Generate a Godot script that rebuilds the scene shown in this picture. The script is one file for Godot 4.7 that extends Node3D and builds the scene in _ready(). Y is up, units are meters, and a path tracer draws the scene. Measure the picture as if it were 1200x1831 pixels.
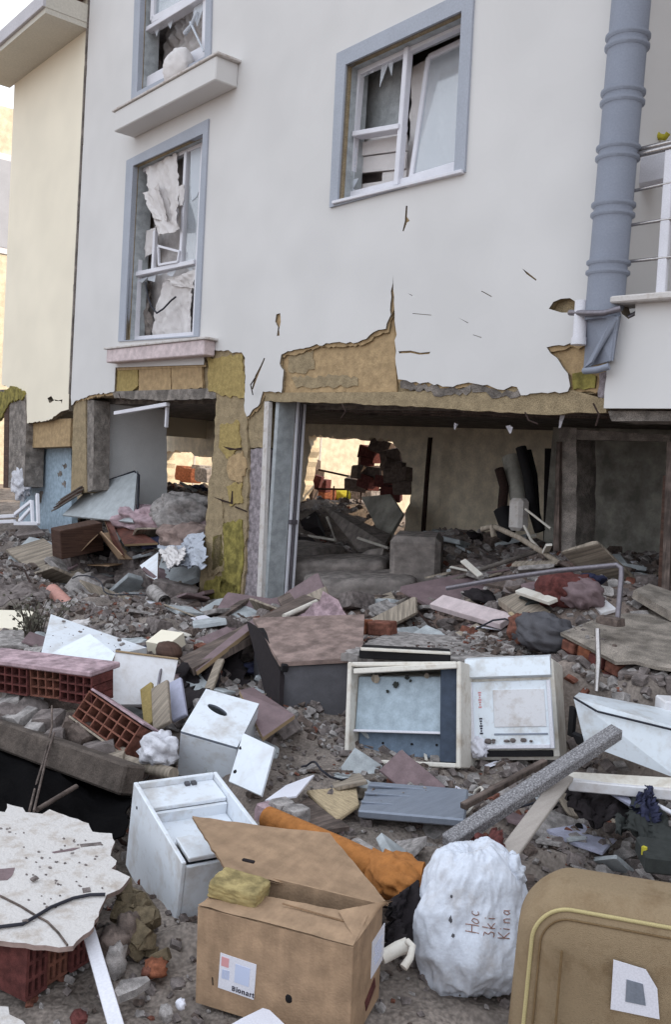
extends Node3D

# One mesh under construction: flat or smooth triangles, front faces clockwise.
class MB:
	var v := PackedVector3Array()
	var n := PackedVector3Array()
	func tri(a: Vector3, b: Vector3, c: Vector3) -> void:
		var k := (c - a).cross(b - a).normalized()
		v.append_array([a, b, c])
		n.append_array([k, k, k])
	func quad(a: Vector3, b: Vector3, c: Vector3, d: Vector3) -> void:
		tri(a, b, c)
		tri(a, c, d)
	func out_tri(a: Vector3, b: Vector3, c: Vector3, m: Vector3) -> void:
		if (c - a).cross(b - a).dot((a + b + c) / 3.0 - m) < 0.0:
			tri(a, c, b)
		else:
			tri(a, b, c)
	func out_quad(a: Vector3, b: Vector3, c: Vector3, d: Vector3, m: Vector3) -> void:
		out_tri(a, b, c, m)
		out_tri(a, c, d, m)
	func smooth(a: Vector3, b: Vector3, c: Vector3, na: Vector3, nb: Vector3, nc: Vector3) -> void:
		if (c - a).cross(b - a).dot(na + nb + nc) < 0.0:
			v.append_array([a, c, b])
			n.append_array([na, nc, nb])
		else:
			v.append_array([a, b, c])
			n.append_array([na, nb, nc])
	func box(xf: Transform3D, s: Vector3, bev := 0.0) -> void:
		var h := s / 2.0
		var b: float = min(bev, min(h.x, min(h.y, h.z)) * 0.45)
		var m := xf.origin
		if b <= 0.0:
			for ax in 3:
				for sg in [-1.0, 1.0]:
					var q := []
					for k in [[-1, -1], [1, -1], [1, 1], [-1, 1]]:
						var p := Vector3.ZERO
						p[ax] = h[ax] * sg
						p[(ax + 1) % 3] = h[(ax + 1) % 3] * k[0]
						p[(ax + 2) % 3] = h[(ax + 2) % 3] * k[1]
						q.append(xf * p)
					out_quad(q[0], q[1], q[2], q[3], m)
			return
		var P := func(sx: float, sy: float, sz: float, ax: int) -> Vector3:
			var p := Vector3(sx * (h.x - b), sy * (h.y - b), sz * (h.z - b))
			p[ax] = h[ax] * [sx, sy, sz][ax]
			return xf * p
		for ax in 3:
			var u := (ax + 1) % 3
			var w := (ax + 2) % 3
			for sg in [-1.0, 1.0]:
				var q := []
				for k in [[-1.0, -1.0], [1.0, -1.0], [1.0, 1.0], [-1.0, 1.0]]:
					var t := [0.0, 0.0, 0.0]
					t[ax] = sg
					t[u] = k[0]
					t[w] = k[1]
					q.append(P.call(t[0], t[1], t[2], ax))
				out_quad(q[0], q[1], q[2], q[3], m)
			for s1 in [-1.0, 1.0]:
				for s2 in [-1.0, 1.0]:
					var e := []
					for s3 in [-1.0, 1.0]:
						var t := [0.0, 0.0, 0.0]
						t[ax] = s3
						t[u] = s1
						t[w] = s2
						e.append(P.call(t[0], t[1], t[2], u))
						e.append(P.call(t[0], t[1], t[2], w))
					out_quad(e[0], e[1], e[3], e[2], m)
		for sx in [-1.0, 1.0]:
			for sy in [-1.0, 1.0]:
				for sz in [-1.0, 1.0]:
					out_tri(P.call(sx, sy, sz, 0), P.call(sx, sy, sz, 1), P.call(sx, sy, sz, 2), m)
	# a tube along a path, radius may change from ra to rb; ends closed
	func tube(path: Array, ra: float, rb := -1.0, k := 8, caps := true) -> void:
		if rb < 0.0:
			rb = ra
		var rings := []
		var norms := []
		var side := Vector3.ZERO
		for i in path.size():
			var t: Vector3 = (path[min(i + 1, path.size() - 1)] - path[max(i - 1, 0)]).normalized()
			if side == Vector3.ZERO:
				side = t.cross(Vector3.UP if abs(t.y) < 0.9 else Vector3.RIGHT).normalized()
			side = (side - t * side.dot(t)).normalized()
			var up := t.cross(side)
			var r: float = lerp(ra, rb, float(i) / max(1, path.size() - 1))
			var ring := []
			var nn := []
			for j in k:
				var a := TAU * j / k
				var d := side * cos(a) + up * sin(a)
				ring.append(path[i] + d * r)
				nn.append(d)
			rings.append(ring)
			norms.append(nn)
		for i in path.size() - 1:
			for j in k:
				var l := (j + 1) % k
				smooth(rings[i][j], rings[i + 1][j], rings[i + 1][l], norms[i][j], norms[i + 1][j], norms[i + 1][l])
				smooth(rings[i][j], rings[i + 1][l], rings[i][l], norms[i][j], norms[i + 1][l], norms[i][l])
		if caps:
			for e in [0, path.size() - 1]:
				var m: Vector3 = path[1] if e == 0 else path[path.size() - 2]
				for j in k:
					out_tri(path[e], rings[e][j], rings[e][(j + 1) % k], m)
	# a flat-sided bar with a rectangular section between two points
	func bar(a: Vector3, b: Vector3, w: float, t: float, up := Vector3.UP, bev := 0.0) -> void:
		var z := (b - a).normalized()
		if abs(z.dot(up)) > 0.98:
			up = Vector3.RIGHT
		var x := up.cross(z).normalized()
		box(Transform3D(Basis(x, z.cross(x), z), (a + b) / 2.0), Vector3(w, t, a.distance_to(b)), bev)
	# an outline given in a plane, given thickness. axis 2: outline (x, y) from z0 to z1; 1: outline (x, z), y0 to y1; 0: outline (z, y), x0 to x1
	static func place(p: Vector2, d: float, axis: int) -> Vector3:
		return Vector3(p.x, p.y, d) if axis == 2 else (Vector3(p.x, d, p.y) if axis == 1 else Vector3(d, p.y, p.x))
	func prism(pts: Array, d0: float, d1: float, axis := 2, edge: MB = null, seams := []) -> void:
		var pl := PackedVector2Array(pts)
		if Geometry2D.is_polygon_clockwise(pl):
			pl.reverse()
		var ix := Geometry2D.triangulate_polygon(pl)
		if ix.is_empty():
			print("untriangulated outline ", pts.slice(0, 3))
			return
		var up := Vector3.ZERO
		up[axis] = 1.0
		for i in range(0, ix.size(), 3):
			for d in [d0, d1]:
				var a := place(pl[ix[i]], d, axis)
				var b := place(pl[ix[i + 1]], d, axis)
				var c := place(pl[ix[i + 2]], d, axis)
				out_tri(a, b, c, a - up * (1.0 if d == max(d0, d1) else -1.0))
		var e: MB = edge if edge else self
		for i in pl.size():
			var p := pl[i]
			var q := pl[(i + 1) % pl.size()]
			var skip := false
			for s in seams:
				if abs(p.x - s) < 0.0005 and abs(q.x - s) < 0.0005:
					skip = true
			if skip or p.distance_to(q) < 1e-5:
				continue
			var nn := Vector2((q - p).y, -(q - p).x).normalized()
			var a := place(p, d0, axis)
			e.out_quad(a, place(q, d0, axis), place(q, d1, axis), place(p, d1, axis), (a + place(q, d1, axis)) / 2.0 - place(nn, 0.0, axis))
	# a plate with the four corners a, b, c, d, thickened away from the viewer side
	func plate(a: Vector3, b: Vector3, c: Vector3, d: Vector3, t: float, edge: MB = null) -> void:
		var k := (c - a).cross(d - b).normalized()
		var o := k * t / 2.0
		var m := (a + b + c + d) / 4.0
		out_quad(a + o, b + o, c + o, d + o, m)
		out_quad(a - o, b - o, c - o, d - o, m)
		var q := [a, b, c, d]
		for i in 4:
			var p: Vector3 = q[i]
			var r: Vector3 = q[(i + 1) % 4]
			(edge if edge else self).out_quad(p + o, r + o, r - o, p - o, m)
	# a box-like body between a front and a back face (each: top left, top right, bottom right, bottom left)
	func hexa(f: Array, b: Array) -> void:
		var m := Vector3.ZERO
		for p in f + b:
			m += p / 8.0
		out_quad(f[0], f[1], f[2], f[3], m)
		out_quad(b[0], b[1], b[2], b[3], m)
		for i in 4:
			var j := (i + 1) % 4
			out_quad(f[i], f[j], b[j], b[i], m)
	# a soft sheet stretched over four corners with folds
	func cloth(a: Vector3, b: Vector3, c: Vector3, d: Vector3, nu: int, nv: int, amp: float, sd: int, freq := 6.0, t := 0.006, sag := 0.0) -> void:
		var f := FastNoiseLite.new()
		f.seed = sd
		f.frequency = 1.0
		f.fractal_octaves = 3
		var k := (c - a).cross(d - b).normalized()
		var P := func(i: int, j: int) -> Vector3:
			var u := float(i) / nu
			var w := float(j) / nv
			var p: Vector3 = a.lerp(b, u).lerp(d.lerp(c, u), w)
			var edge := f.get_noise_2d(u * 9.0 + 40.0, w * 9.0) * 0.25 * amp
			return p + k * f.get_noise_2d(u * freq * 0.5, w * freq * 0.22) * amp + Vector3(edge, edge * 0.8 - sag * 4.0 * u * (1.0 - u), -edge)
		var g := []
		var gn := []
		for j in nv + 1:
			for i in nu + 1:
				g.append(P.call(i, j))
				gn.append(((P.call(i + 1, j) - P.call(i - 1, j)) as Vector3).cross(P.call(i, j + 1) - P.call(i, j - 1)).normalized())
		for sg in [1.0, -1.0]:
			for j in nv:
				for i in nu:
					var q := [j * (nu + 1) + i, j * (nu + 1) + i + 1, (j + 1) * (nu + 1) + i + 1, (j + 1) * (nu + 1) + i]
					var p := []
					for e in q:
						p.append(g[e] + gn[e] * t * 0.5 * sg)
					smooth(p[0], p[1], p[2], gn[q[0]] * sg, gn[q[1]] * sg, gn[q[2]] * sg)
					smooth(p[0], p[2], p[3], gn[q[0]] * sg, gn[q[2]] * sg, gn[q[3]] * sg)
	# a closed lumpy body: a squarish ball with folds
	func lump(xf: Transform3D, h: Vector3, pw: float, amp: float, sd: int, freq := 2.0, nu := 28, nv := 18) -> void:
		var f := FastNoiseLite.new()
		f.seed = sd
		f.frequency = freq
		f.fractal_octaves = 3
		f.fractal_gain = 0.4
		var P := func(i: int, j: int) -> Vector3:
			var th := TAU * i / nu
			var ph: float = PI * clamp(float(j), 0.01, nv - 0.01) / nv - PI / 2.0
			var d := Vector3(cos(th) * cos(ph), sin(ph), sin(th) * cos(ph))
			var r := pow(pow(abs(d.x), pw) + pow(abs(d.y), pw) + pow(abs(d.z), pw), -1.0 / pw)
			return xf * (d * r * h * (1.0 + amp * f.get_noise_3d(d.x, d.y, d.z)))
		var C := func(i: int, j: int) -> Vector3:
			return ((P.call(i, j + 1) - P.call(i, j - 1)) as Vector3).cross(P.call(i + 1, j) - P.call(i - 1, j)).normalized()
		for j in nv:
			for i in nu:
				var p := [P.call(i, j), P.call(i + 1, j), P.call(i + 1, j + 1), P.call(i, j + 1)]
				var q := [C.call(i, j), C.call(i + 1, j), C.call(i + 1, j + 1), C.call(i, j + 1)]
				for e in 4:
					if q[e].dot(p[e] - xf.origin) < 0.0:
						q[e] = -q[e]
				smooth(p[0], p[1], p[2], q[0], q[1], q[2])
				smooth(p[0], p[2], p[3], q[0], q[2], q[3])
	# a broken piece: a block whose corners have been knocked off unevenly
	func chunk(s: Vector3, g: RandomNumberGenerator, cut := 0.35) -> void:
		var pts := PackedVector3Array()
		for x in [-1.0, 1.0]:
			for y in [-1.0, 1.0]:
				for z in [-1.0, 1.0]:
					var c := Vector3(x, y, z) * s * 0.5
					for ax in 3:
						var p := c
						p[ax] *= 1.0 - cut * g.randf_range(0.15, 1.6)
						for o in 3:
							p[o] *= g.randf_range(0.88, 1.0)
						pts.append(p)
		# faces of the hull, found by brute force over the 24 corners
		var cen := Vector3.ZERO
		for i in pts.size():
			for j in range(i + 1, pts.size()):
				for k in range(j + 1, pts.size()):
					var nn := (pts[j] - pts[i]).cross(pts[k] - pts[i])
					if nn.length() < 1e-9:
						continue
					nn = nn.normalized()
					var d := nn.dot(pts[i])
					var pos := 0
					var neg := 0
					for p in pts:
						var e := nn.dot(p) - d
						if e > 1e-6:
							pos += 1
						elif e < -1e-6:
							neg += 1
					if pos == 0 or neg == 0:
						out_tri(pts[i], pts[j], pts[k], cen)

var used := {}
var M := {}
var T := {}
var rng := RandomNumberGenerator.new()

func numbered(c: String) -> String:
	used[c] = used.get(c, -1) + 1
	return c if used[c] == 0 else "%s_%03d" % [c, used[c]]

func made(mbs: Array, shift := Vector3.ZERO) -> ArrayMesh:
	var am := ArrayMesh.new()
	for i in range(0, mbs.size(), 2):
		var mb: MB = mbs[i]
		if mb.v.is_empty():
			continue
		var a := []
		a.resize(Mesh.ARRAY_MAX)
		var vv := mb.v
		if shift != Vector3.ZERO:
			vv = PackedVector3Array()
			for p in mb.v:
				vv.append(p - shift)
		a[Mesh.ARRAY_VERTEX] = vv
		a[Mesh.ARRAY_NORMAL] = mb.n
		am.add_surface_from_arrays(Mesh.PRIMITIVE_TRIANGLES, a)
		am.surface_set_material(am.get_surface_count() - 1, mbs[i + 1])
	return am

func tag(o: Node, label: String, category: String, group := "") -> void:
	o.set_meta("label", label)
	o.set_meta("category", category)
	o.set_meta("kind", "thing")
	if group:
		o.set_meta("group", group)

# a thing whose parts follow; at is its base
func thing(called: String, label: String, category: String, at := Vector3.ZERO, group := "") -> Node3D:
	var o := Node3D.new()
	o.name = numbered(called)
	add_child(o)
	o.position = at
	tag(o, label, category, group)
	return o

# a part, its shape given in world metres (local = false) or in the axes of its thing (local = true)
func part(called: String, mbs: Array, parent: Node3D, local := false) -> MeshInstance3D:
	var o := MeshInstance3D.new()
	o.name = called
	var sh := Vector3.ZERO
	if not local:
		var p: Node = parent
		while p is Node3D and p != self:
			sh += p.position
			p = p.get_parent()
	o.mesh = made(mbs, sh)
	parent.add_child(o, true)
	return o

# a thing that is one mesh; its shape is given in world metres and its origin is put at its base
func solo(called: String, mbs: Array, label: String, category: String, group := "") -> MeshInstance3D:
	var o := MeshInstance3D.new()
	o.name = numbered(called)
	var lo := Vector3(1e9, 1e9, 1e9)
	var hi := -lo
	for i in range(0, mbs.size(), 2):
		for p in mbs[i].v:
			lo = lo.min(p)
			hi = hi.max(p)
	var at := Vector3((lo.x + hi.x) / 2.0, lo.y, (lo.z + hi.z) / 2.0)
	o.mesh = made(mbs, at)
	add_child(o)
	o.position = at
	tag(o, label, category, group)
	return o

func setting(called: String, mbs: Array, kind := "structure") -> MeshInstance3D:
	var o := MeshInstance3D.new()
	o.name = numbered(called)
	o.mesh = made(mbs)
	o.set_meta("kind", kind)
	add_child(o)
	return o

func noise_tex(sd: int, fr: float, lo: float, hi: float, oct := 4, kind := FastNoiseLite.TYPE_SIMPLEX_SMOOTH, sx := 1, sy := 1, bias := 0.5) -> ImageTexture:
	var f := FastNoiseLite.new()
	f.seed = sd
	f.noise_type = kind
	f.frequency = fr
	f.fractal_octaves = oct
	f.fractal_gain = 0.6
	var im := f.get_seamless_image(512 / sx, 512 / sy, false, false, 0.15, true)
	im.resize(512, 512, Image.INTERPOLATE_CUBIC)
	im.convert(Image.FORMAT_RGB8)
	for y in 512:
		for x in 512:
			var t: float = im.get_pixel(x, y).r
			t = clamp((t - bias) * 1.6 + 0.5, 0.0, 1.0)
			var q: float = lerp(lo, hi, t)
			im.set_pixel(x, y, Color(q, q, q))
	return ImageTexture.create_from_image(im)

# patches of settled dust: white where clean, the dust's own tan where it lies
func dust_tex(sd: int, fr: float, r: float, g: float, b: float, bias: float) -> ImageTexture:
	var f := FastNoiseLite.new()
	f.seed = sd
	f.frequency = fr
	f.fractal_octaves = 5
	f.fractal_gain = 0.62
	var im := f.get_seamless_image(512, 512, false, false, 0.15, true)
	im.convert(Image.FORMAT_RGB8)
	for y in 512:
		for x in 512:
			var t: float = clamp((im.get_pixel(x, y).r - bias) * 1.8, 0.0, 1.0)
			im.set_pixel(x, y, Color(lerp(1.0, r, t), lerp(1.0, g, t), lerp(1.0, b, t)))
	return ImageTexture.create_from_image(im)

func bump_tex(sd: int, fr: float, strength: float, oct := 4, sx := 1, sy := 1) -> ImageTexture:
	var f := FastNoiseLite.new()
	f.seed = sd
	f.frequency = fr
	f.fractal_octaves = oct
	f.fractal_gain = 0.6
	var im := f.get_seamless_image(512 / sx, 512 / sy, false, false, 0.15, true)
	im.resize(512, 512, Image.INTERPOLATE_CUBIC)
	im.convert(Image.FORMAT_RGBA8)
	im.bump_map_to_normal_map(strength)
	return ImageTexture.create_from_image(im)

# a material: colour in sRGB 0..255, varied by two shared grey textures, with relief
func mat(key: String, r: float, g: float, b: float, rough := 0.85, tex := "blotch", sc := 1.0, det := "grain", nrm := "fine", ns := 0.5, metal := 0.0, world := false) -> StandardMaterial3D:
	var m := StandardMaterial3D.new()
	m.resource_name = key
	m.albedo_color = Color(r / 255.0, g / 255.0, b / 255.0)
	m.roughness = rough
	m.metallic = metal
	m.metallic_specular = 0.35
	m.uv1_triplanar = true
	m.uv1_world_triplanar = world
	m.uv1_scale = Vector3(sc, sc, sc)
	m.uv1_offset = Vector3(0.13, 0.37, 0.71)
	if tex:
		m.albedo_texture = T[tex]
	if det:
		m.detail_enabled = true
		m.detail_albedo = T[det]
		m.detail_blend_mode = BaseMaterial3D.BLEND_MODE_MUL
		m.detail_uv_layer = BaseMaterial3D.DETAIL_UV_1
	if nrm:
		m.normal_enabled = true
		m.normal_texture = T[nrm]
		m.normal_scale = ns
	M[key] = m
	return m

# an outline with extra uneven points along its edges, as broken plaster has
func rag(pts: Array, amp: float, step: float, sd: int, keep_long := 2.0) -> Array:
	var g := RandomNumberGenerator.new()
	g.seed = sd
	var o := []
	for i in pts.size():
		var a: Vector2 = pts[i]
		var b: Vector2 = pts[(i + 1) % pts.size()]
		o.append(a)
		var l := a.distance_to(b)
		if l > keep_long:
			continue
		var k := int(l / step)
		var nn := (b - a).orthogonal().normalized()
		for j in range(1, k):
			o.append(a.lerp(b, (j + g.randf_range(-0.25, 0.25)) / k) + nn * g.randf_range(-amp, amp))
	return o

# an outline with holes as simple outlines: cut through each hole's middle, then clip. Returns [outlines, seams]
func holed(outer: Array, holes: Array) -> Array:
	var polys := [PackedVector2Array(outer)]
	var seams := []
	for h in holes:
		var hp := PackedVector2Array(h)
		var cx := 0.0
		var lo := 1e9
		var hi := -1e9
		for p in hp:
			lo = min(lo, p.x)
			hi = max(hi, p.x)
		cx = (lo + hi) / 2.0
		var out := []
		for pl in polys:
			if Geometry2D.intersect_polygons(pl, hp).is_empty():
				out.append(pl)
				continue
			seams.append(cx)
			for sd in [-1.0, 1.0]:
				var half := PackedVector2Array([Vector2(cx, -50), Vector2(cx + 60 * sd, -50), Vector2(cx + 60 * sd, 50), Vector2(cx, 50)])
				for piece in Geometry2D.intersect_polygons(pl, half):
					for q in Geometry2D.clip_polygons(piece, hp):
						if not Geometry2D.is_polygon_clockwise(q) and q.size() > 2:
							out.append(q)
		polys = out
	return [polys, seams]

func wall_panel(called: String, outer: Array, holes: Array, z0: float, z1: float, face: Material, edge: Material, parent: Node3D) -> MeshInstance3D:
	var r := holed(outer, holes)
	var f := MB.new()
	var e := MB.new()
	for pl in r[0]:
		f.prism(Array(pl), z0, z1, 2, e, r[1])
	return part(called, [f, face, e, edge], parent)

func flat(called: String, outline: Array, z0: float, z1: float, m: Material, parent: Node3D, axis := 2) -> MeshInstance3D:
	var f := MB.new()
	f.prism(outline, z0, z1, axis)
	return part(called, [f, m], parent)

# four mitred lengths round an opening
func ring(o: Array, i: Array, z0: float, z1: float) -> MB:
	var f := MB.new()
	for k in 4:
		f.prism([o[k], o[(k + 1) % 4], i[(k + 1) % 4], i[k]], z0, z1)
	return f

var ctrl := []
var gnoise := FastNoiseLite.new()
# height of the ground and of the heap that lies on it
func gh(x: float, z: float) -> float:
	var s := 0.0
	var w := 0.0
	for c in ctrl:
		var d2: float = (x - c.x) * (x - c.x) + (z - c.z) * (z - c.z) + 0.03
		var k := 1.0 / (d2 * d2)
		s += k * c.y
		w += k
	var far: float = max(0.0, max(abs(x - 2.0) - 12.0, abs(z - 1.0) - 9.0))
	var y := s / w / (1.0 + far * far * 0.2)
	return y + gnoise.get_noise_2d(x, z) * 0.09 * clamp(1.2 - (z - 1.0) * 0.22, 0.15, 1.0)

func _ready() -> void:
	# ---------------------------------------------------------------- camera, sky, sun, exposure
	var cam := Camera3D.new()
	cam.name = "camera"
	cam.fov = 59.55
	cam.near = 0.05
	cam.far = 900.0
	cam.transform = Transform3D(Vector3(0.63838, 0.06795, -0.76671), Vector3(-0.09236, 0.99566, 0.01134), Vector3(0.76416, 0.06357, 0.64189), Vector3(8.34664, 1.75000, 5.64398))
	add_child(cam)
	cam.make_current()
	var env := Environment.new()
	env.background_mode = Environment.BG_SKY
	var sky := Sky.new()
	var sm := ProceduralSkyMaterial.new()
	sm.sky_top_color = Color(0.91, 0.95, 1.0)
	sm.sky_horizon_color = Color(0.84, 0.85, 0.87)
	sm.sky_curve = 0.25
	sm.ground_bottom_color = Color(0.34, 0.32, 0.30)
	sm.ground_horizon_color = Color(0.72, 0.72, 0.72)
	sm.sun_angle_max = 12.0
	sky.sky_material = sm
	env.sky = sky
	env.background_energy_multiplier = 1.1
	env.tonemap_mode = Environment.TONE_MAPPER_LINEAR
	env.tonemap_exposure = 1.72
	env.sdfgi_enabled = true
	env.ssao_enabled = true
	env.ssil_enabled = true
	var we := WorldEnvironment.new()
	we.name = "world_environment"
	we.environment = env
	add_child(we)
	var sun := DirectionalLight3D.new()
	sun.name = "sun"
	sun.light_energy = 0.8
	sun.light_color = Color(1.0, 0.9, 0.76)
	sun.light_angular_distance = 0.5
	sun.shadow_enabled = true
	sun.look_at_from_position(Vector3(7.0, 5.4, -4.4), Vector3.ZERO, Vector3.UP)
	add_child(sun)
	rng.seed = 77
	make_textures()
	make_materials()
	make_ground()
	make_house()
	make_left_house()
	make_inside()
	make_yard()
	make_left_heap()
	make_right_heap()
	make_middle()
	make_foreground()
	make_debris()

func make_textures() -> void:
	T.blotch = noise_tex(3, 0.012, 0.86, 1.0)
	T.stain = noise_tex(5, 0.008, 0.68, 1.0, 5)
	T.grain = noise_tex(9, 0.09, 0.94, 1.0, 3)
	T.speck = noise_tex(12, 0.16, 0.72, 1.0, 2, FastNoiseLite.TYPE_SIMPLEX_SMOOTH, 1, 1, 0.42)
	T.specks = noise_tex(14, 0.2, 0.5, 1.0, 2, FastNoiseLite.TYPE_SIMPLEX_SMOOTH, 1, 1, 0.48)
	T.soft = noise_tex(17, 0.004, 0.97, 1.0, 3)
	T.dust = dust_tex(51, 0.007, 0.84, 0.80, 0.76, 0.5)
	T.scuff = dust_tex(53, 0.03, 0.9, 0.88, 0.86, 0.62)
	T.wood = noise_tex(21, 0.05, 0.72, 1.0, 4, FastNoiseLite.TYPE_SIMPLEX_SMOOTH, 16, 1)
	T.woody = noise_tex(22, 0.05, 0.72, 1.0, 4, FastNoiseLite.TYPE_SIMPLEX_SMOOTH, 1, 16)
	T.streak = noise_tex(25, 0.03, 0.93, 1.0, 4, FastNoiseLite.TYPE_SIMPLEX_SMOOTH, 1, 8)
	T.fine = bump_tex(31, 0.12, 3.0, 3)
	T.coarse = bump_tex(33, 0.03, 7.0, 5)
	T.crease = bump_tex(35, 0.018, 9.0, 5)
	T.weave = bump_tex(39, 0.3, 4.0, 1)

func make_materials() -> void:
	mat("render", 212, 209, 207, 0.9, "soft", 0.3, "", "", 0.0)
	mat("render_cream", 238, 228, 208, 0.9, "soft", 0.3, "", "", 0.0)
	mat("broken_edge", 150, 138, 122, 0.95, "blotch", 3.0, "speck", "coarse", 1.0)
	mat("surround", 172, 176, 186, 0.85, "soft", 0.8, "grain", "", 0.0)
	mat("pvc", 226, 224, 230, 0.4, "soft", 1.5, "grain", "", 0.0)
	mat("concrete", 168, 158, 150, 0.95, "stain", 1.1, "speck", "coarse", 0.9)
	mat("concrete_dark", 152, 142, 134, 0.95, "stain", 1.0, "speck", "coarse", 0.9)
	mat("adhesive", 178, 158, 126, 0.95, "blotch", 1.0, "speck", "coarse", 0.45)
	mat("insulation", 176, 154, 100, 0.95, "blotch", 1.6, "grain", "coarse", 0.6)
	mat("insulation_green", 154, 142, 78, 0.95, "stain", 1.6, "grain", "coarse", 0.6)
	mat("insulation_tan", 188, 160, 122, 0.95, "blotch", 1.1, "grain", "coarse", 0.5)
	mat("plaster_lilac", 190, 178, 182, 0.92, "stain", 2.1, "speck", "coarse", 0.8)
	mat("plaster_grey", 184, 188, 190, 0.85, "blotch", 1.0, "grain", "fine", 0.3)
	mat("plaster_beige", 244, 230, 206, 0.9, "blotch", 0.5, "grain", "fine", 0.4)
	mat("plaster_dull", 186, 182, 172, 0.9, "stain", 0.5, "grain", "fine", 0.4)
	mat("partition", 242, 242, 242, 0.85, "soft", 1.0, "grain", "fine", 0.1)
	mat("plaster_white", 208, 202, 198, 0.92, "dust", 2.4, "grain", "coarse", 0.5)
	mat("paint_blue", 172, 190, 204, 0.8, "stain", 1.4, "grain", "fine", 0.5)
	M.paint_blue.albedo_texture = T.blotch
	mat("pinkish", 222, 204, 204, 0.85, "blotch", 0.9, "grain", "fine", 0.3)
	mat("duct", 142, 147, 160, 0.6, "soft", 1.2, "grain", "", 0.0)
	mat("steel", 138, 132, 138, 0.45, "blotch", 4.0, "grain", "", 0.0, 0.6)
	mat("chrome", 196, 190, 188, 0.25, "blotch", 6.0, "grain", "", 0.0, 0.85)
	mat("rust", 70, 52, 46, 0.9, "stain", 6.0, "speck", "coarse", 0.7)
	mat("black", 30, 28, 30, 0.8, "blotch", 2.0, "grain", "fine", 0.3)
	mat("curtain", 224, 218, 216, 0.95, "soft", 2.0, "grain", "weave", 0.3)
	M.curtain.backlight_enabled = true
	M.curtain.backlight = Color(0.3, 0.3, 0.3)
	mat("room", 220, 214, 212, 0.9, "blotch", 0.5, "grain", "", 0.0)
	var gl := mat("glass", 210, 220, 226, 0.05, "", 1.0, "", "", 0.0)
	gl.transparency = BaseMaterial3D.TRANSPARENCY_ALPHA
	gl.albedo_color = Color(0.82, 0.86, 0.9, 0.22)
	gl.metallic_specular = 0.6
	var fr := mat("frosted", 210, 220, 226, 0.35, "", 1.0, "", "", 0.0)
	fr.transparency = BaseMaterial3D.TRANSPARENCY_ALPHA
	fr.albedo_color = Color(0.85, 0.87, 0.9, 0.6)
	mat("soil", 166, 155, 148, 0.97, "stain", 0.55, "speck", "coarse", 1.0, 0.0, true)
	mat("rubble_grey", 150, 138, 134, 0.95, "stain", 3.0, "speck", "coarse", 0.8)
	mat("rubble_pale", 192, 184, 180, 0.95, "stain", 3.0, "speck", "coarse", 0.6)
	mat("rubble_brown", 132, 116, 108, 0.95, "stain", 3.0, "speck", "coarse", 0.8)
	mat("brick_red", 150, 98, 82, 0.92, "stain", 4.0, "speck", "coarse", 0.6)
	mat("brick_maroon", 122, 70, 66, 0.92, "stain", 4.0, "speck", "coarse", 0.6)
	mat("brick_orange", 176, 110, 82, 0.92, "stain", 4.0, "speck", "coarse", 0.6)
	mat("wood_dark", 92, 68, 58, 0.75, "wood", 1.2, "grain", "fine", 0.3)
	mat("wood_grey", 128, 112, 104, 0.8, "woody", 1.2, "stain", "fine", 0.4)
	mat("wood_red", 122, 74, 62, 0.7, "wood", 1.2, "stain", "fine", 0.3)
	mat("wood_mauve", 132, 112, 114, 0.7, "blotch", 1.2, "grain", "fine", 0.2)
	mat("wood_pale", 174, 160, 144, 0.8, "woody", 1.6, "grain", "fine", 0.3)
	mat("dust_pink", 162, 140, 132, 0.95, "stain", 1.6, "grain", "coarse", 0.3)
	mat("charcoal", 92, 90, 94, 0.7, "blotch", 1.2, "grain", "fine", 0.2)
	mat("white_board", 218, 222, 228, 0.45, "dust", 1.1, "scuff", "", 0.0)
	mat("white_dusty", 214, 212, 214, 0.6, "dust", 1.7, "scuff", "fine", 0.15)
	mat("enamel", 222, 228, 234, 0.3, "dust", 1.3, "scuff", "", 0.0)
	mat("enamel_blue", 176, 190, 200, 0.4, "blotch", 1.5, "grain", "", 0.0)
	mat("panel_slate", 112, 128, 146, 0.5, "blotch", 2.0, "grain", "", 0.0)
	mat("navy", 66, 76, 92, 0.6, "blotch", 2.0, "grain", "", 0.0)
	mat("cream_trim", 214, 208, 198, 0.6, "dust", 2.0, "scuff", "fine", 0.2)
	mat("cardboard", 176, 146, 118, 0.9, "blotch", 1.4, "streak", "fine", 0.25)
	mat("cardboard_edge", 160, 128, 98, 0.95, "wood", 8.0, "grain", "fine", 0.4)
	mat("tape", 176, 148, 122, 0.35, "soft", 3.0, "grain", "", 0.0)
	mat("paper", 226, 224, 232, 0.8, "soft", 3.0, "grain", "", 0.0)
	mat("ink", 52, 48, 60, 0.8, "", 1.0, "", "", 0.0)
	mat("ink_red", 206, 150, 152, 0.8, "", 1.0, "", "", 0.0)
	mat("ink_blue", 190, 198, 222, 0.8, "", 1.0, "", "", 0.0)
	mat("pen", 172, 134, 122, 0.9, "stain", 30.0, "", "", 0.0)
	mat("sack", 212, 216, 226, 0.55, "dust", 2.0, "grain", "crease", 0.35)
	mat("bag_cloth", 146, 126, 100, 0.95, "dust", 2.2, "grain", "weave", 0.6)
	mat("bag_dark", 128, 104, 74, 0.95, "blotch", 2.2, "grain", "weave", 0.6)
	mat("yellow_cord", 218, 200, 146, 0.8, "grain", 6.0, "speck", "weave", 1.0)
	mat("yellow", 196, 184, 62, 0.8, "blotch", 4.0, "grain", "", 0.0)
	mat("orange_cloth", 186, 122, 66, 0.9, "stain", 3.0, "grain", "crease", 0.7)
	M.orange_cloth.albedo_texture = T.blotch
	mat("sofa", 158, 148, 142, 0.97, "stain", 1.5, "grain", "crease", 0.4)
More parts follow.
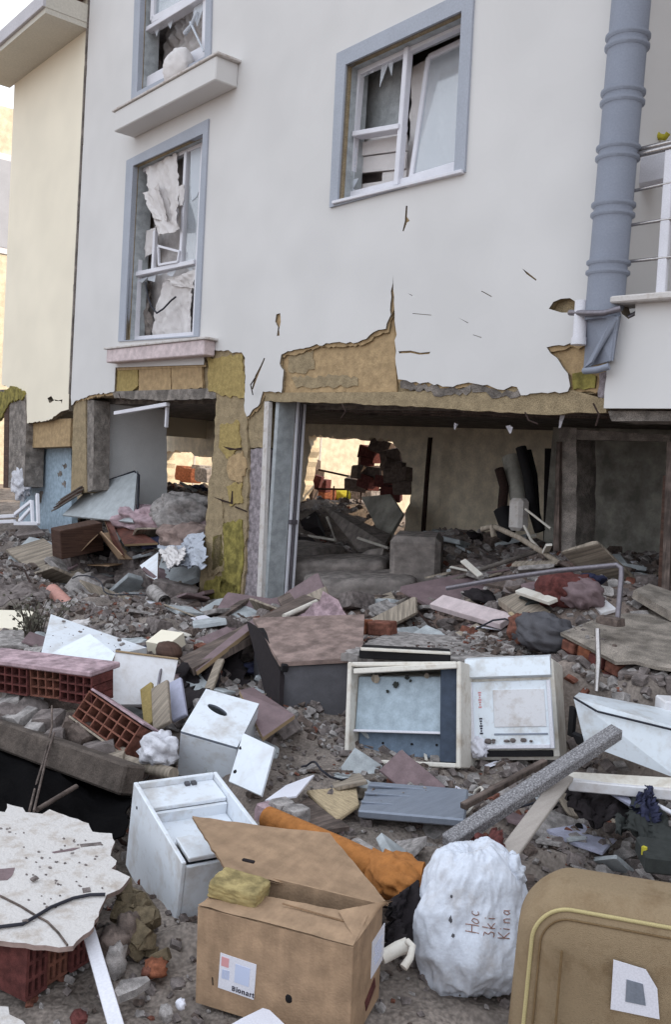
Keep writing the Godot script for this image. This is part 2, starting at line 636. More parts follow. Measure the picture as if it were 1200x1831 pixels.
	mat("cloth_blue", 190, 194, 204, 0.95, "blotch", 3.0, "grain", "weave", 0.4)
	mat("cloth_navy", 58, 60, 84, 0.95, "blotch", 3.0, "grain", "weave", 0.4)
	mat("cloth_dark", 46, 40, 42, 0.95, "blotch", 3.0, "grain", "weave", 0.4)
	mat("cloth_green", 62, 64, 62, 0.95, "blotch", 3.0, "grain", "weave", 0.4)
	mat("cloth_pink", 200, 172, 178, 0.95, "stain", 2.0, "grain", "coarse", 0.5)
	mat("plastic_clear", 226, 224, 230, 0.25, "blotch", 3.0, "grain", "crease", 0.9)
	mat("pipe_pink", 204, 150, 138, 0.7, "blotch", 3.0, "grain", "", 0.0)
	mat("grey_metal", 142, 148, 160, 0.45, "streak", 2.0, "grain", "fine", 0.1, 0.3)
	mat("straw", 206, 184, 150, 0.95, "wood", 6.0, "grain", "fine", 0.4)
	mat("lilac", 186, 186, 206, 0.5, "blotch", 2.0, "grain", "", 0.0)
	mat("twig", 88, 80, 72, 0.95, "blotch", 4.0, "grain", "", 0.0)
	mat("leaf", 104, 100, 88, 0.95, "blotch", 4.0, "grain", "", 0.0)
	mat("cable", 42, 42, 50, 0.6, "", 1.0, "", "", 0.0)
	mat("speckled", 190, 186, 188, 0.95, "specks", 1.0, "speck", "coarse", 0.8)
	mat("plank", 178, 168, 160, 0.85, "woody", 2.0, "grain", "fine", 0.3)
	M.plank.albedo_texture = T.streak
	mat("soffit", 208, 202, 190, 0.9, "soft", 0.5, "grain", "", 0.0)
	mat("wool", 140, 124, 100, 0.97, "stain", 6.0, "speck", "coarse", 1.6)
	mat("fascia", 200, 196, 200, 0.8, "soft", 0.5, "grain", "", 0.0)
	mat("beam_brown", 112, 100, 92, 0.95, "stain", 1.3, "speck", "coarse", 0.6)
	mat("shade_black", 16, 15, 16, 1.0, "", 1.0, "", "coarse", 0.3)  # near-black colour that paints the shade under the fallen beam
	M.shade_black.metallic_specular = 0.1
	mat("foam_pale", 184, 164, 114, 0.95, "stain", 3.0, "grain", "coarse", 0.4)
	mat("chipboard", 176, 150, 118, 0.95, "speck", 3.0, "grain", "coarse", 0.4)
	mat("slab_face", 178, 166, 154, 0.95, "stain", 1.2, "speck", "fine", 0.3)
	mat("sunlit_wall", 232, 220, 196, 0.9, "blotch", 0.5, "grain", "fine", 0.3)
	mat("roof_tile", 166, 96, 76, 0.9, "stain", 1.0, "grain", "fine", 0.3)

func make_ground() -> void:
	gnoise.seed = 8
	gnoise.frequency = 1.9
	gnoise.fractal_octaves = 4
	# places where the surface of the heap was measured, in metres
	ctrl = [
		Vector3(-8.425, 0.111, -0.600), Vector3(-6.073, 0.063, -0.300), Vector3(-3.574, 0.104, -0.200), Vector3(-6.090, 0.349, -1.400), Vector3(-2.238, 0.499, -0.600), Vector3(-5.355, 0.723, -2.400), Vector3(-4.933, -0.489, 0.400), Vector3(-2.283, -0.303, 0.400), Vector3(-0.752, -0.117, 0.300), Vector3(0.218, -0.135, 0.300), Vector3(-8.120, 0.870, -4.000),
		Vector3(1.141, 0.064, -0.200), Vector3(0.745, 0.069, -1.000), Vector3(2.620, 0.378, 0.100), Vector3(2.913, 0.533, -0.300), Vector3(3.039, 0.734, -0.900), Vector3(3.791, 0.949, -0.700), Vector3(4.539, 0.859, -0.100), Vector3(4.648, 0.896, -0.600), Vector3(1.186, 0.877, -2.600), Vector3(-1.630, 0.386, -3.000), Vector3(3.496, 0.927, -2.000),
		Vector3(3.368, 0.312, 0.800), Vector3(4.371, 0.481, 0.800), Vector3(5.207, 0.562, 0.900), Vector3(5.634, 0.615, 0.800), Vector3(2.522, 0.145, 0.900), Vector3(-3.264, 0.940, -4.600), Vector3(-5.005, 0.799, -5.000),
		Vector3(5.4, 0.04, 1.3), Vector3(6.0, 0.04, 0.9), Vector3(4.7, 0.08, 1.6), Vector3(2.6, 0.12, 2.2), Vector3(3.6, 0.1, 2.0), Vector3(5.0, 0.03, 2.0), Vector3(6.0, 0.0, 1.4), Vector3(6.6, 0.05, 0.6), Vector3(4.6, 0.02, 2.8), Vector3(5.6, 0.0, 2.8), Vector3(6.4, 0.0, 2.6), Vector3(5.6, 0.0, 3.8), Vector3(6.8, 0.0, 3.8), Vector3(7.6, 0.0, 2.6), Vector3(5.0, -0.05, 4.4), Vector3(4.0, -0.6, 3.7), Vector3(3.6, -0.6, 4.0), Vector3(3.0, -0.5, 4.6), Vector3(4.4, -0.4, 3.5), Vector3(2.2, 0.1, 3.3), Vector3(1.2, 0.05, 3.2), Vector3(-0.5, 0.05, 2.6), Vector3(0.8, 0.2, 2.0), Vector3(-2.5, 0.1, 2.2), Vector3(-5.0, 0.1, 2.0), Vector3(-8.0, 0.1, 2.0), Vector3(8.4, 0.0, 5.6), Vector3(6.0, 0.0, 6.0), Vector3(3.0, 0.0, 7.0), Vector3(-3.0, 0.0, 6.0), Vector3(10.0, 0.0, 2.0), Vector3(-8.0, 0.3, -1.5), Vector3(-9.0, 0.2, -6.0), Vector3(0.0, 0.1, -7.0), Vector3(6.0, 0.2, -4.0), Vector3(-3.0, 0.3, -6.0), Vector3(-14.0, 0.1, -2.0), Vector3(12.0, 0.0, -2.0)]
	var xs := []
	var zs := []
	var x := -400.0
	while x < 400.0:
		xs.append(x)
		x += 0.07 if x > -8.5 and x < 8.5 else (0.25 if x > -16.0 and x < 16.0 else (4.0 if abs(x) < 60.0 else 60.0))
	var z := -400.0
	while z < 400.0:
		zs.append(z)
		z += 0.07 if z > -3.0 and z < 5.2 else (0.25 if z > -12.0 and z < 12.0 else (4.0 if abs(z) < 60.0 else 60.0))
	var fine := FastNoiseLite.new()
	fine.seed = 4
	fine.frequency = 5.0
	fine.fractal_octaves = 3
	var st := SurfaceTool.new()
	st.begin(Mesh.PRIMITIVE_TRIANGLES)
	st.set_smooth_group(0)
	M.soil.vertex_color_use_as_albedo = true
	var tone := FastNoiseLite.new()
	tone.seed = 19
	tone.frequency = 0.9
	tone.fractal_octaves = 3
	for j in zs.size():
		for i in xs.size():
			# brick dust on the right-hand heap, grey mortar dust on the left one, sand in front
			var red: float = clamp(1.0 - Vector2((xs[i] - 2.9) / 3.2, (zs[j] + 0.4) / 2.0).length(), 0.0, 0.6) + tone.get_noise_2d(xs[i], zs[j]) * 0.2
			var grey: float = clamp(1.2 - Vector2((xs[i] + 2.6) / 4.5, zs[j] / 3.0).length(), 0.0, 1.0)
			var cc := Color(1, 0.97, 0.93).lerp(Color(0.92, 0.91, 0.94), grey).lerp(Color(0.76, 0.6, 0.55), clamp(red * 1.4, 0.0, 1.0))
			st.set_color(cc)
			st.add_vertex(Vector3(xs[i], gh(xs[i], zs[j]) + fine.get_noise_2d(xs[i], zs[j]) * 0.02, zs[j]))
	for j in zs.size() - 1:
		for i in xs.size() - 1:
			var a := j * xs.size() + i
			var b := a + 1
			var c := a + xs.size()
			for k in [a, b, c, b, c + 1, c]:
				st.add_index(k)
	st.generate_normals()
	var o := MeshInstance3D.new()
	o.name = "ground"
	o.mesh = st.commit()
	o.mesh.surface_set_material(0, M.soil)
	o.set_meta("kind", "structure")
	add_child(o)

func make_house() -> void:
	var h := thing("apartment_house", "large damaged white rendered house with broken windows and an open ruined ground floor", "house", Vector3(0, 0, 0))
	# outer render, a thick layer that has come away along its foot
	var foot := [Vector2(4.365, 2.793), Vector2(4.364, 2.703), Vector2(4.236, 2.706), Vector2(4.126, 2.695), Vector2(4.013, 2.683), Vector2(4.055, 2.635), Vector2(4.149, 2.563), Vector2(4.229, 2.477), Vector2(4.258, 2.384), Vector2(4.242, 2.343), Vector2(4.059, 2.332), Vector2(3.802, 2.317), Vector2(3.757, 2.383), Vector2(3.559, 2.368), Vector2(3.449, 2.406), Vector2(3.239, 2.428), Vector2(3.000, 2.399), Vector2(2.728, 2.437), Vector2(2.553, 2.440), Vector2(2.383, 2.474), Vector2(2.326, 2.668), Vector2(2.307, 2.922), Vector2(2.277, 3.066), Vector2(2.252, 3.230), Vector2(2.217, 3.426), Vector2(2.215, 3.228), Vector2(2.225, 3.065), Vector2(2.212, 3.045), Vector2(2.170, 2.941), Vector2(2.002, 2.920), Vector2(1.906, 2.863), Vector2(1.788, 2.838), Vector2(1.450, 2.855), Vector2(1.096, 2.840), Vector2(0.721, 2.800), Vector2(0.556, 2.772), Vector2(0.536, 2.678), Vector2(0.614, 2.605), Vector2(0.600, 2.369), Vector2(0.258, 2.385), Vector2(0.209, 2.251), Vector2(-0.026, 2.108), Vector2(-0.078, 2.170), Vector2(-0.091, 2.388), Vector2(-0.132, 2.764), Vector2(-0.206, 2.829), Vector2(-0.402, 2.831), Vector2(-0.487, 2.867), Vector2(-0.852, 2.884), Vector2(-1.023, 2.838), Vector2(-1.010, 2.718), Vector2(-3.364, 2.758), Vector2(-3.360, 2.423), Vector2(-4.064, 2.381), Vector2(-4.643, 2.302), Vector2(-4.798, 2.226)]
	var outer := [Vector2(-4.84, 10.4), Vector2(4.42, 10.4), Vector2(4.42, 2.95)]
	outer.append_array(foot)
	outer.append(Vector2(-4.84, 2.36))
	outer = rag(outer, 0.014, 0.05, 5, 1.2)
	var w1 := [Vector2(1.344, 5.542), Vector2(2.861, 5.558), Vector2(2.911, 4.207), Vector2(1.356, 4.226)]
	var w2 := [Vector2(-3.105, 5.464), Vector2(-1.305, 5.482), Vector2(-1.257, 3.078), Vector2(-3.098, 3.116)]
	var w3 := [Vector2(-3.178, 8.616), Vector2(-1.496, 8.344), Vector2(-1.369, 6.403), Vector2(-3.104, 6.441)]
	var cracks := [[Vector2(2.364, 2.727), Vector2(2.523, 2.725), Vector2(2.645, 2.700), Vector2(2.769, 2.704), Vector2(2.757, 2.685), Vector2(2.633, 2.685), Vector2(2.525, 2.705), Vector2(2.373, 2.706)], [Vector2(2.322, 4.033), Vector2(2.344, 4.029), Vector2(2.347, 3.930), Vector2(2.387, 3.889), Vector2(2.352, 3.879), Vector2(2.317, 3.805), Vector2(2.302, 3.812), Vector2(2.322, 3.894)], [Vector2(0.418, 3.207), Vector2(0.488, 3.213), Vector2(0.508, 3.123), Vector2(0.487, 3.036), Vector2(0.504, 2.976), Vector2(0.453, 2.973), Vector2(0.464, 3.067), Vector2(0.406, 3.130)], [Vector2(0.239, 2.749), Vector2(0.261, 2.742), Vector2(0.189, 2.629), Vector2(0.125, 2.521), Vector2(0.062, 2.405), Vector2(0.039, 2.418), Vector2(0.089, 2.559), Vector2(0.175, 2.660)], [Vector2(3.712, 3.316), Vector2(3.770, 3.279), Vector2(3.864, 3.213), Vector2(3.859, 3.204), Vector2(3.761, 3.267)], [Vector2(3.069, 2.978), Vector2(3.188, 2.927), Vector2(3.182, 2.923)], [Vector2(3.248, 2.826), Vector2(3.348, 2.797), Vector2(3.343, 2.793), Vector2(3.248, 2.822)], [Vector2(2.419, 3.245), Vector2(2.493, 3.218), Vector2(2.486, 3.214)]]
	cracks.append_array([[Vector2(2.510, 3.058), Vector2(2.749, 3.025), Vector2(2.743, 3.021), Vector2(2.510, 3.053)], [Vector2(3.309, 3.180), Vector2(3.423, 3.124), Vector2(3.417, 3.120), Vector2(3.304, 3.175)]])
	var holes := [w1, w2, w3, [Vector2(4.004, 2.977), Vector2(4.041, 3.025), Vector2(4.111, 3.044), Vector2(4.192, 3.041), Vector2(4.245, 3.008), Vector2(4.253, 2.929), Vector2(4.127, 2.938)]]
	holes.append_array(cracks)
	wall_panel("wall", outer, holes, 0.0, -0.02, M.render, M.broken_edge, h)
	# the foam boards under the render, torn a little further down or up
	var under := [Vector2(-4.84, 10.4), Vector2(4.42, 10.4), Vector2(4.42, 2.95)]
	for k in range(1, foot.size() - 1):
		under.append(foot[k] + Vector2(0.02 * sin(k * 2.3), -0.018 - 0.022 * absf(sin(k * 1.7))))
	under.append(Vector2(-4.84, 2.34))
	wall_panel("insulation_layer", rag(under, 0.016, 0.035, 6, 1.2), holes.slice(0, 4), -0.0205, -0.06, M.insulation_tan, M.adhesive, h)
	# masonry behind the render, floor by floor
	var back := [Vector2(-4.84, 10.4), Vector2(4.42, 10.4), Vector2(4.42, 2.7), Vector2(-4.84, 2.7)]
	wall_panel("masonry", back, [w1, w2, w3], -0.064, -0.28, M.adhesive, M.plaster_grey, h)
	var right_boards := [Vector2(0.558, 2.623), Vector2(0.501, 2.780), Vector2(0.665, 2.831), Vector2(1.398, 2.896), Vector2(1.857, 2.903), Vector2(2.124, 2.970), Vector2(2.215, 3.112), Vector2(2.325, 2.418), Vector2(2.331, 2.357), Vector2(0.565, 2.373)]
	flat("insulation_board", rag(right_boards, 0.008, 0.08, 3), -0.045, -0.063, M.insulation_tan, h)
	for s in [[Vector2(0.632, 2.738), Vector2(1.056, 2.801), Vector2(1.095, 2.607), Vector2(0.893, 2.566), Vector2(0.658, 2.590)], [Vector2(0.705, 2.524), Vector2(1.442, 2.541), Vector2(1.783, 2.501), Vector2(1.791, 2.426), Vector2(0.814, 2.417)]]:
		flat("adhesive_patch", rag(s, 0.02, 0.05, 9), -0.036, -0.0445, M.adhesive, h)
	for s in [[Vector2(-3.436, 2.819), Vector2(-2.781, 2.812), Vector2(-2.729, 2.495), Vector2(-2.993, 2.377), Vector2(-3.388, 2.411)], [Vector2(-2.733, 2.810), Vector2(-1.884, 2.801), Vector2(-1.827, 2.425), Vector2(-2.688, 2.420)], [Vector2(-1.841, 2.800), Vector2(-1.110, 2.800), Vector2(-1.057, 2.443), Vector2(-1.799, 2.424)]]:
		flat("insulation_board", rag(s, 0.012, 0.06, int(s[0].x * 100)), -0.03, -0.0625, M.insulation if s[0].x < -3.3 else M.insulation_tan, h)
	# ring beam over the openings
	flat("ring_beam", [Vector2(-4.8, 2.7), Vector2(4.6, 2.7), Vector2(4.6, 2.33), Vector2(-4.8, 2.36)], -0.07, -0.34, M.adhesive, h)
	flat("beam_flange", rag([Vector2(0.273, 2.374), Vector2(2.285, 2.360), Vector2(3.362, 2.382), Vector2(4.247, 2.357), Vector2(4.563, 2.293), Vector2(4.578, 2.188), Vector2(3.954, 2.170), Vector2(3.001, 2.209), Vector2(1.827, 2.253), Vector2(0.283, 2.283)], 0.008, 0.09, 14), -0.02, -0.068, M.adhesive, h)
	flat("beam_flange", rag([Vector2(-3.471, 2.426), Vector2(-0.736, 2.436), Vector2(-0.723, 2.318), Vector2(-1.863, 2.295), Vector2(-3.373, 2.331)], 0.01, 0.07, 15), -0.015, -0.068, M.concrete, h)
	for s in [[Vector2(2.397, 2.454), Vector2(2.719, 2.429), Vector2(2.992, 2.386), Vector2(3.257, 2.410), Vector2(3.263, 2.354), Vector2(2.998, 2.328), Vector2(2.671, 2.360), Vector2(2.410, 2.393)], [Vector2(3.257, 2.410), Vector2(3.399, 2.399), Vector2(3.551, 2.360), Vector2(3.767, 2.371), Vector2(3.784, 2.313), Vector2(3.557, 2.297), Vector2(3.282, 2.345)]]:
		flat("torn_mesh", rag(s, 0.03, 0.04, 77), -0.012, -0.019, M.concrete_dark, h)
	for s in [[Vector3(4.490, 2.249, 0.020), Vector3(4.600, 2.162, 0.100), Vector3(4.607, 2.080, 0.140)], [Vector3(3.860, 2.181, 0.000), Vector3(3.962, 2.115, 0.080), Vector3(4.065, 2.089, 0.100)], [Vector3(1.617, 2.251, 0.000), Vector3(1.747, 2.170, 0.060), Vector3(1.711, 2.104, 0.080)], [Vector3(0.112, 2.347, 0.030), Vector3(0.160, 2.449, 0.100), Vector3(0.267, 2.517, 0.120)], [Vector3(-3.177, 2.388, 0.020), Vector3(-2.976, 2.290, 0.080), Vector3(-2.732, 2.242, 0.100)]]:
		var b := MB.new()
		b.tube(s, 0.007, -1, 6)
		part("reinforcing_bar", [b, M.rust], h)
	# slab over the ground floor with rough soffit lines
	var c := MB.new()
	c.prism([Vector2(-4.8, -0.35), Vector2(5.6, -0.35), Vector2(5.6, -4.4), Vector2(-9.5, -4.4), Vector2(-9.5, -0.35)], 2.28, 2.55, 1)
	part("ceiling_slab", [c, M.concrete_dark], h)
	for k in 5:
		var b := MB.new()
		b.box(Transform3D(Basis(), Vector3(2.5, 2.262 - 0.012 * (k % 2), -0.6 - k * 0.22)), Vector3(4.2, 0.045, 0.1), 0.004)
		part("ceiling_lath", [b, M.wood_grey if k % 2 else M.concrete_dark], h)
	# pillar between the two openings, with what is left of its insulation
	flat("pillar", rag([Vector2(-1.032, 2.854), Vector2(-0.884, 2.881), Vector2(-0.494, 2.857), Vector2(-0.172, 2.755), Vector2(-0.056, 2.109), Vector2(0.004, 1.766), Vector2(0.061, 1.143), Vector2(0.085, 0.516), Vector2(0.087, -0.117), Vector2(-0.861, -0.291), Vector2(-0.809, 0.397), Vector2(-0.773, 1.206), Vector2(-0.708, 1.740), Vector2(-0.728, 2.364)], 0.02, 0.06, 31, 9.0), -0.02, -0.3, M.adhesive, h)
	for s in [[[Vector2(-0.942, 2.795), Vector2(-0.204, 2.804), Vector2(-0.097, 2.451), Vector2(-0.105, 2.314), Vector2(-0.548, 2.341), Vector2(-0.873, 2.397)], "insulation"], [[Vector2(-0.386, 0.877), Vector2(0.000, 0.949), Vector2(0.070, 0.515), Vector2(0.045, 0.131), Vector2(-0.368, 0.063), Vector2(-0.317, 0.463)], "insulation_green"], [[Vector2(-0.583, 2.004), Vector2(-0.213, 2.061), Vector2(-0.112, 1.761), Vector2(-0.397, 1.621), Vector2(-0.578, 1.744)], "insulation"], [[Vector2(-0.584, 0.692), Vector2(-0.396, 0.746), Vector2(-0.333, 0.396), Vector2(-0.565, 0.297)], "insulation_green"], [[Vector2(-0.353, 1.649), Vector2(-0.085, 1.724), Vector2(0.025, 1.541), Vector2(-0.089, 1.345), Vector2(-0.277, 1.384), Vector2(-0.383, 1.493)], "insulation_tan"], [[Vector2(-0.698, 0.144), Vector2(-0.390, 0.257), Vector2(-0.007, 0.186), Vector2(-0.023, -0.085), Vector2(-0.733, -0.225)], "insulation_green"], [[Vector2(-0.362, 1.301), Vector2(-0.070, 1.385), Vector2(-0.021, 1.136), Vector2(-0.267, 1.083)], "insulation"], [[Vector2(-0.701, 1.078), Vector2(-0.442, 1.165), Vector2(-0.302, 0.335), Vector2(-0.631, 0.221), Vector2(-0.757, 0.672)], "adhesive"]]:
		flat("insulation_patch", rag(s[0], 0.022, 0.045, int(s[0][0].y * 91)), -0.004, -0.019, M[s[1]], h)
	for s in [[Vector2(-0.636, 1.163), Vector2(-0.249, 1.129), Vector2(-0.240, 1.258), Vector2(-0.217, 1.260), Vector2(-0.200, 1.108), Vector2(-0.413, 1.122)], [Vector2(-0.152, 1.093), Vector2(0.100, 1.059), Vector2(0.090, 1.045), Vector2(-0.150, 1.074)], [Vector2(-0.484, 1.760), Vector2(-0.224, 1.744), Vector2(-0.089, 1.762), Vector2(-0.109, 1.736), Vector2(-0.337, 1.720)]]:
		flat("crack", s, -0.001, -0.0035, M.rust, h)
	flat("jamb", rag([Vector2(-0.059, 2.103), Vector2(0.145, 2.241), Vector2(0.260, 2.363), Vector2(0.345, 1.780), Vector2(0.022, 1.768)], 0.012, 0.05, 41), -0.04, -0.3, M.adhesive, h)
	flat("jamb", rag([Vector2(0.024, 1.749), Vector2(0.347, 1.761), Vector2(0.441, 0.120), Vector2(0.057, 0.017), Vector2(0.065, 0.766)], 0.014, 0.05, 42), -0.05, -0.3, M.plaster_lilac, h)
	flat("jamb_edge", [Vector2(0.284, 2.277), Vector2(0.367, 2.277), Vector2(0.455, 0.123), Vector2(0.372, 0.096)], -0.01, -0.06, M.plaster_white, h)
	var jx: float = Vector3(0.487, 1.180, -0.020).x
	var rv := MB.new()
	rv.box(Transform3D(Basis(), Vector3(jx - 0.03, 1.12, -0.175)), Vector3(0.06, 2.36, 0.23), 0.004)
	part("reveal", [rv, M.plaster_grey], h)
	for k in 3:
		var b := MB.new()
		b.box(Transform3D(Basis(), Vector3(jx + 0.014, 1.12, -0.31 - k * 0.045)), Vector3(0.03, 2.36, 0.03), 0.004)
		part("door_frame", [b, M.pvc if k != 1 else M.steel], h)
	var st := MB.new()
	st.box(Transform3D(Basis(), Vector3(jx + 0.022, 0.98, -0.335)), Vector3(0.05, 0.05, 0.1), 0.004)
	part("frame_latch", [st, M.steel], h)
	# left end column of the house, its face yellowed
	flat("column", rag([Vector2(-4.788, 2.254), Vector2(-4.653, 2.321), Vector2(-4.376, 2.337), Vector2(-4.173, 0.949), Vector2(-4.727, 0.873)], 0.008, 0.08, 51), -0.03, -0.22, M.adhesive, h)
	flat("column", [Vector2(-4.336, 2.337), Vector2(-4.101, 2.303), Vector2(-3.985, 0.996), Vector2(-4.192, 0.947)], -0.045, -0.3, M.concrete, h)
	# joint between the two houses
	var jn := MB.new()
	var g := RandomNumberGenerator.new()
	g.seed = 3
	var y := 2.4
	while y < 10.3:
		var l := g.randf_range(0.08, 0.4)
		jn.box(Transform3D(Basis(), Vector3(-4.868 + g.randf_range(-0.006, 0.006), y + l / 2.0, 0.004)), Vector3(g.randf_range(0.035, 0.06), l, 0.03), 0.003)
		y += l
	part("joint_strip", [jn, M.concrete_dark], h)
	# right end: the masonry that shows under the duct
	flat("insulation_board", rag([Vector2(3.963, 2.705), Vector2(4.086, 2.724), Vector2(4.345, 2.744), Vector2(4.542, 2.588), Vector2(4.557, 2.344), Vector2(4.207, 2.340), Vector2(4.225, 2.466), Vector2(4.111, 2.579)], 0.01, 0.05, 61), -0.045, -0.063, M.insulation_tan, h)
	flat("insulation_patch", rag([Vector2(4.247, 2.480), Vector2(4.374, 2.493), Vector2(4.455, 2.458), Vector2(4.454, 2.368), Vector2(4.270, 2.358)], 0.012, 0.04, 62), -0.03, -0.044, M.insulation_green, h)
	flat("plaster_edge", rag([Vector2(4.488, 2.472), Vector2(4.553, 2.487), Vector2(4.567, 2.293), Vector2(4.497, 2.293)], 0.01, 0.04, 63), -0.02, -0.066, M.plaster_lilac, h)
	window_right(h, w1)
	window_lower(h, w2)
	window_upper(h, w3)
	# sills of the two left windows: deep ledges
	for s in [[[Vector2(-3.194, 6.168), Vector2(-0.588, 6.116), Vector2(-0.580, 5.834), Vector2(-3.091, 5.860)], 0.3, "render", "ledge"], [[Vector2(-3.376, 3.025), Vector2(-0.730, 3.006), Vector2(-0.733, 2.806), Vector2(-3.142, 2.801)], 0.16, "pinkish", "ledge"]]:
		var q: Array = s[0]
		var top: float = (q[0].y + q[1].y) / 2.0
		var bot: float = (q[2].y + q[3].y) / 2.0
		var b := MB.new()
		b.box(Transform3D(Basis(), Vector3((q[0].x + q[1].x) / 2.0, (top + bot) / 2.0 - 0.015, s[1] / 2.0 - 0.002)), Vector3(q[1].x - q[0].x - 0.08, top - bot - 0.03, s[1]), 0.012)
		var ld := part(s[3], [b, M[s[2]]], h)
		var cp := MB.new()
		cp.box(Transform3D(Basis(), Vector3((q[0].x + q[1].x) / 2.0, top - 0.016, s[1] / 2.0 - 0.03)), Vector3(q[1].x - q[0].x + 0.03, 0.03, s[1] + 0.1), 0.006)
		part("sill", [cp, M.plaster_white], ld)
	duct(h)
	balcony(h)
	# shell that closes the upper rooms
	for w in [[Vector3(0.2, 6.4, -4.5), Vector3(19.4, 8.0, 0.2), "back_wall"], [Vector3(0.35, 10.5, -2.1), Vector3(11.2, 0.25, 5.6), "roof_slab"], [Vector3(-4.75, 6.4, -2.35), Vector3(0.18, 7.9, 4.1), "side_wall"], [Vector3(-0.2, 4.9, -2.3), Vector3(0.16, 4.9, 4.0), "inner_wall"], [Vector3(-0.2, 7.6, -2.3), Vector3(9.0, 0.2, 4.0), "floor_slab"]]:
		var b := MB.new()
		b.box(Transform3D(Basis(), w[0]), w[1])
		part(w[2], [b, M.room], h)
	for w in [[Vector3(-2.5, 6.2, -1.0), Vector3(4.3, 7.2, 0.12)], [Vector3(2.1, 5.0, -1.3), Vector3(4.3, 4.6, 0.12)]]:
		var b := MB.new()
		b.box(Transform3D(Basis(), w[0]), w[1])
		part("inner_wall", [b, M.room], h)
	# the rest of the house, which goes on to the right of the balcony
	for w in [[Vector3(12.8, 6.4, -0.2), Vector3(9.0, 7.9, 0.36), "wall"], [Vector3(12.8, 1.2, -0.3), Vector3(9.0, 2.4, 0.36), "wall"], [Vector3(11.5, 10.5, -2.1), Vector3(11.6, 0.25, 5.6), "roof_slab"], [Vector3(17.2, 5.2, -2.4), Vector3(0.2, 10.4, 4.2), "side_wall"], [Vector3(11.5, 5.2, -4.5), Vector3(11.4, 10.3, 0.2), "back_wall"]]:
		var b := MB.new()
		b.box(Transform3D(Basis(), w[0]), w[1])
		part(w[2], [b, M.render], h)

# a length of window frame between two opposite points of an outline
func stick(a: Vector2, b: Vector2, w: float, z: float, t: float, m: Material, called: String, parent: Node3D) -> MeshInstance3D:
	var f := MB.new()
	f.bar(Vector3(a.x, a.y, z), Vector3(b.x, b.y, z), w, t, Vector3.BACK.cross(Vector3(b.x - a.x, b.y - a.y, 0)).normalized(), 0.006)
	return part(called, [f, m], parent)

func shards(q: Array, z: float, sd: int, depth: float, side: int) -> MB:
	# broken glass left along one edge of an opening (q: four corners), side 0 top, 1 right, 3 left
	var g := RandomNumberGenerator.new()
	g.seed = sd
	var a: Vector2 = q[side]
	var b: Vector2 = q[(side + 1) % 4]
	var inn := (((q[0] + q[1] + q[2] + q[3]) as Vector2) / 4.0 - (a + b) / 2.0).normalized()
	var f := MB.new()
	var t := 0.0
	while t < 0.98:
		var u: float = min(1.0, t + g.randf_range(0.03, 0.2))
		var d := pow(g.randf(), 2.2) * depth + 0.012
		if g.randf() < 0.22:
			t = u
			continue
		f.prism([a.lerp(b, t), a.lerp(b, u), a.lerp(b, lerp(t, u, g.randf_range(-0.1, 1.1))) + inn * d, a.lerp(b, t) + inn * d * g.randf_range(0.1, 0.5)], z, z + 0.005)
		t = u
	return f

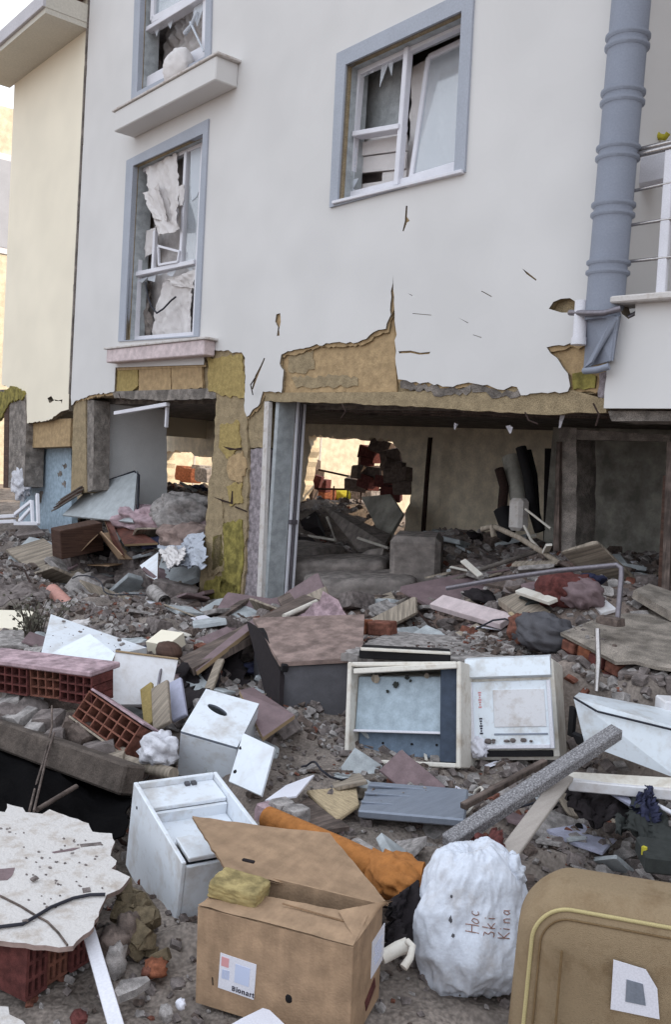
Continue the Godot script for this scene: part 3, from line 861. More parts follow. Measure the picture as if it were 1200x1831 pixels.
func window_right(h: Node3D, w1: Array) -> void:
	var so := [Vector2(1.192, 5.692), Vector2(2.982, 5.713), Vector2(3.033, 4.192), Vector2(1.239, 4.191)]
	part("window_surround", [ring(so, w1, 0.024, -0.05), M.surround], h)
	var o := [Vector2(1.267, 5.602), Vector2(2.758, 5.633), Vector2(2.802, 4.260), Vector2(1.240, 4.318)]
	var i := [Vector2(1.380, 5.490), Vector2(2.717, 5.528), Vector2(2.747, 4.343), Vector2(1.347, 4.365)]
	var fr := part("window", [ring(o, i, -0.14, -0.2), M.pvc], h)
	var rvl := MB.new()
	for k in 4:
		var a: Vector2 = w1[k]
		var b: Vector2 = w1[(k + 1) % 4]
		rvl.quad(Vector3(a.x, a.y, -0.051), Vector3(b.x, b.y, -0.051), Vector3(o[(k + 1) % 4].x, o[(k + 1) % 4].y, -0.19), Vector3(o[k].x, o[k].y, -0.19))
	part("reveal", [rvl, M.surround], fr)
	stick([Vector2(2.047, 5.549), Vector2(2.036, 4.295)][0], [Vector2(2.047, 5.549), Vector2(2.036, 4.295)][1], 0.075, -0.15, 0.06, M.pvc, "mullion", fr)
	stick([Vector2(1.372, 4.910), Vector2(2.040, 4.831)][0], [Vector2(1.372, 4.910), Vector2(2.040, 4.831)][1], 0.13, -0.16, 0.05, M.pvc, "transom", fr)
	# sash of the right half, tipped in at the top
	var bl := Vector3(2.175, 4.355, -0.190)
	var tl := Vector3(2.134, 5.501, -0.340)
	var tr := Vector3(2.663, 5.527, -0.340)
	var br := Vector3(2.793, 4.363, -0.190)
	var s := MB.new()
	for e in [[bl, tl], [tl, tr], [tr, br], [br, bl]]:
		s.bar(e[0], e[1], 0.05, 0.045, Vector3.BACK, 0.005)
	var sash := part("sash", [s, M.pvc], fr)
	var pn := MB.new()
	pn.plate(bl, tl, tr, br, 0.006)
	part("pane", [pn, M.glass], sash)
	var top_l := [Vector2(1.380, 5.490), Vector2(1.978, 5.515), Vector2(1.987, 4.849), Vector2(1.356, 4.930)]
	part("broken_glass", [shards(top_l, -0.172, 4, 0.22, 0), M.frosted], fr)
	var lower := [Vector2(1.366, 4.830), Vector2(2.009, 4.782), Vector2(2.010, 4.345), Vector2(1.347, 4.365)]
	part("broken_glass", [shards(lower, -0.172, 8, 0.1, 3), M.frosted], fr)
	# the sill, a thin white board
	var sl := MB.new()
	var sq := [Vector2(1.305, 4.224), Vector2(3.020, 4.195)]
	sl.bar(Vector3(sq[0].x, sq[0].y, -0.05), Vector3(sq[1].x, sq[1].y, -0.05), 0.2, 0.03, Vector3.UP, 0.004)
	part("sill", [sl, M.pvc], fr)
	var bl2 := MB.new()
	bl2.cloth(Vector3(1.006, 5.700, -0.420), Vector3(1.785, 5.722, -0.420), Vector3(1.766, 4.933, -0.420), Vector3(1.007, 5.020, -0.420), 10, 10, 0.02, 44, 2.0)
	solo("added_backing", [bl2, M.plaster_grey], "added grey blind behind the upper left pane of the right-hand window", "backing")  # added to lift the black room behind this pane
	var ws := MB.new()
	ws.cloth(Vector3(1.061, 4.992, -0.360), Vector3(1.864, 4.889, -0.360), Vector3(1.878, 4.310, -0.360), Vector3(1.088, 4.411, -0.360), 12, 12, 0.03, 46, 3.0)
	solo("added_white_sheet", [ws, M.curtain], "white sheet added behind the boards to hide the dark gap in the right-hand upper window", "sheet")  # added to cover the dark gap behind the boards
	# white boards stacked against the inside of the lower left pane
	for k in 3:
		var q := [[Vector2(1.274, 4.885), Vector2(1.958, 4.819), Vector2(1.974, 4.670), Vector2(1.288, 4.755)], [Vector2(1.289, 4.744), Vector2(1.975, 4.660), Vector2(1.976, 4.504), Vector2(1.288, 4.590)], [Vector2(1.290, 4.579), Vector2(1.977, 4.493), Vector2(1.979, 4.326), Vector2(1.292, 4.390)]][k] as Array
		var b := MB.new()
		b.prism(q, -0.26 - 0.02 * k, -0.3)
		solo("white_board", [b, M.curtain], ["topmost white board leaning inside the right-hand upper window", "middle white board leaning inside the right-hand upper window", "lowest white board leaning inside the right-hand upper window"][k], "board", "white boards leaning inside the right-hand window")
	var cu := MB.new()
	cu.cloth(Vector3(1.785, 5.550, -0.460), Vector3(2.627, 5.560, -0.460), Vector3(2.710, 4.325, -0.360), Vector3(1.905, 4.343, -0.360), 24, 20, 0.06, 12, 3.0)
	solo("curtain", [cu, M.curtain], "pale curtain hanging behind the tipped pane of the right-hand upper window", "curtain")

func window_lower(h: Node3D, w2: Array) -> void:
	var so := [Vector2(-3.316, 5.574), Vector2(-1.195, 5.633), Vector2(-1.137, 3.057), Vector2(-3.284, 3.110)]
	part("window_surround", [ring(so, w2, 0.022, -0.05), M.surround], h)
	var o := [Vector2(-3.256, 5.497), Vector2(-1.557, 5.515), Vector2(-1.500, 3.093), Vector2(-3.198, 3.119)]
	var i := [Vector2(-3.133, 5.413), Vector2(-1.589, 5.441), Vector2(-1.547, 3.158), Vector2(-3.073, 3.189)]
	var fr := part("window", [ring(o, i, -0.13, -0.19), M.pvc], h)
	var rvl := MB.new()
	for k in 4:
		var a: Vector2 = w2[k]
		var b: Vector2 = w2[(k + 1) % 4]
		rvl.quad(Vector3(a.x, a.y, -0.051), Vector3(b.x, b.y, -0.051), Vector3(o[(k + 1) % 4].x, o[(k + 1) % 4].y, -0.18), Vector3(o[k].x, o[k].y, -0.18))
	part("reveal", [rvl, M.surround], fr)
	for s in [[[Vector2(-1.951, 5.447), Vector2(-1.935, 4.058)], 0.07, "mullion"], [[Vector2(-2.617, 5.442), Vector2(-2.638, 5.227)], 0.06, "mullion"], [[Vector2(-2.687, 4.576), Vector2(-2.688, 4.044)], 0.05, "mullion"], [[Vector2(-3.185, 4.039), Vector2(-1.560, 4.021)], 0.1, "transom"]]:
		stick(s[0][0], s[0][1], s[1], -0.15, 0.06, M.pvc, s[2], fr)
	var pn := MB.new()
	pn.prism([Vector2(-1.870, 5.457), Vector2(-1.561, 5.459), Vector2(-1.525, 4.064), Vector2(-1.851, 4.062)], -0.15, -0.156)
	part("pane", [pn, M.glass], fr)
	var sh := MB.new()
	sh.prism([Vector2(-1.868, 5.443), Vector2(-1.559, 5.445), Vector2(-1.546, 4.968), Vector2(-1.651, 4.837), Vector2(-1.769, 4.802)], -0.143, -0.147)
	part("broken_glass", [sh, M.frosted], fr)
	part("broken_glass", [shards([Vector2(-3.164, 3.977), Vector2(-1.600, 3.993), Vector2(-1.547, 3.158), Vector2(-3.107, 3.191)], -0.162, 14, 0.16, 0), M.frosted], fr)
	part("broken_glass", [shards([Vector2(-3.164, 3.977), Vector2(-1.600, 3.993), Vector2(-1.547, 3.158), Vector2(-3.107, 3.191)], -0.168, 15, 0.14, 3), M.frosted], fr)
	# small bent casement left hanging in the middle light
	var cs := MB.new()
	var q := [Vector3(-2.490, 4.333, -0.100), Vector3(-1.919, 4.187, -0.100), Vector3(-1.948, 4.065, -0.100), Vector3(-2.447, 4.081, -0.100)]
	for k in 4:
		cs.bar(q[k], q[(k + 1) % 4], 0.03, 0.03, Vector3.BACK, 0.003)
	part("bent_casement", [cs, M.pvc], fr)
	var cu := MB.new()
	cu.cloth(Vector3(-2.925, 5.432, -0.100), Vector3(-2.158, 5.464, -0.130), Vector3(-1.847, 4.446, -0.050), Vector3(-2.451, 4.459, -0.030), 24, 26, 0.09, 5, 4.0)
	cu.cloth(Vector3(-2.897, 5.080, -0.040), Vector3(-2.400, 5.094, -0.020), Vector3(-2.178, 4.601, -0.050), Vector3(-2.547, 4.682, -0.060), 12, 12, 0.06, 6, 3.0)
	solo("curtain", [cu, M.curtain], "torn white curtain billowing through the tall left window above its transom", "curtain")
	var c2 := MB.new()
	var cs2 := MB.new()
	cs2.cloth(Vector3(-2.139, 5.009, -0.100), Vector3(-1.915, 5.024, -0.100), Vector3(-1.913, 4.760, -0.100), Vector3(-2.083, 4.760, -0.100), 10, 10, 0.04, 7, 3.0)
	c2.cloth(Vector3(-3.039, 4.638, -0.200), Vector3(-2.709, 4.641, -0.200), Vector3(-2.695, 4.381, -0.200), Vector3(-3.058, 4.239, -0.200), 10, 10, 0.05, 9, 3.0)
	solo("curtain", [cs2, M.curtain], "small scrap of white curtain at the mullion of the tall left window", "curtain")
	solo("curtain", [c2, M.curtain], "scrap of white curtain low in the left light of the tall left window", "curtain")
	var c3 := MB.new()
	c3.cloth(Vector3(-2.577, 3.895, -0.250), Vector3(-1.684, 3.899, -0.200), Vector3(-1.769, 3.170, -0.250), Vector3(-2.854, 3.196, -0.300), 20, 20, 0.08, 11, 3.0)
	c3.cloth(Vector3(-2.428, 3.907, -0.200), Vector3(-1.577, 3.933, -0.150), Vector3(-1.581, 3.701, -0.160), Vector3(-2.179, 3.795, -0.200), 16, 10, 0.05, 12, 4.0)
	solo("curtain", [c3, M.curtain], "grey white curtain bunched below the transom of the tall left window", "curtain")
	var c4 := MB.new()
	c4.cloth(Vector3(-3.420, 3.990, -0.300), Vector3(-3.087, 4.003, -0.350), Vector3(-2.969, 3.218, -0.300), Vector3(-3.332, 3.223, -0.300), 16, 20, 0.1, 13, 5.0)
	solo("curtain", [c4, M.sofa], "dark narrow curtain at the left jamb of the tall left window", "curtain")
	var nc := MB.new()
	nc.cloth(Vector3(-3.955, 5.716, -0.420), Vector3(-1.953, 5.744, -0.420), Vector3(-1.907, 3.100, -0.420), Vector3(-3.796, 3.120, -0.420), 40, 20, 0.08, 33, 10.0)
	solo("added_grey_sheet", [nc, M.room], "grey sheet added behind the torn curtains to lighten the tall left window", "curtain")  # added so the gaps around the curtains do not go black
	var cb := MB.new()
	cb.tube([Vector3(-2.855, 3.902, -0.130), Vector3(-2.750, 3.703, -0.120), Vector3(-2.620, 3.557, -0.110), Vector3(-2.436, 3.453, -0.100), Vector3(-2.279, 3.500, -0.110), Vector3(-2.102, 3.595, -0.120), Vector3(-2.008, 3.631, -0.130)], 0.012, -1, 6)
	solo("cable", [cb, M.cable], "dark cable sagging across the lower pane of the tall left window", "cable")

func window_upper(h: Node3D, w3: Array) -> void:
	var so := [Vector2(-3.362, 8.688), Vector2(-1.373, 8.356), Vector2(-1.231, 6.299), Vector2(-3.268, 6.312)]
	part("window_surround", [ring(so, w3, 0.022, -0.05), M.surround], h)
	var o := [Vector2(-3.417, 8.772), Vector2(-1.721, 8.537), Vector2(-1.599, 6.505), Vector2(-3.358, 6.552)]
	var i := [Vector2(-3.292, 8.650), Vector2(-1.791, 8.467), Vector2(-1.696, 6.668), Vector2(-3.243, 6.687)]
	var fr := part("window", [ring(o, i, -0.12, -0.18), M.pvc], h)
	stick([Vector2(-3.328, 7.312), Vector2(-1.641, 7.263)][0], [Vector2(-3.328, 7.312), Vector2(-1.641, 7.263)][1], 0.13, -0.14, 0.06, M.pvc, "transom", fr)
	var s := MB.new()
	var q := [Vector2(-3.035, 8.313), Vector2(-1.754, 8.165), Vector2(-1.710, 7.298), Vector2(-3.007, 7.390)]
	for k in 4:
		var a: Vector2 = q[k]
		var b: Vector2 = q[(k + 1) % 4]
		s.bar(Vector3(a.x, a.y, -0.11), Vector3(b.x, b.y, -0.11), 0.09, 0.05, Vector3.BACK, 0.006)
	var sash := part("sash", [s, M.pvc], fr)
	var p := MB.new()
	p.prism(q, -0.115, -0.121)
	part("pane", [p, M.glass], sash)
	part("broken_glass", [shards([Vector2(-3.248, 7.291), Vector2(-1.706, 7.235), Vector2(-1.689, 6.612), Vector2(-3.254, 6.637)], -0.152, 24, 0.35, 0), M.frosted], fr)
	part("broken_glass", [shards([Vector2(-3.248, 7.291), Vector2(-1.706, 7.235), Vector2(-1.689, 6.612), Vector2(-3.254, 6.637)], -0.158, 27, 0.12, 1), M.frosted], fr)
	var st := MB.new()
	st.tube([Vector3(-1.975, 7.034, -0.100), Vector3(-1.769, 6.791, -0.090), Vector3(-1.568, 6.553, -0.080)], 0.018, 0.012, 6)
	st.tube([Vector3(-1.858, 7.140, -0.120), Vector3(-1.943, 6.990, -0.100), Vector3(-2.102, 6.937, -0.100)], 0.022, 0.03, 6)
	part("glazing_strip", [st, M.frosted], fr)
	var cu := MB.new()
	cu.cloth(Vector3(-3.324, 7.601, -0.500), Vector3(-2.256, 7.547, -0.500), Vector3(-2.260, 6.839, -0.500), Vector3(-3.267, 6.826, -0.500), 40, 14, 0.12, 15, 12.0)
	solo("curtain", [cu, M.room], "grey gathered curtain behind the broken topmost window", "curtain")
	var c2 := MB.new()
	c2.cloth(Vector3(-3.545, 7.411, -0.300), Vector3(-3.190, 7.400, -0.300), Vector3(-3.113, 6.721, -0.300), Vector3(-3.535, 6.743, -0.300), 16, 14, 0.1, 16, 6.0)
	solo("curtain", [c2, M.sofa], "brown curtain at the left side of the broken topmost window", "curtain")
	var pl := MB.new()
	pl.lump(Transform3D(Basis(), Vector3(-2.006, 6.444, 0.020)), Vector3(0.26, 0.22, 0.14), 2.4, 0.15, 18)
	solo("pillow", [pl, M.curtain], "white pillow lying on the ledge of the topmost window", "pillow")

func duct(h: Node3D) -> void:
	# wide grey duct with double collars, broken off above the ruined ground floor
	var c0 := Vector3(4.523, 3.140, 0.020)
	var r := 0.135
	var cx := c0.x + 0.02
	var cz := 0.06
	var d := MB.new()
	var y1: float = Vector3(4.519, 2.835, 0.060).y
	d.tube([Vector3(cx, y1, cz), Vector3(cx, 10.3, cz)], r, -1, 28)
	var dp := part("duct", [d, M.duct], h)
	for y in [Vector3(4.500, 5.241, 0.100).y, Vector3(4.555, 4.778, 0.100).y, Vector3(4.558, 4.395, 0.100).y, Vector3(4.556, 4.011, 0.100).y, Vector3(4.550, 3.616, 0.100).y, Vector3(4.550, 3.210, 0.100).y]:
		for o in [-0.035, 0.035]:
			var c := MB.new()
			c.tube([Vector3(cx, y + o - 0.02, cz), Vector3(cx, y + o - 0.008, cz)], r + 0.002, r + 0.02, 28)
			c.tube([Vector3(cx, y + o - 0.008, cz), Vector3(cx, y + o + 0.008, cz)], r + 0.02, r + 0.02, 28, false)
			c.tube([Vector3(cx, y + o + 0.008, cz), Vector3(cx, y + o + 0.02, cz)], r + 0.02, r + 0.002, 28)
			part("collar", [c, M.duct], dp)
	# the torn lower length, crushed flat and folded
	var t := MB.new()
	t.plate(Vector3(4.458, 2.889, 0.130), Vector3(4.716, 2.841, 0.160), Vector3(4.695, 2.538, 0.150), Vector3(4.408, 2.507, 0.050), 0.02)
	t.plate(Vector3(4.716, 2.841, 0.160), Vector3(4.657, 2.890, 0.020), Vector3(4.625, 2.576, 0.020), Vector3(4.695, 2.538, 0.150), 0.02)
	part("torn_duct", [t, M.duct], h)
	var t2 := MB.new()
	t2.plate(Vector3(4.693, 2.791, 0.200), Vector3(4.742, 2.812, 0.190), Vector3(4.554, 2.529, 0.170), Vector3(4.455, 2.499, 0.110), 0.015)
	t2.tube([Vector3(4.446, 2.480, 0.100), Vector3(4.599, 2.477, 0.160), Vector3(4.674, 2.501, 0.140)], 0.026, -1, 8)
	part("duct_fold", [t2, M.duct], h)
	var cl := MB.new()
	cl.tube([Vector3(4.291, 2.907, 0.120), Vector3(4.508, 2.871, 0.220), Vector3(4.646, 2.861, 0.220), Vector3(4.737, 2.894, 0.160)], 0.022, -1, 8)
	part("clamp", [cl, M.steel], h)
	var p := MB.new()
	p.tube([Vector3(4.399, 2.980, 0.140), Vector3(4.405, 2.683, 0.140)], 0.048, -1, 16)
	p.tube([Vector3(4.402, 2.715, 0.140), Vector3(4.403, 2.663, 0.140)], 0.056, -1, 16)
	part("pipe", [p, M.pvc], h)

func balcony(h: Node3D) -> void:
	var q := rag([Vector2(4.587, 2.955), Vector2(4.655, 2.957), Vector2(4.685, 2.880), Vector2(4.743, 2.837), Vector2(4.793, 2.857), Vector2(4.788, 2.954), Vector2(5.090, 2.954), Vector2(5.419, 2.953), Vector2(6.501, 2.936), Vector2(6.570, 2.215), Vector2(4.606, 2.213), Vector2(4.598, 2.577)], 0.006, 0.06, 71, 0.5)
	var e := MB.new()
	var f := MB.new()
	f.prism(q, 0.06, -0.06, 2, e)
	var b := part("balcony", [f, M.render, e, M.broken_edge], h)
	flat("edge_beam", [Vector2(4.591, 2.200), Vector2(6.559, 2.209), Vector2(6.563, 2.159), Vector2(4.626, 2.128)], -0.02, -0.34, M.concrete, b)
	var cp := MB.new()
	cp.bar(Vector3(4.591, 2.967, 0.020), Vector3(6.501, 2.933, 0.020), 0.26, 0.05, Vector3.UP, 0.01)
	part("coping", [cp, M.plaster_white], b)
	var fl := MB.new()
	fl.box(Transform3D(Basis(), Vector3(6.6, 2.62, -0.75)), Vector3(4.0, 0.16, 1.2))
	part("balcony_floor", [fl, M.concrete], b)
	var rb := MB.new()
	rb.tube([Vector3(4.621, 2.810, 0.050), Vector3(4.751, 2.891, -0.030)], 0.02, -1, 6)
	part("reinforcing_bar", [rb, M.steel], b)
	# rails and posts
	for r in [[Vector3(4.623, 3.996, 0.000), Vector3(6.167, 3.988, 0.000), 0.022], [Vector3(4.616, 4.038, -0.020), Vector3(6.156, 4.025, -0.020), 0.018], [Vector3(4.622, 3.748, 0.000), Vector3(6.189, 3.763, 0.000), 0.012], [Vector3(4.623, 3.510, 0.000), Vector3(6.215, 3.490, 0.000), 0.012], [Vector3(4.617, 3.256, 0.000), Vector3(6.242, 3.211, 0.000), 0.012]]:
		var t := MB.new()
		t.tube([r[0], r[1]], r[2], -1, 10)
		part("rail", [t, M.chrome], b)
	var ps := MB.new()
	ps.bar(Vector3(4.912, 4.002, -0.010), Vector3(4.937, 2.995, -0.010), 0.07, 0.04, Vector3.BACK, 0.006)
	part("post", [ps, M.pvc], b)
	# recessed wall behind, with a door
	for w in [[Vector3(6.6, 6.4, -1.42), Vector3(4.2, 7.7, 0.12), "plaster_white"], [Vector3(4.46, 6.5, -0.72), Vector3(0.09, 7.7, 1.3), "render"]]:
		var m := MB.new()
		m.box(Transform3D(Basis(), w[0]), w[1])
		part("recess_wall", [m, M[w[2]]], h)
	var dr := MB.new()
	var a := Vector3(3.752, 6.777, -1.340)
	var c := Vector3(3.947, 4.599, -1.340)
	dr.box(Transform3D(Basis(), Vector3(a.x + 0.5, 5.0, -1.33)), Vector3(0.95, 4.6, 0.05), 0.01)
	part("balcony_door", [dr, M.plaster_grey], h)
	var bx := MB.new()
	bx.box(Transform3D(Basis(), Vector3(4.636, 3.989, -0.350)), Vector3(0.3, 0.22, 0.12), 0.02)
	solo("meter_box", [bx, M.pvc], "small white box hanging behind the balcony rails at the right edge", "box")
	var cb := MB.new()
	cb.tube([Vector3(4.392, 5.570, -0.500), Vector3(4.433, 5.068, -0.500), Vector3(4.440, 4.664, -0.500)], 0.012, -1, 6)
	var hc := solo("hanging_cable", [cb, M.cable], "black cable hanging down beside the balcony at upper right", "cable")
	var cn := MB.new()
	cn.box(Transform3D(Basis(Vector3.BACK, 0.2), Vector3(4.429, 4.638, -0.500)), Vector3(0.09, 0.07, 0.06), 0.01)
	cn.tube([Vector3(4.413, 4.614, -0.500), Vector3(4.410, 4.507, -0.500)], 0.008, -1, 5)
	cn.tube([Vector3(4.442, 4.606, -0.500), Vector3(4.465, 4.461, -0.500)], 0.008, -1, 5)
	cn.tube([Vector3(4.465, 4.600, -0.500), Vector3(4.496, 4.478, -0.500)], 0.008, -1, 5)
	part("junction_box", [cn, M.black], hc)
	var yl := MB.new()
	yl.tube([Vector3(4.431, 4.436, -0.500), Vector3(4.452, 4.356, -0.500), Vector3(4.500, 4.296, -0.500), Vector3(4.557, 4.275, -0.500), Vector3(4.581, 4.303, -0.500)], 0.03, 0.02, 10)
	solo("yellow_hose", [yl, M.yellow], "short curl of yellow hose hanging above the balcony rail", "hose")

func make_left_house() -> void:
	var h := thing("neighbouring_house", "cream rendered wing with an overhanging eave at the far left", "house", Vector3(-6.4, 0, 0))
	var outer := [Vector2(-7.88, 8.3), Vector2(-4.9, 8.3), Vector2(-4.9, 2.3)]
	outer.append_array([Vector2(-4.891, 2.140), Vector2(-5.097, 2.096), Vector2(-5.397, 2.058), Vector2(-5.658, 1.984), Vector2(-6.264, 1.948), Vector2(-6.583, 1.933), Vector2(-6.710, 2.345), Vector2(-7.299, 2.484), Vector2(-7.636, 2.566)])
	outer.append(Vector2(-7.88, 2.6))
	wall_panel("wall", rag(outer, 0.014, 0.06, 21, 1.4), [[Vector2(-5.747, 2.341), Vector2(-5.592, 2.375), Vector2(-5.471, 2.304), Vector2(-5.646, 2.260)], [Vector2(-5.397, 2.058), Vector2(-5.187, 2.130), Vector2(-4.894, 2.166), Vector2(-4.889, 2.123), Vector2(-5.138, 2.078)], [Vector2(-5.474, 2.322), Vector2(-5.295, 2.304), Vector2(-5.146, 2.320), Vector2(-5.159, 2.251), Vector2(-5.207, 2.295), Vector2(-5.426, 2.295)]], 0.0, -0.09, M.render_cream, M.broken_edge, h)
	flat("beam", [Vector2(-6.929, 1.973), Vector2(-5.028, 2.035), Vector2(-5.018, 1.602), Vector2(-6.821, 1.508)], -0.1, -0.4, M.insulation_tan, h)
	var bw := MB.new()
	bw.prism(rag([Vector2(-7.532, 1.475), Vector2(-5.554, 1.579), Vector2(-5.340, 0.146), Vector2(-7.716, -0.125)], 0.01, 0.1, 23, 9.0), -0.35, -0.45)
	part("blue_wall", [bw, M.paint_blue], h)
	for s in [[Vector2(-5.854, 1.291), Vector2(-5.721, 1.316), Vector2(-5.668, 1.246), Vector2(-5.777, 1.222)], [Vector2(-6.066, 1.140), Vector2(-5.886, 1.179), Vector2(-5.832, 1.108), Vector2(-5.988, 1.071)], [Vector2(-5.864, 0.995), Vector2(-5.686, 1.025), Vector2(-5.673, 0.917), Vector2(-5.812, 0.943)], [Vector2(-6.845, 0.755), Vector2(-6.599, 0.792), Vector2(-6.672, 0.575), Vector2(-6.771, 0.566)]]:
		flat("flaked_patch", rag(s, 0.02, 0.03, 5), -0.346, -0.351, M.concrete_dark, h)
	flat("column", rag([Vector2(-7.498, 2.347), Vector2(-6.663, 2.399), Vector2(-6.539, 1.802), Vector2(-6.500, 0.866), Vector2(-7.467, 0.777)], 0.012, 0.08, 24, 9.0), 0.02, -0.3, M.concrete, h)
	flat("column_edge", [Vector2(-7.597, 2.267), Vector2(-7.382, 2.306), Vector2(-7.248, 0.793), Vector2(-7.466, 0.777)], 0.03, -0.2, M.wood_dark, h)
	flat("insulation_patch", rag([Vector2(-8.013, 2.428), Vector2(-7.513, 2.482), Vector2(-7.305, 2.557), Vector2(-6.665, 2.435), Vector2(-6.702, 2.323), Vector2(-7.114, 2.305), Vector2(-7.373, 2.228), Vector2(-7.522, 2.111), Vector2(-7.943, 1.868)], 0.03, 0.05, 25), 0.05, 0.0, M.insulation_green, h)
	# eave: soffit, fascia and roof
	var e := MB.new()
	e.box(Transform3D(Basis(), Vector3(-6.5, 7.86, 0.32)), Vector3(3.26, 0.08, 0.66))
	part("soffit", [e, M.soffit], h)
	var fa := MB.new()
	fa.box(Transform3D(Basis(), Vector3(-6.5, 8.0, 0.67)), Vector3(3.28, 0.2, 0.05), 0.006)
	part("fascia", [fa, M.fascia], h)
	var en := MB.new()
	en.box(Transform3D(Basis(), Vector3(-4.872, 8.03, 0.34)), Vector3(0.02, 0.26, 0.7))
	en.box(Transform3D(Basis(), Vector3(-6.5, 8.125, 0.34)), Vector3(3.26, 0.02, 0.66))
	part("eave_end", [en, M.soffit], h)
	var rf := MB.new()
	rf.plate(Vector3(-8.1, 8.2, 0.5), Vector3(-4.9, 8.2, 0.5), Vector3(-4.88, 9.6, -2.4), Vector3(-8.2, 9.6, -2.4), 0.1)
	part("roof", [rf, M.roof_tile], h)
	for w in [[Vector3(-7.8, 5.1, -2.3), Vector3(0.16, 6.4, 4.3), "side_wall"], [Vector3(-6.4, 5.1, -4.5), Vector3(3.0, 6.4, 0.16), "back_wall"], [Vector3(-6.4, 2.5, -2.3), Vector3(3.0, 0.2, 4.2), "floor_slab"]]:
		var b := MB.new()
		b.box(Transform3D(Basis(), w[0]), w[1])
		part(w[2], [b, M.render_cream], h)
	# the sunlit house further along
	var f := thing("far_house", "sunlit pale house glimpsed beyond the left corner", "house", Vector3(-24, 0, -5))
	var a := MB.new()
	a.box(Transform3D(Basis(), Vector3(-24.0, 6.0, -5.0)), Vector3(4.0, 12.6, 16.0))
	part("wall", [a, M.sunlit_wall], f)
	var w := MB.new()
	w.box(Transform3D(Basis(), Vector3(-22.0, 9.2, -4.4)), Vector3(0.1, 3.2, 2.2), 0.01)
	var wn := part("window", [w, M.pvc], f)
	var wp := MB.new()
	wp.box(Transform3D(Basis(), Vector3(-21.94, 9.2, -4.4)), Vector3(0.02, 2.8, 1.9))
	part("pane", [wp, M.surround], wn)

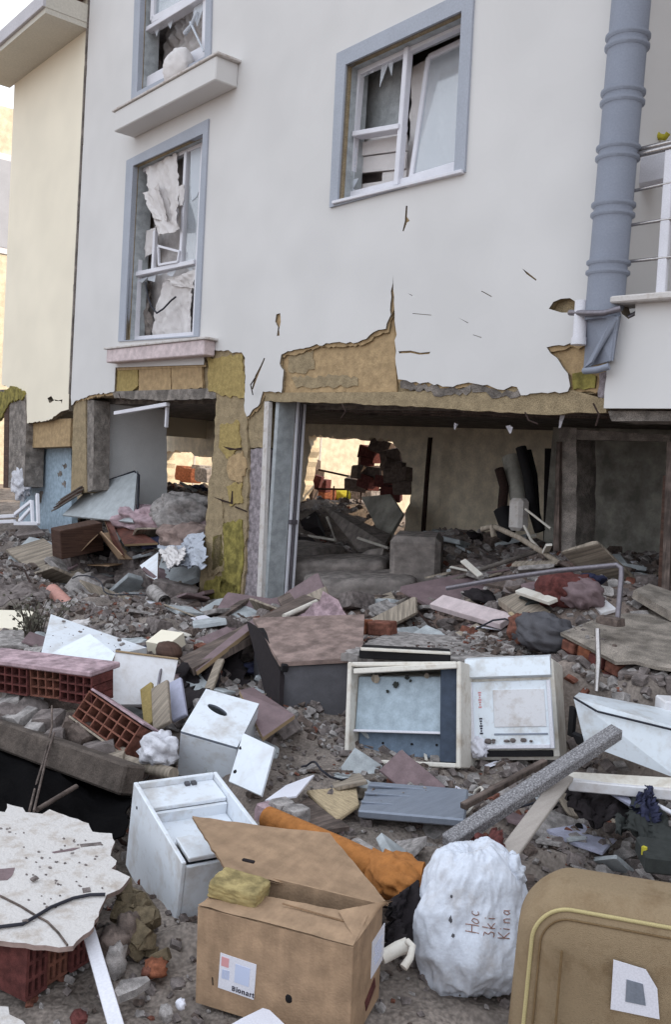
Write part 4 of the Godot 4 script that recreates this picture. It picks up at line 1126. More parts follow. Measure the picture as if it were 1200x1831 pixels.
func make_inside() -> void:
	var h := get_node("apartment_house")
	# back wall of the ground floor, broken through in two places
	var pl := [Vector2(-13.0, 2.27), Vector2(-13.0, -0.5)]
	pl.append_array([Vector2(-10.292, -0.967), Vector2(-9.199, 0.054), Vector2(-9.261, 1.044), Vector2(-9.319, 1.562), Vector2(-8.549, 1.629), Vector2(-8.029, 1.532), Vector2(-7.456, 1.557), Vector2(-7.259, 0.937), Vector2(-6.970, -0.522), Vector2(-4.545, -0.198), Vector2(-4.422, 0.226), Vector2(-4.323, 0.843), Vector2(-4.252, 1.400), Vector2(-4.171, 1.852), Vector2(-4.258, 2.058), Vector2(-3.737, 2.053), Vector2(-2.923, 2.038), Vector2(-2.110, 2.054), Vector2(-1.939, 1.909), Vector2(-1.817, 1.711), Vector2(-1.656, 1.614), Vector2(-1.576, 1.322), Vector2(-1.588, 1.076), Vector2(-1.663, 0.964), Vector2(-1.674, 0.097)])
	pl.append_array([Vector2(5.4, -0.5), Vector2(5.4, 2.27)])
	part_wall("ground_floor_back_wall", rag(pl, 0.03, 0.08, 81, 1.6), -4.2, -4.4, M.plaster_beige, h)
	# short length of partition that still stands behind the left opening
	var p := MB.new()
	p.prism(rag([Vector2(-0.108, 2.294), Vector2(-1.335, 2.273), Vector2(-1.451, 0.754), Vector2(-0.884, 0.571), Vector2(-0.185, 0.524)], 0.006, 0.1, 82), -4.27, -4.33, 0)
	part("partition_wall", [p, M.partition], h)
	var rl := MB.new()
	rl.bar(Vector3(-3.310, 2.119, -0.010), Vector3(-1.930, 2.249, -0.060), 0.06, 0.05, Vector3.UP, 0.004)
	rl.bar(Vector3(-2.015, 2.245, -0.100), Vector3(-2.048, 1.957, -0.120), 0.04, 0.04, Vector3.RIGHT, 0.004)
	solo("white_batten", [rl, M.pvc], "bent white batten hanging under the beam of the left opening", "batten")
	# cross walls
	# the pier, doorway and dark room on the right
	flat("pier", rag([Vector2(3.230, 2.158), Vector2(3.429, 2.142), Vector2(3.568, 0.644), Vector2(3.411, 0.618)], 0.008, 0.1, 83, 9.0), -1.3, -1.6, M.concrete, h)
	flat("pier_edge", [Vector2(3.247, 2.012), Vector2(3.284, 2.013), Vector2(3.373, 1.006), Vector2(3.311, 0.998)], -1.26, -1.4, M.wood_grey, h)
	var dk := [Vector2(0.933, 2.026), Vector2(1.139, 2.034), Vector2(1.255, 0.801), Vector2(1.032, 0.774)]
	flat("door", dk, -4.15, -4.19, M.cloth_dark, h)  # dark panel painted in for the shade of the open doorway
	flat("inner_wall", [Vector2(1.6, 2.27), Vector2(5.4, 2.27), Vector2(5.4, -0.4), Vector2(1.6, -0.4)], -3.4, -3.5, M.plaster_dull, h)
	flat_x("cross_wall", [Vector2(-4.2, 2.27), Vector2(-0.35, 2.27), Vector2(-0.35, -0.4), Vector2(-4.2, -0.4)], 5.4, 5.55, M.plaster_dull, h)
	flat("door_post", [Vector2(4.866, 2.010), Vector2(4.910, 2.011), Vector2(4.992, 0.918), Vector2(4.931, 0.908)], -0.38, -0.5, M.wood_grey, h)
	flat("door_post", [Vector2(4.837, 1.763), Vector2(4.886, 1.766), Vector2(4.927, 0.908), Vector2(4.878, 0.900)], -0.42, -0.5, M.wood_dark, h)
	flat("door_lintel", [Vector2(3.642, 2.115), Vector2(4.535, 2.090), Vector2(4.540, 2.036), Vector2(3.651, 2.027)], -1.0, -1.1, M.concrete_dark, h)
	# torn strips hanging from the beam
	for s in [[Vector3(3.427, 2.089, -0.300), Vector3(3.492, 2.028, -0.280)], [Vector3(4.046, 2.199, -0.200), Vector3(4.042, 2.080, -0.200)], [Vector3(2.741, 2.094, -0.400), Vector3(2.752, 2.053, -0.400)]]:
		var m := MB.new()
		m.plate(s[0], s[0] + Vector3(0.05, 0.01, 0), s[1] + Vector3(0.03, 0, 0.02), s[1], 0.004)
		m.plate(s[1], s[1] + Vector3(0.03, 0, 0.02), s[1] + Vector3(0.06, 0.05, 0.04), s[1] + Vector3(0.03, 0.06, 0.04), 0.004)
		solo("hanging_scrap", [m, M.paper], ["pale forked scrap hanging from the ceiling of the right opening", "thin pale strip hanging near the pier in the right opening", "tiny pale scrap hanging above the hole in the back wall"][used.get("hanging_scrap", -1) + 1], "scrap", "scraps hanging from the ceiling")

func part_wall(called: String, outline: Array, z0: float, z1: float, m: Material, parent: Node3D) -> void:
	var f := MB.new()
	f.prism(outline, z0, z1)
	part(called, [f, m], parent)

func flat_x(called: String, outline: Array, x0: float, x1: float, m: Material, parent: Node3D) -> void:
	var f := MB.new()
	f.prism(outline, x0, x1, 0)
	part(called, [f, m], parent)

func make_yard() -> void:
	# what the sun lights behind the house
	var wl := thing("garden_wall", "sunlit cream block wall seen through the holes at the back", "wall", Vector3(-13, 0, -10))
	var b := MB.new()
	b.box(Transform3D(Basis(), Vector3(-13.1, 1.2, -11.0)), Vector3(0.25, 6.4, 16.0))
	part("wall_face", [b, M.sunlit_wall], wl)
	for k in 6:
		var j := MB.new()
		j.box(Transform3D(Basis(), Vector3(-12.97, 1.2, -6.0 - k * 1.1)), Vector3(0.03, 6.2, 0.05))
		part("joint", [j, M.plaster_white], wl)
	# grille across the hole
	var gr := thing("window_grille", "bent dark metal grille across the hole in the back wall", "grille", Vector3(-3.581, 1.111, -4.600))
	for r in [[Vector3(-4.782, 1.083, -4.600), Vector3(-2.582, 1.224, -4.600)], [Vector3(-4.405, 1.458, -4.600), Vector3(-2.592, 1.317, -4.600)]]:
		var t := MB.new()
		t.tube(r, 0.02, -1, 6)
		part("cross_bar", [t, M.rust], gr)
	for px in [Vector3(-4.440, 1.169, -4.600), Vector3(-3.941, 1.164, -4.600), Vector3(-3.559, 1.191, -4.600), Vector3(-3.203, 1.197, -4.600)]:
		var t := MB.new()
		t.tube([px + Vector3(0, 0.03, 0), px + Vector3(0.02, -0.55, 0)], 0.014, -1, 6)
		part("bar", [t, M.rust], gr)
	var yb := MB.new()
	yb.lump(Transform3D(Basis(), Vector3(-5.574, 0.909, -6.200)), Vector3(0.26, 0.16, 0.2), 2.6, 0.12, 4)
	solo("yellow_cushion", [yb, M.yellow], "bright yellow bundle lying in the sun behind the grille", "cushion")
	# broken masonry around the hole, block by block
	var defs := [Vector3(-4.424, 1.269, -4.500), Vector3(-4.833, 1.320, -4.900), Vector3(-2.978, 1.483, -4.400), Vector3(-2.951, 1.647, -4.450), Vector3(-2.174, 1.662, -4.300), Vector3(-1.948, 1.493, -4.250), Vector3(-2.276, 1.366, -4.300), Vector3(-1.914, 1.603, -4.280), Vector3(-2.176, 1.799, -4.350), Vector3(-2.792, 1.334, -4.400), Vector3(-1.750, 1.310, -4.200), Vector3(-4.466, 0.998, -4.400), Vector3(-2.020, 1.201, -4.200), Vector3(-3.298, 1.268, -4.600), Vector3(-2.641, 1.495, -4.450), Vector3(-2.896, 1.804, -4.500), Vector3(-2.523, 1.925, -4.400), Vector3(-5.405, 1.514, -5.200), Vector3(-5.035, 1.146, -5.200), Vector3(-1.746, 1.505, -4.250)]
	for k in defs.size():
		var m := MB.new()
		var g := RandomNumberGenerator.new()
		g.seed = 300 + k
		m.chunk(Vector3(g.randf_range(0.28, 0.42), g.randf_range(0.2, 0.26), g.randf_range(0.2, 0.3)), g, 0.14)
		var t := MB.new()
		var xf := Transform3D(Basis.from_euler(Vector3(g.randf_range(-0.2, 0.2), g.randf_range(-0.6, 0.6), g.randf_range(-0.25, 0.25))), defs[k])
		for i in range(0, m.v.size(), 3):
			t.tri(xf * m.v[i], xf * m.v[i + 1], xf * m.v[i + 2])
		var pt := ["brown block left of the grille on top", "block behind the leftmost one", "block standing upright in the middle", "topmost block of the middle pile", "large block under the topmost right one", "block jutting out at the right rim", "block low in the right-hand pile", "small block tucked into the right rim", "topmost block of the right-hand pile", "block under the middle pile", "block furthest right", "block lowest at the left rim", "block lowest in the right-hand pile", "block beside the yellow bundle", "block wedged between the two piles", "small block on top of the middle pile", "block at the very top between the piles", "far block high at the left", "far block low at the left", "block halfway up the right rim"]
		solo("masonry_block", [t, M.rubble_brown if k % 3 else M.brick_maroon], pt[k] + ", loose at the hole in the back wall", "masonry block", "loose blocks round the hole in the back wall")
	var sp := [Vector3(-5.717, 0.813, -6.000), Vector3(-5.322, 0.968, -6.400), Vector3(-5.514, 0.990, -5.600), Vector3(-4.313, 0.979, -5.800), Vector3(-4.730, 0.776, -5.400), Vector3(-4.812, 0.658, -5.200), Vector3(-9.943, 1.040, -5.200), Vector3(-9.788, 1.188, -5.400), Vector3(-11.231, 1.039, -5.800), Vector3(-8.880, 1.097, -5.000)]
	for k in sp.size():
		var m := MB.new()
		var g := RandomNumberGenerator.new()
		g.seed = 400 + k
		m.chunk(Vector3(g.randf_range(0.3, 0.6), g.randf_range(0.2, 0.4), g.randf_range(0.3, 0.5)), g)
		var t := MB.new()
		for i in range(0, m.v.size(), 3):
			t.tri(m.v[i] + sp[k], m.v[i + 1] + sp[k], m.v[i + 2] + sp[k])
		solo("stone_lump", [t, M.rubble_pale if k % 2 else M.brick_orange], ["pale lump behind the grille, left of the yellow bundle", "pale lump right of the yellow bundle", "lump at the left rim of the hole behind the grille", "lump furthest right behind the grille", "lump nearest the grille in the middle", "lump lying lowest in front of the yellow bundle", "lump left of centre seen through the left opening", "topmost lump seen through the left opening", "lump furthest left seen through the left opening", "lump beside the pillar seen through the left opening"][k], "rubble lump", "lumps in the sunlit yard")

# a thing in axes of its own: x to its right, y up, z to its front
func thing_in(called: String, label: String, category: String, xf: Transform3D, group := "") -> Node3D:
	var o := thing(called, label, category, Vector3.ZERO, group)
	o.transform = xf
	return o

# a plain block-shaped thing, in its own axes
func block(called: String, xf: Transform3D, s: Vector3, m: Material, label: String, category: String, group := "", bev := 0.008) -> MeshInstance3D:
	var b := MB.new()
	b.box(Transform3D(), s, bev)
	var o := MeshInstance3D.new()
	o.name = numbered(called)
	o.mesh = made([b, m])
	add_child(o)
	o.transform = xf
	tag(o, label, category, group)
	return o

# a board with uneven ends between four corners
func board(called: String, q: Array, t: float, m: Material, label: String, category: String, group := "") -> MeshInstance3D:
	var b := MB.new()
	var e := MB.new()
	b.plate(q[0], q[1], q[2], q[3], t, e)
	return solo(called, [b, m, e, M.chipboard if m in [M.white_board, M.white_dusty, M.enamel, M.wood_mauve, M.wood_red] else m], label, category, group)

# a broken slab: outline on a level at height top, with thickness
func shard(called: String, outline: Array, top: float, t: float, m: Material, label: String, category: String, amp := 0.015, sd := 1, group := "", edge: Material = null) -> MeshInstance3D:
	var b := MB.new()
	var e := MB.new()
	b.prism(rag(outline, amp, 0.05, sd, 9.0), top, top - t, 1, e)
	return solo(called, [b, m, e, edge if edge else m], label, category, group)

func rod(called: String, path: Array, r: float, m: Material, label: String, category: String, group := "") -> MeshInstance3D:
	var b := MB.new()
	b.tube(path, r, -1, 8)
	return solo(called, [b, m], label, category, group)

func sheet(called: String, q: Array, amp: float, sd: int, m: Material, label: String, category: String, freq := 4.0, nu := 22, nv := 18) -> MeshInstance3D:
	var b := MB.new()
	b.cloth(q[0], q[1], q[2], q[3], nu, nv, amp, sd, freq)
	return solo(called, [b, m], label, category)

# a hollow clay block: shell and webs are real, so the cells are open along z
func hollow_block(b: MB, xf: Transform3D, s: Vector3, nx: int, ny: int, w := 0.012) -> void:
	for i in nx + 1:
		b.box(xf * Transform3D(Basis(), Vector3(-s.x / 2.0 + w / 2.0 + (s.x - w) * i / nx, 0, 0)), Vector3(w, s.y - 2.0 * w, s.z - 0.004))
	for j in ny + 1:
		b.box(xf * Transform3D(Basis(), Vector3(0, -s.y / 2.0 + w / 2.0 + (s.y - w) * j / ny, 0)), Vector3(s.x, w, s.z - (0.0 if j == 0 or j == ny else 0.006)))
	b.box(xf * Transform3D(Basis(), Vector3(0, 0, -s.z * 0.2)), Vector3(s.x - 2.0 * w, s.y - 2.0 * w, 0.01))

func make_left_heap() -> void:
	board("leaning_board", [Vector3(-4.557, 0.561, 0.150), Vector3(-4.541, 1.031, -0.300), Vector3(-3.693, 1.307, -0.600), Vector3(-2.875, 0.624, -0.150)], 0.03, M.plaster_grey, "pale grey door panel leaning below the standing partition in the left opening", "board")
	var ed := MB.new()
	ed.tube([Vector3(-4.506, 0.989, -0.250), Vector3(-4.173, 1.154, -0.430), Vector3(-3.740, 1.303, -0.570), Vector3(-3.613, 1.253, -0.580), Vector3(-3.054, 0.804, -0.300)], 0.018, -1, 6)
	solo("cable", [ed, M.cable], "black edge strip bent round the leaning grey panel", "strip")
	for k in 5:
		var a := [Vector3(-4.782, 0.624, 0.200), Vector3(-4.776, 0.676, 0.170), Vector3(-4.769, 0.729, 0.140), Vector3(-4.784, 0.762, 0.100), Vector3(-4.800, 0.805, 0.060)][k] as Vector3
		var c := [Vector3(-4.150, 0.914, 0.100), Vector3(-4.205, 0.944, 0.060), Vector3(-4.237, 0.976, 0.030), Vector3(-4.268, 0.999, 0.000), Vector3(-4.320, 1.030, -0.030)][k] as Vector3
		var b := MB.new()
		b.bar(a, c, 0.12, 0.018, Vector3(0.2, 1, 0.3), 0.002)
		solo("dark_lath", [b, M.wood_dark if k % 2 else M.concrete_dark], ["bottom", "second lowest", "middle", "second highest", "topmost"][k] + " dark slat in the small stack against the left house column", "slat", "slats stacked by the left column")
	# drawer and open carton
	var dr := thing("drawer", "dark brown wooden drawer tipped over in the left heap", "drawer", Vector3(-4.164, -0.051, 0.000))
	var d := MB.new()
	d.box(Transform3D(Vector3(-0.122, 0.166, -0.979), Vector3(0.098, 0.983, 0.155), Vector3(0.988, -0.077, -0.136), Vector3(-2.955, 0.395, 0.613)), Vector3(0.637, 0.390, 0.238), 0.01)
	part("carcass", [d, M.wood_dark], dr)
	var ct := thing("open_carton", "open brown carton lying on its side in the left heap", "carton", Vector3(-3.167, 0.008, 0.200))
	var c := MB.new()
	var p := [Vector3(-3.456, 0.169, 0.350), Vector3(-3.094, 0.453, 0.250), Vector3(-2.253, 0.212, 0.350), Vector3(-2.412, 0.103, 0.400), Vector3(-3.214, 0.007, 0.400)]
	c.plate(p[0], p[1], p[1] + Vector3(-0.3, -0.02, -0.35), p[0] + Vector3(-0.3, -0.02, -0.35), 0.012)
	c.plate(p[1], p[2], p[2] + Vector3(-0.3, -0.05, -0.35), p[1] + Vector3(-0.3, -0.02, -0.35), 0.012)
	c.plate(p[0], p[4], p[4] + Vector3(-0.3, -0.02, -0.35), p[0] + Vector3(-0.3, -0.02, -0.35), 0.012)
	c.plate(p[4], p[3], p[3] + Vector3(-0.3, -0.02, -0.35), p[4] + Vector3(-0.3, -0.02, -0.35), 0.012)
	part("box_side", [c, M.cardboard], ct)
	var fl := MB.new()
	fl.plate(p[1], p[2], Vector3(-1.669, 0.351, 0.600), Vector3(-2.396, 0.561, 0.550), 0.01)
	part("flap", [fl, M.cardboard], ct)
	var f2 := MB.new()
	f2.plate(p[0], p[1], Vector3(-2.414, 0.501, 0.600), Vector3(-2.930, 0.202, 0.600), 0.01)
	part("flap", [f2, M.cardboard], ct)
	board("red_board", [Vector3(-3.626, 0.547, -0.200), Vector3(-3.262, 0.545, -0.300), Vector3(-2.062, 0.434, -0.100), Vector3(-2.611, 0.348, 0.100)], 0.03, M.wood_red, "reddish board lying behind the brown carton in the left heap", "board")
	board("red_board", [Vector3(-3.676, 0.582, -0.100), Vector3(-3.422, 0.576, -0.100), Vector3(-2.363, 0.209, 0.200), Vector3(-2.563, 0.281, 0.250)], 0.03, M.wood_red, "narrow reddish board standing beside the brown carton", "board")
	var mt := MB.new()
	mt.lump(Transform3D(Basis(Vector3.UP, 0.4), Vector3(-3.069, 0.630, -0.600)), Vector3(0.55, 0.2, 0.45), 3.0, 0.35, 41, 1.6)
	solo("fallen_plaster", [mt, M.cloth_pink], "big pinkish lump of fallen plaster in the left opening", "plaster lump")
	var m2 := MB.new()
	m2.lump(Transform3D(Basis(Vector3.UP, -0.3), Vector3(-2.516, 0.764, -0.700)), Vector3(0.42, 0.3, 0.4), 3.0, 0.4, 43, 1.8)
	solo("fallen_plaster", [m2, M.rubble_pale], "tall grey lump of fallen plaster next to the yellow pillar", "plaster lump")
	var m3 := MB.new()
	m3.lump(Transform3D(Basis(), Vector3(-1.684, 0.527, -0.400)), Vector3(0.5, 0.2, 0.35), 3.0, 0.35, 45, 1.8)
	solo("fallen_plaster", [m3, M.dust_pink], "low dusty lump of fallen plaster above the blue clothes", "plaster lump")
	sheet("clothes", [Vector3(-1.788, 0.447, 0.050), Vector3(-0.841, 0.696, -0.050), Vector3(-0.203, 0.410, 0.350), Vector3(-0.881, 0.264, 0.400)], 0.14, 47, M.cloth_blue, "pale blue and white clothes tangled beside the yellow pillar", "clothes", 3.0, 30, 22)
	sheet("clothes", [Vector3(-1.466, 0.418, 0.200), Vector3(-1.038, 0.519, 0.100), Vector3(-0.511, 0.414, 0.400), Vector3(-0.711, 0.344, 0.500)], 0.1, 48, M.curtain, "white cloth lying over the blue clothes beside the pillar", "clothes", 3.0, 24, 18)
	board("white_shard", [Vector3(-1.573, 0.221, 0.400), Vector3(-1.492, 0.394, 0.200), Vector3(-0.938, 0.127, 0.500), Vector3(-1.165, 0.160, 0.520)], 0.015, M.white_board, "white triangular shard standing in front of the blue clothes", "shard")
	board("white_tile", [Vector3(-3.881, 0.037, 0.450), Vector3(-3.256, 0.126, 0.420), Vector3(-2.911, -0.104, 0.600), Vector3(-3.507, -0.168, 0.620)], 0.02, M.white_dusty, "small square white tile standing below the brown drawer", "tile")
	board("grey_slab", [Vector3(-6.429, -0.348, 0.300), Vector3(-5.228, -0.118, 0.250), Vector3(-4.186, -0.285, 0.600), Vector3(-5.648, -0.573, 0.620)], 0.05, M.rubble_grey, "flat grey slab at the left edge below the white window frame", "slab")
	board("grey_slab", [Vector3(-7.545, 0.046, 0.000), Vector3(-6.266, 0.249, -0.100), Vector3(-5.082, 0.223, 0.200), Vector3(-6.572, -0.037, 0.300)], 0.06, M.rubble_grey, "long grey slab under the white window frame at the left edge", "slab")
	var wf := thing("broken_window", "broken white window frame lying at the left edge by the blue wall", "window frame", Vector3(-6.030, 0.346, 0.200))
	for s in [[Vector3(-7.320, 0.265, 0.300), Vector3(-6.250, 0.397, 0.250)], [Vector3(-7.309, 0.179, 0.300), Vector3(-6.239, 0.306, 0.250)], [Vector3(-6.252, 0.416, 0.250), Vector3(-5.945, 0.666, 0.100)], [Vector3(-5.945, 0.666, 0.100), Vector3(-5.597, 0.335, 0.200)], [Vector3(-5.850, 0.784, 0.050), Vector3(-5.366, 0.341, 0.200)], [Vector3(-6.234, 0.270, 0.250), Vector3(-5.414, 0.354, 0.200)], [Vector3(-6.042, 0.326, 0.250), Vector3(-5.848, 0.546, 0.150)]]:
		var b := MB.new()
		b.bar(s[0], s[1], 0.06, 0.05, Vector3.BACK, 0.006)
		part("frame_bar", [b, M.pvc], wf)
	var pb := MB.new()
	pb.lump(Transform3D(Basis(Vector3.BACK, 0.3), Vector3(-6.683, 0.891, 0.000)), Vector3(0.14, 0.24, 0.14), 2.2, 0.7, 51, 2.0)
	solo("plastic_bag", [pb, M.plastic_clear], "white crumpled plastic bag in front of the leftmost column", "bag")
	var pp := MB.new()
	pp.tube([Vector3(-0.263, 0.200, 2.051), Vector3(0.410, 0.120, 2.121)], 0.07, -1, 14, false)
	pp.tube([Vector3(-0.263, 0.200, 2.051), Vector3(0.410, 0.120, 2.121)], 0.058, -1, 14, false)
	solo("clay_pipe", [pp, M.pipe_pink], "short pink clay pipe lying on the bare ground at left", "pipe")
	var gp := MB.new()
	gp.tube([Vector3(0.012, 0.200, 1.079), Vector3(0.394, 0.150, 1.143)], 0.07, -1, 12, false)
	gp.tube([Vector3(0.012, 0.200, 1.079), Vector3(0.394, 0.150, 1.143)], 0.05, -1, 12, false)
	solo("grey_pipe", [gp, M.rubble_pale], "stub of pale grey pipe lying left of the yellow pillar", "pipe")
	sheet("rolled_sheet", [Vector3(-0.301, 0.300, 2.720), Vector3(-0.110, 0.250, 2.122), Vector3(0.361, 0.200, 2.376), Vector3(0.249, 0.250, 2.900)], 0.12, 53, M.rubble_grey, "long crumpled grey sheet lying at the left edge", "sheet", 3.0)
	board("cream_board", [Vector3(0.396, 0.160, 2.993), Vector3(0.621, 0.160, 2.580), Vector3(1.063, 0.100, 2.833), Vector3(0.851, 0.100, 3.139)], 0.05, M.render_cream, "cream board lying flat at the left edge", "board")
	board("cream_board", [Vector3(1.039, 0.100, 3.200), Vector3(1.031, 0.100, 2.793), Vector3(1.529, 0.080, 2.998), Vector3(1.434, 0.080, 3.327)], 0.04, M.rubble_pale, "grey white board below the cream one at the left edge", "board")
	# uprooted twiggy bush
	var bs := thing("bush", "small dark twiggy bush beside the white cupboard at left", "bush", Vector3(1.492, 0.100, 2.905))
	var tw := MB.new()
	var lf := MB.new()
	var g := RandomNumberGenerator.new()
	g.seed = 12
	for k in 34:
		var a := Vector3(1.419, 0.100, 2.867) + Vector3(g.randf_range(-0.1, 0.1), 0, g.randf_range(-0.1, 0.1))
		var e := a + Vector3(g.randf_range(-0.26, 0.2), g.randf_range(0.08, 0.34), g.randf_range(-0.25, 0.15))
		tw.tube([a, a.lerp(e, 0.5) + Vector3(0, 0.04, 0), e], 0.006, 0.003, 4, false)
		for l in 5:
			var q := a.lerp(e, g.randf_range(0.4, 1.0)) + Vector3(g.randf_range(-0.04, 0.04), g.randf_range(-0.03, 0.05), g.randf_range(-0.04, 0.04))
			var dd := Vector3(g.randf_range(-1, 1), g.randf_range(-1, 1), g.randf_range(-1, 1)).normalized() * 0.035
			var s := dd.cross(Vector3(g.randf(), g.randf(), g.randf())).normalized() * 0.014
			lf.quad(q, q + dd * 0.5 + s, q + dd, q + dd * 0.5 - s)
	part("twigs", [tw, M.twig], bs)
	part("leaves", [lf, M.leaf], bs)

func make_right_heap() -> void:
	# sofa: cushions tumbled in the right opening
	var so := thing("sofa", "grey dusty sofa with cushions tumbled inside the right opening", "sofa", Vector3(0.712, 0.053, -1.200))
	var s1 := MB.new()
	s1.box(Transform3D(Vector3(0.775, 0.040, -0.630), Vector3(0.020, 0.996, 0.088), Vector3(0.631, -0.081, 0.771), Vector3(1.454, 0.676, -1.358)), Vector3(0.549, 0.549, 0.500), 0.06)
	part("seat_block", [s1, M.sofa], so)
	var s2 := MB.new()
	s2.cloth(Vector3(-0.371, 0.350, -0.976), Vector3(-0.005, 0.472, -1.423), Vector3(0.673, 0.625, -1.623), Vector3(0.992, 0.350, -1.352), 16, 14, 0.12, 61, 3.0, 0.1)
	s2.lump(Transform3D(Basis(Vector3.UP, 0.7) * Basis(Vector3.BACK, 0.12), Vector3(0.250, 0.347, -1.092)), Vector3(0.75, 0.2, 0.5), 8.0, 0.08, 62, 1.0, 48, 32)
	part("cushion", [s2, M.sofa], so)
	var s3 := MB.new()
	s3.lump(Transform3D(Basis(Vector3.UP, 0.85) * Basis(Vector3.BACK, 0.1), Vector3(1.190, 0.268, -0.802)), Vector3(0.62, 0.22, 0.45), 9.0, 0.06, 63, 1.0, 48, 32)
	part("cushion", [s3, M.sofa], so)
	var s4 := MB.new()
	s4.lump(Transform3D(Basis(Vector3.UP, 0.4), Vector3(-0.582, 0.397, -1.353)), Vector3(0.4, 0.2, 0.5), 8.0, 0.08, 64, 1.0, 48, 32)
	part("cushion", [s4, M.sofa], so)
	# wardrobe boards fallen behind it
	board("fallen_board", [Vector3(-2.491, 0.938, -3.200), Vector3(-0.927, 0.440, -2.600), Vector3(-0.371, 0.586, -2.600), Vector3(-0.694, 0.676, -3.000)], 0.05, M.sofa, "dark board slanting behind the sofa under the hole in the back wall", "board")
	board("fallen_board", [Vector3(-2.035, 1.115, -3.600), Vector3(-1.386, 1.209, -3.600), Vector3(-0.889, 0.960, -3.400), Vector3(-1.005, 0.501, -3.200)], 0.05, M.plaster_dull, "grey board leaning on the back wall right of the grille", "board")
	rod("metal_strip", [Vector3(-3.108, 0.456, -3.000), Vector3(-1.899, 0.471, -3.000), Vector3(-2.376, 0.773, -3.200)], 0.022, M.cream_trim, "bent pale metal strip behind the sofa in the right opening", "strip")
	rod("metal_strip", [Vector3(-0.721, 0.646, -2.400), Vector3(-0.113, 0.583, -2.400)], 0.02, M.cream_trim, "short pale metal strip between the sofa and the slanting board", "strip")
	for q in [[Vector3(-3.630, 0.605, -3.400), Vector3(-3.082, 0.754, -3.600), Vector3(-2.476, 0.543, -3.200), Vector3(-3.275, 0.364, -3.200)], [Vector3(-2.799, 0.350, -2.800), Vector3(-2.181, 0.389, -2.800), Vector3(-1.281, 0.279, -2.400), Vector3(-2.224, 0.237, -2.400)]]:
		board("dark_furniture", q, 0.2, M.cloth_dark, ["dark overturned furniture left of the hole seen inside the right opening", "dark low furniture behind the sofa at the door frame"][used.get("dark_furniture", -1) + 1], "furniture")
	rod("iron_rod", [Vector3(-0.955, 2.103, -3.900), Vector3(-0.965, 1.540, -3.900), Vector3(-0.958, 0.691, -3.900)], 0.035, M.rust, "dark vertical iron rod standing against the back wall right of the hole", "rod")
	# pipes and wrecked water heater by the pier
	var wh := MB.new()
	wh.box(Transform3D(Basis(Vector3.BACK, 0.05), Vector3(2.767, 1.288, -1.400)), Vector3(0.17, 0.32, 0.15), 0.04)
	solo("water_heater", [wh, M.plaster_white], "small pale wall heater hanging loose among dark pipes near the pier", "heater")
	var fl := MB.new()
	fl.tube([Vector3(2.213, 1.850, -1.900), Vector3(2.330, 1.605, -1.850), Vector3(2.452, 1.379, -1.800)], 0.1, 0.09, 14)
	solo("flue_pipe", [fl, M.plaster_dull], "thick grey flue pipe above the small pale heater", "pipe")
	for s in [[[Vector3(2.567, 1.953, -1.600), Vector3(2.687, 1.677, -1.600), Vector3(2.767, 1.374, -1.600), Vector3(2.887, 1.134, -1.600)], 0.055, "thick black pipe right of the grey flue"], [[Vector3(2.577, 1.925, -1.700), Vector3(2.679, 1.680, -1.700), Vector3(2.759, 1.233, -1.700)], 0.04, "thin black pipe furthest right among the wrecked flues"], [[Vector3(2.224, 1.723, -1.700), Vector3(2.310, 1.540, -1.700), Vector3(2.307, 1.276, -1.700)], 0.05, "bent brown pipe left of the grey flue"], [[Vector3(2.387, 1.312, -1.600), Vector3(2.494, 1.120, -1.600), Vector3(2.431, 1.026, -1.600)], 0.09, "rusty elbow under the bent brown pipe"]]:
		rod("stove_pipe", s[0], s[1], M.black if s[1] != 0.05 else M.rust, s[2], "pipe", "wrecked pipes by the pier")
	for s in [[[Vector3(2.999, 1.361, -1.200), Vector3(3.306, 1.207, -1.200)], 0.012, "thin pale wire stretching right from the small heater"], [[Vector3(3.002, 1.201, -1.200), Vector3(3.132, 1.083, -1.150), Vector3(3.295, 0.999, -1.100)], 0.014, "pale wire drooping below the small heater"], [[Vector3(2.900, 1.180, -0.900), Vector3(3.276, 1.118, -0.800), Vector3(3.638, 1.025, -0.700), Vector3(4.047, 0.944, -0.500)], 0.026, "long pale lath sloping down in front of the small heater"], [[Vector3(2.653, 1.132, -1.000), Vector3(2.775, 1.166, -1.000), Vector3(2.813, 1.074, -1.000)], 0.03, "crooked brown scrap at the top of the long pale lath"]]:
		rod("wire", s[0], s[1], M.wood_pale if s[1] > 0.02 else M.cream_trim, s[2], "wire" if s[1] < 0.02 else "lath")
	# rods lying over the heap
	rod("curtain_rod", [Vector3(2.655, 0.413, 0.245), Vector3(2.732, 0.615, -0.334), Vector3(2.978, 0.823, -0.803), Vector3(3.188, 0.988, -1.225)], 0.022, M.concrete_dark, "long dark rod lying across the heap in front of the sofa", "rod")
	var sp := rod("shower_pipe", [Vector3(3.679, 0.784, 0.547), Vector3(4.202, 0.940, 0.532), Vector3(4.696, 1.069, 0.555), Vector3(5.041, 1.147, 0.525), Vector3(5.112, 1.164, 0.516), Vector3(5.144, 1.147, 0.512), Vector3(5.160, 1.099, 0.529), Vector3(5.204, 0.784, 0.600)], 0.018, M.steel, "bent metal pipe reaching over the broken brick slab, its end turned down", "pipe")
	rod("chrome_pipe", [Vector3(5.296, 0.814, 0.956), Vector3(5.345, 0.636, 0.992), Vector3(5.382, 0.461, 1.044)], 0.016, M.chrome, "upright chrome pipe in front of the broken brick slab", "pipe")
	var st := MB.new()
	st.chunk(Vector3(0.16, 0.05, 0.1), rng)
	var t := MB.new()
	for i in range(0, st.v.size(), 3):
		t.tri(st.v[i] + Vector3(5.230, 0.833, 0.721), st.v[i + 1] + Vector3(5.230, 0.833, 0.721), st.v[i + 2] + Vector3(5.230, 0.833, 0.721))
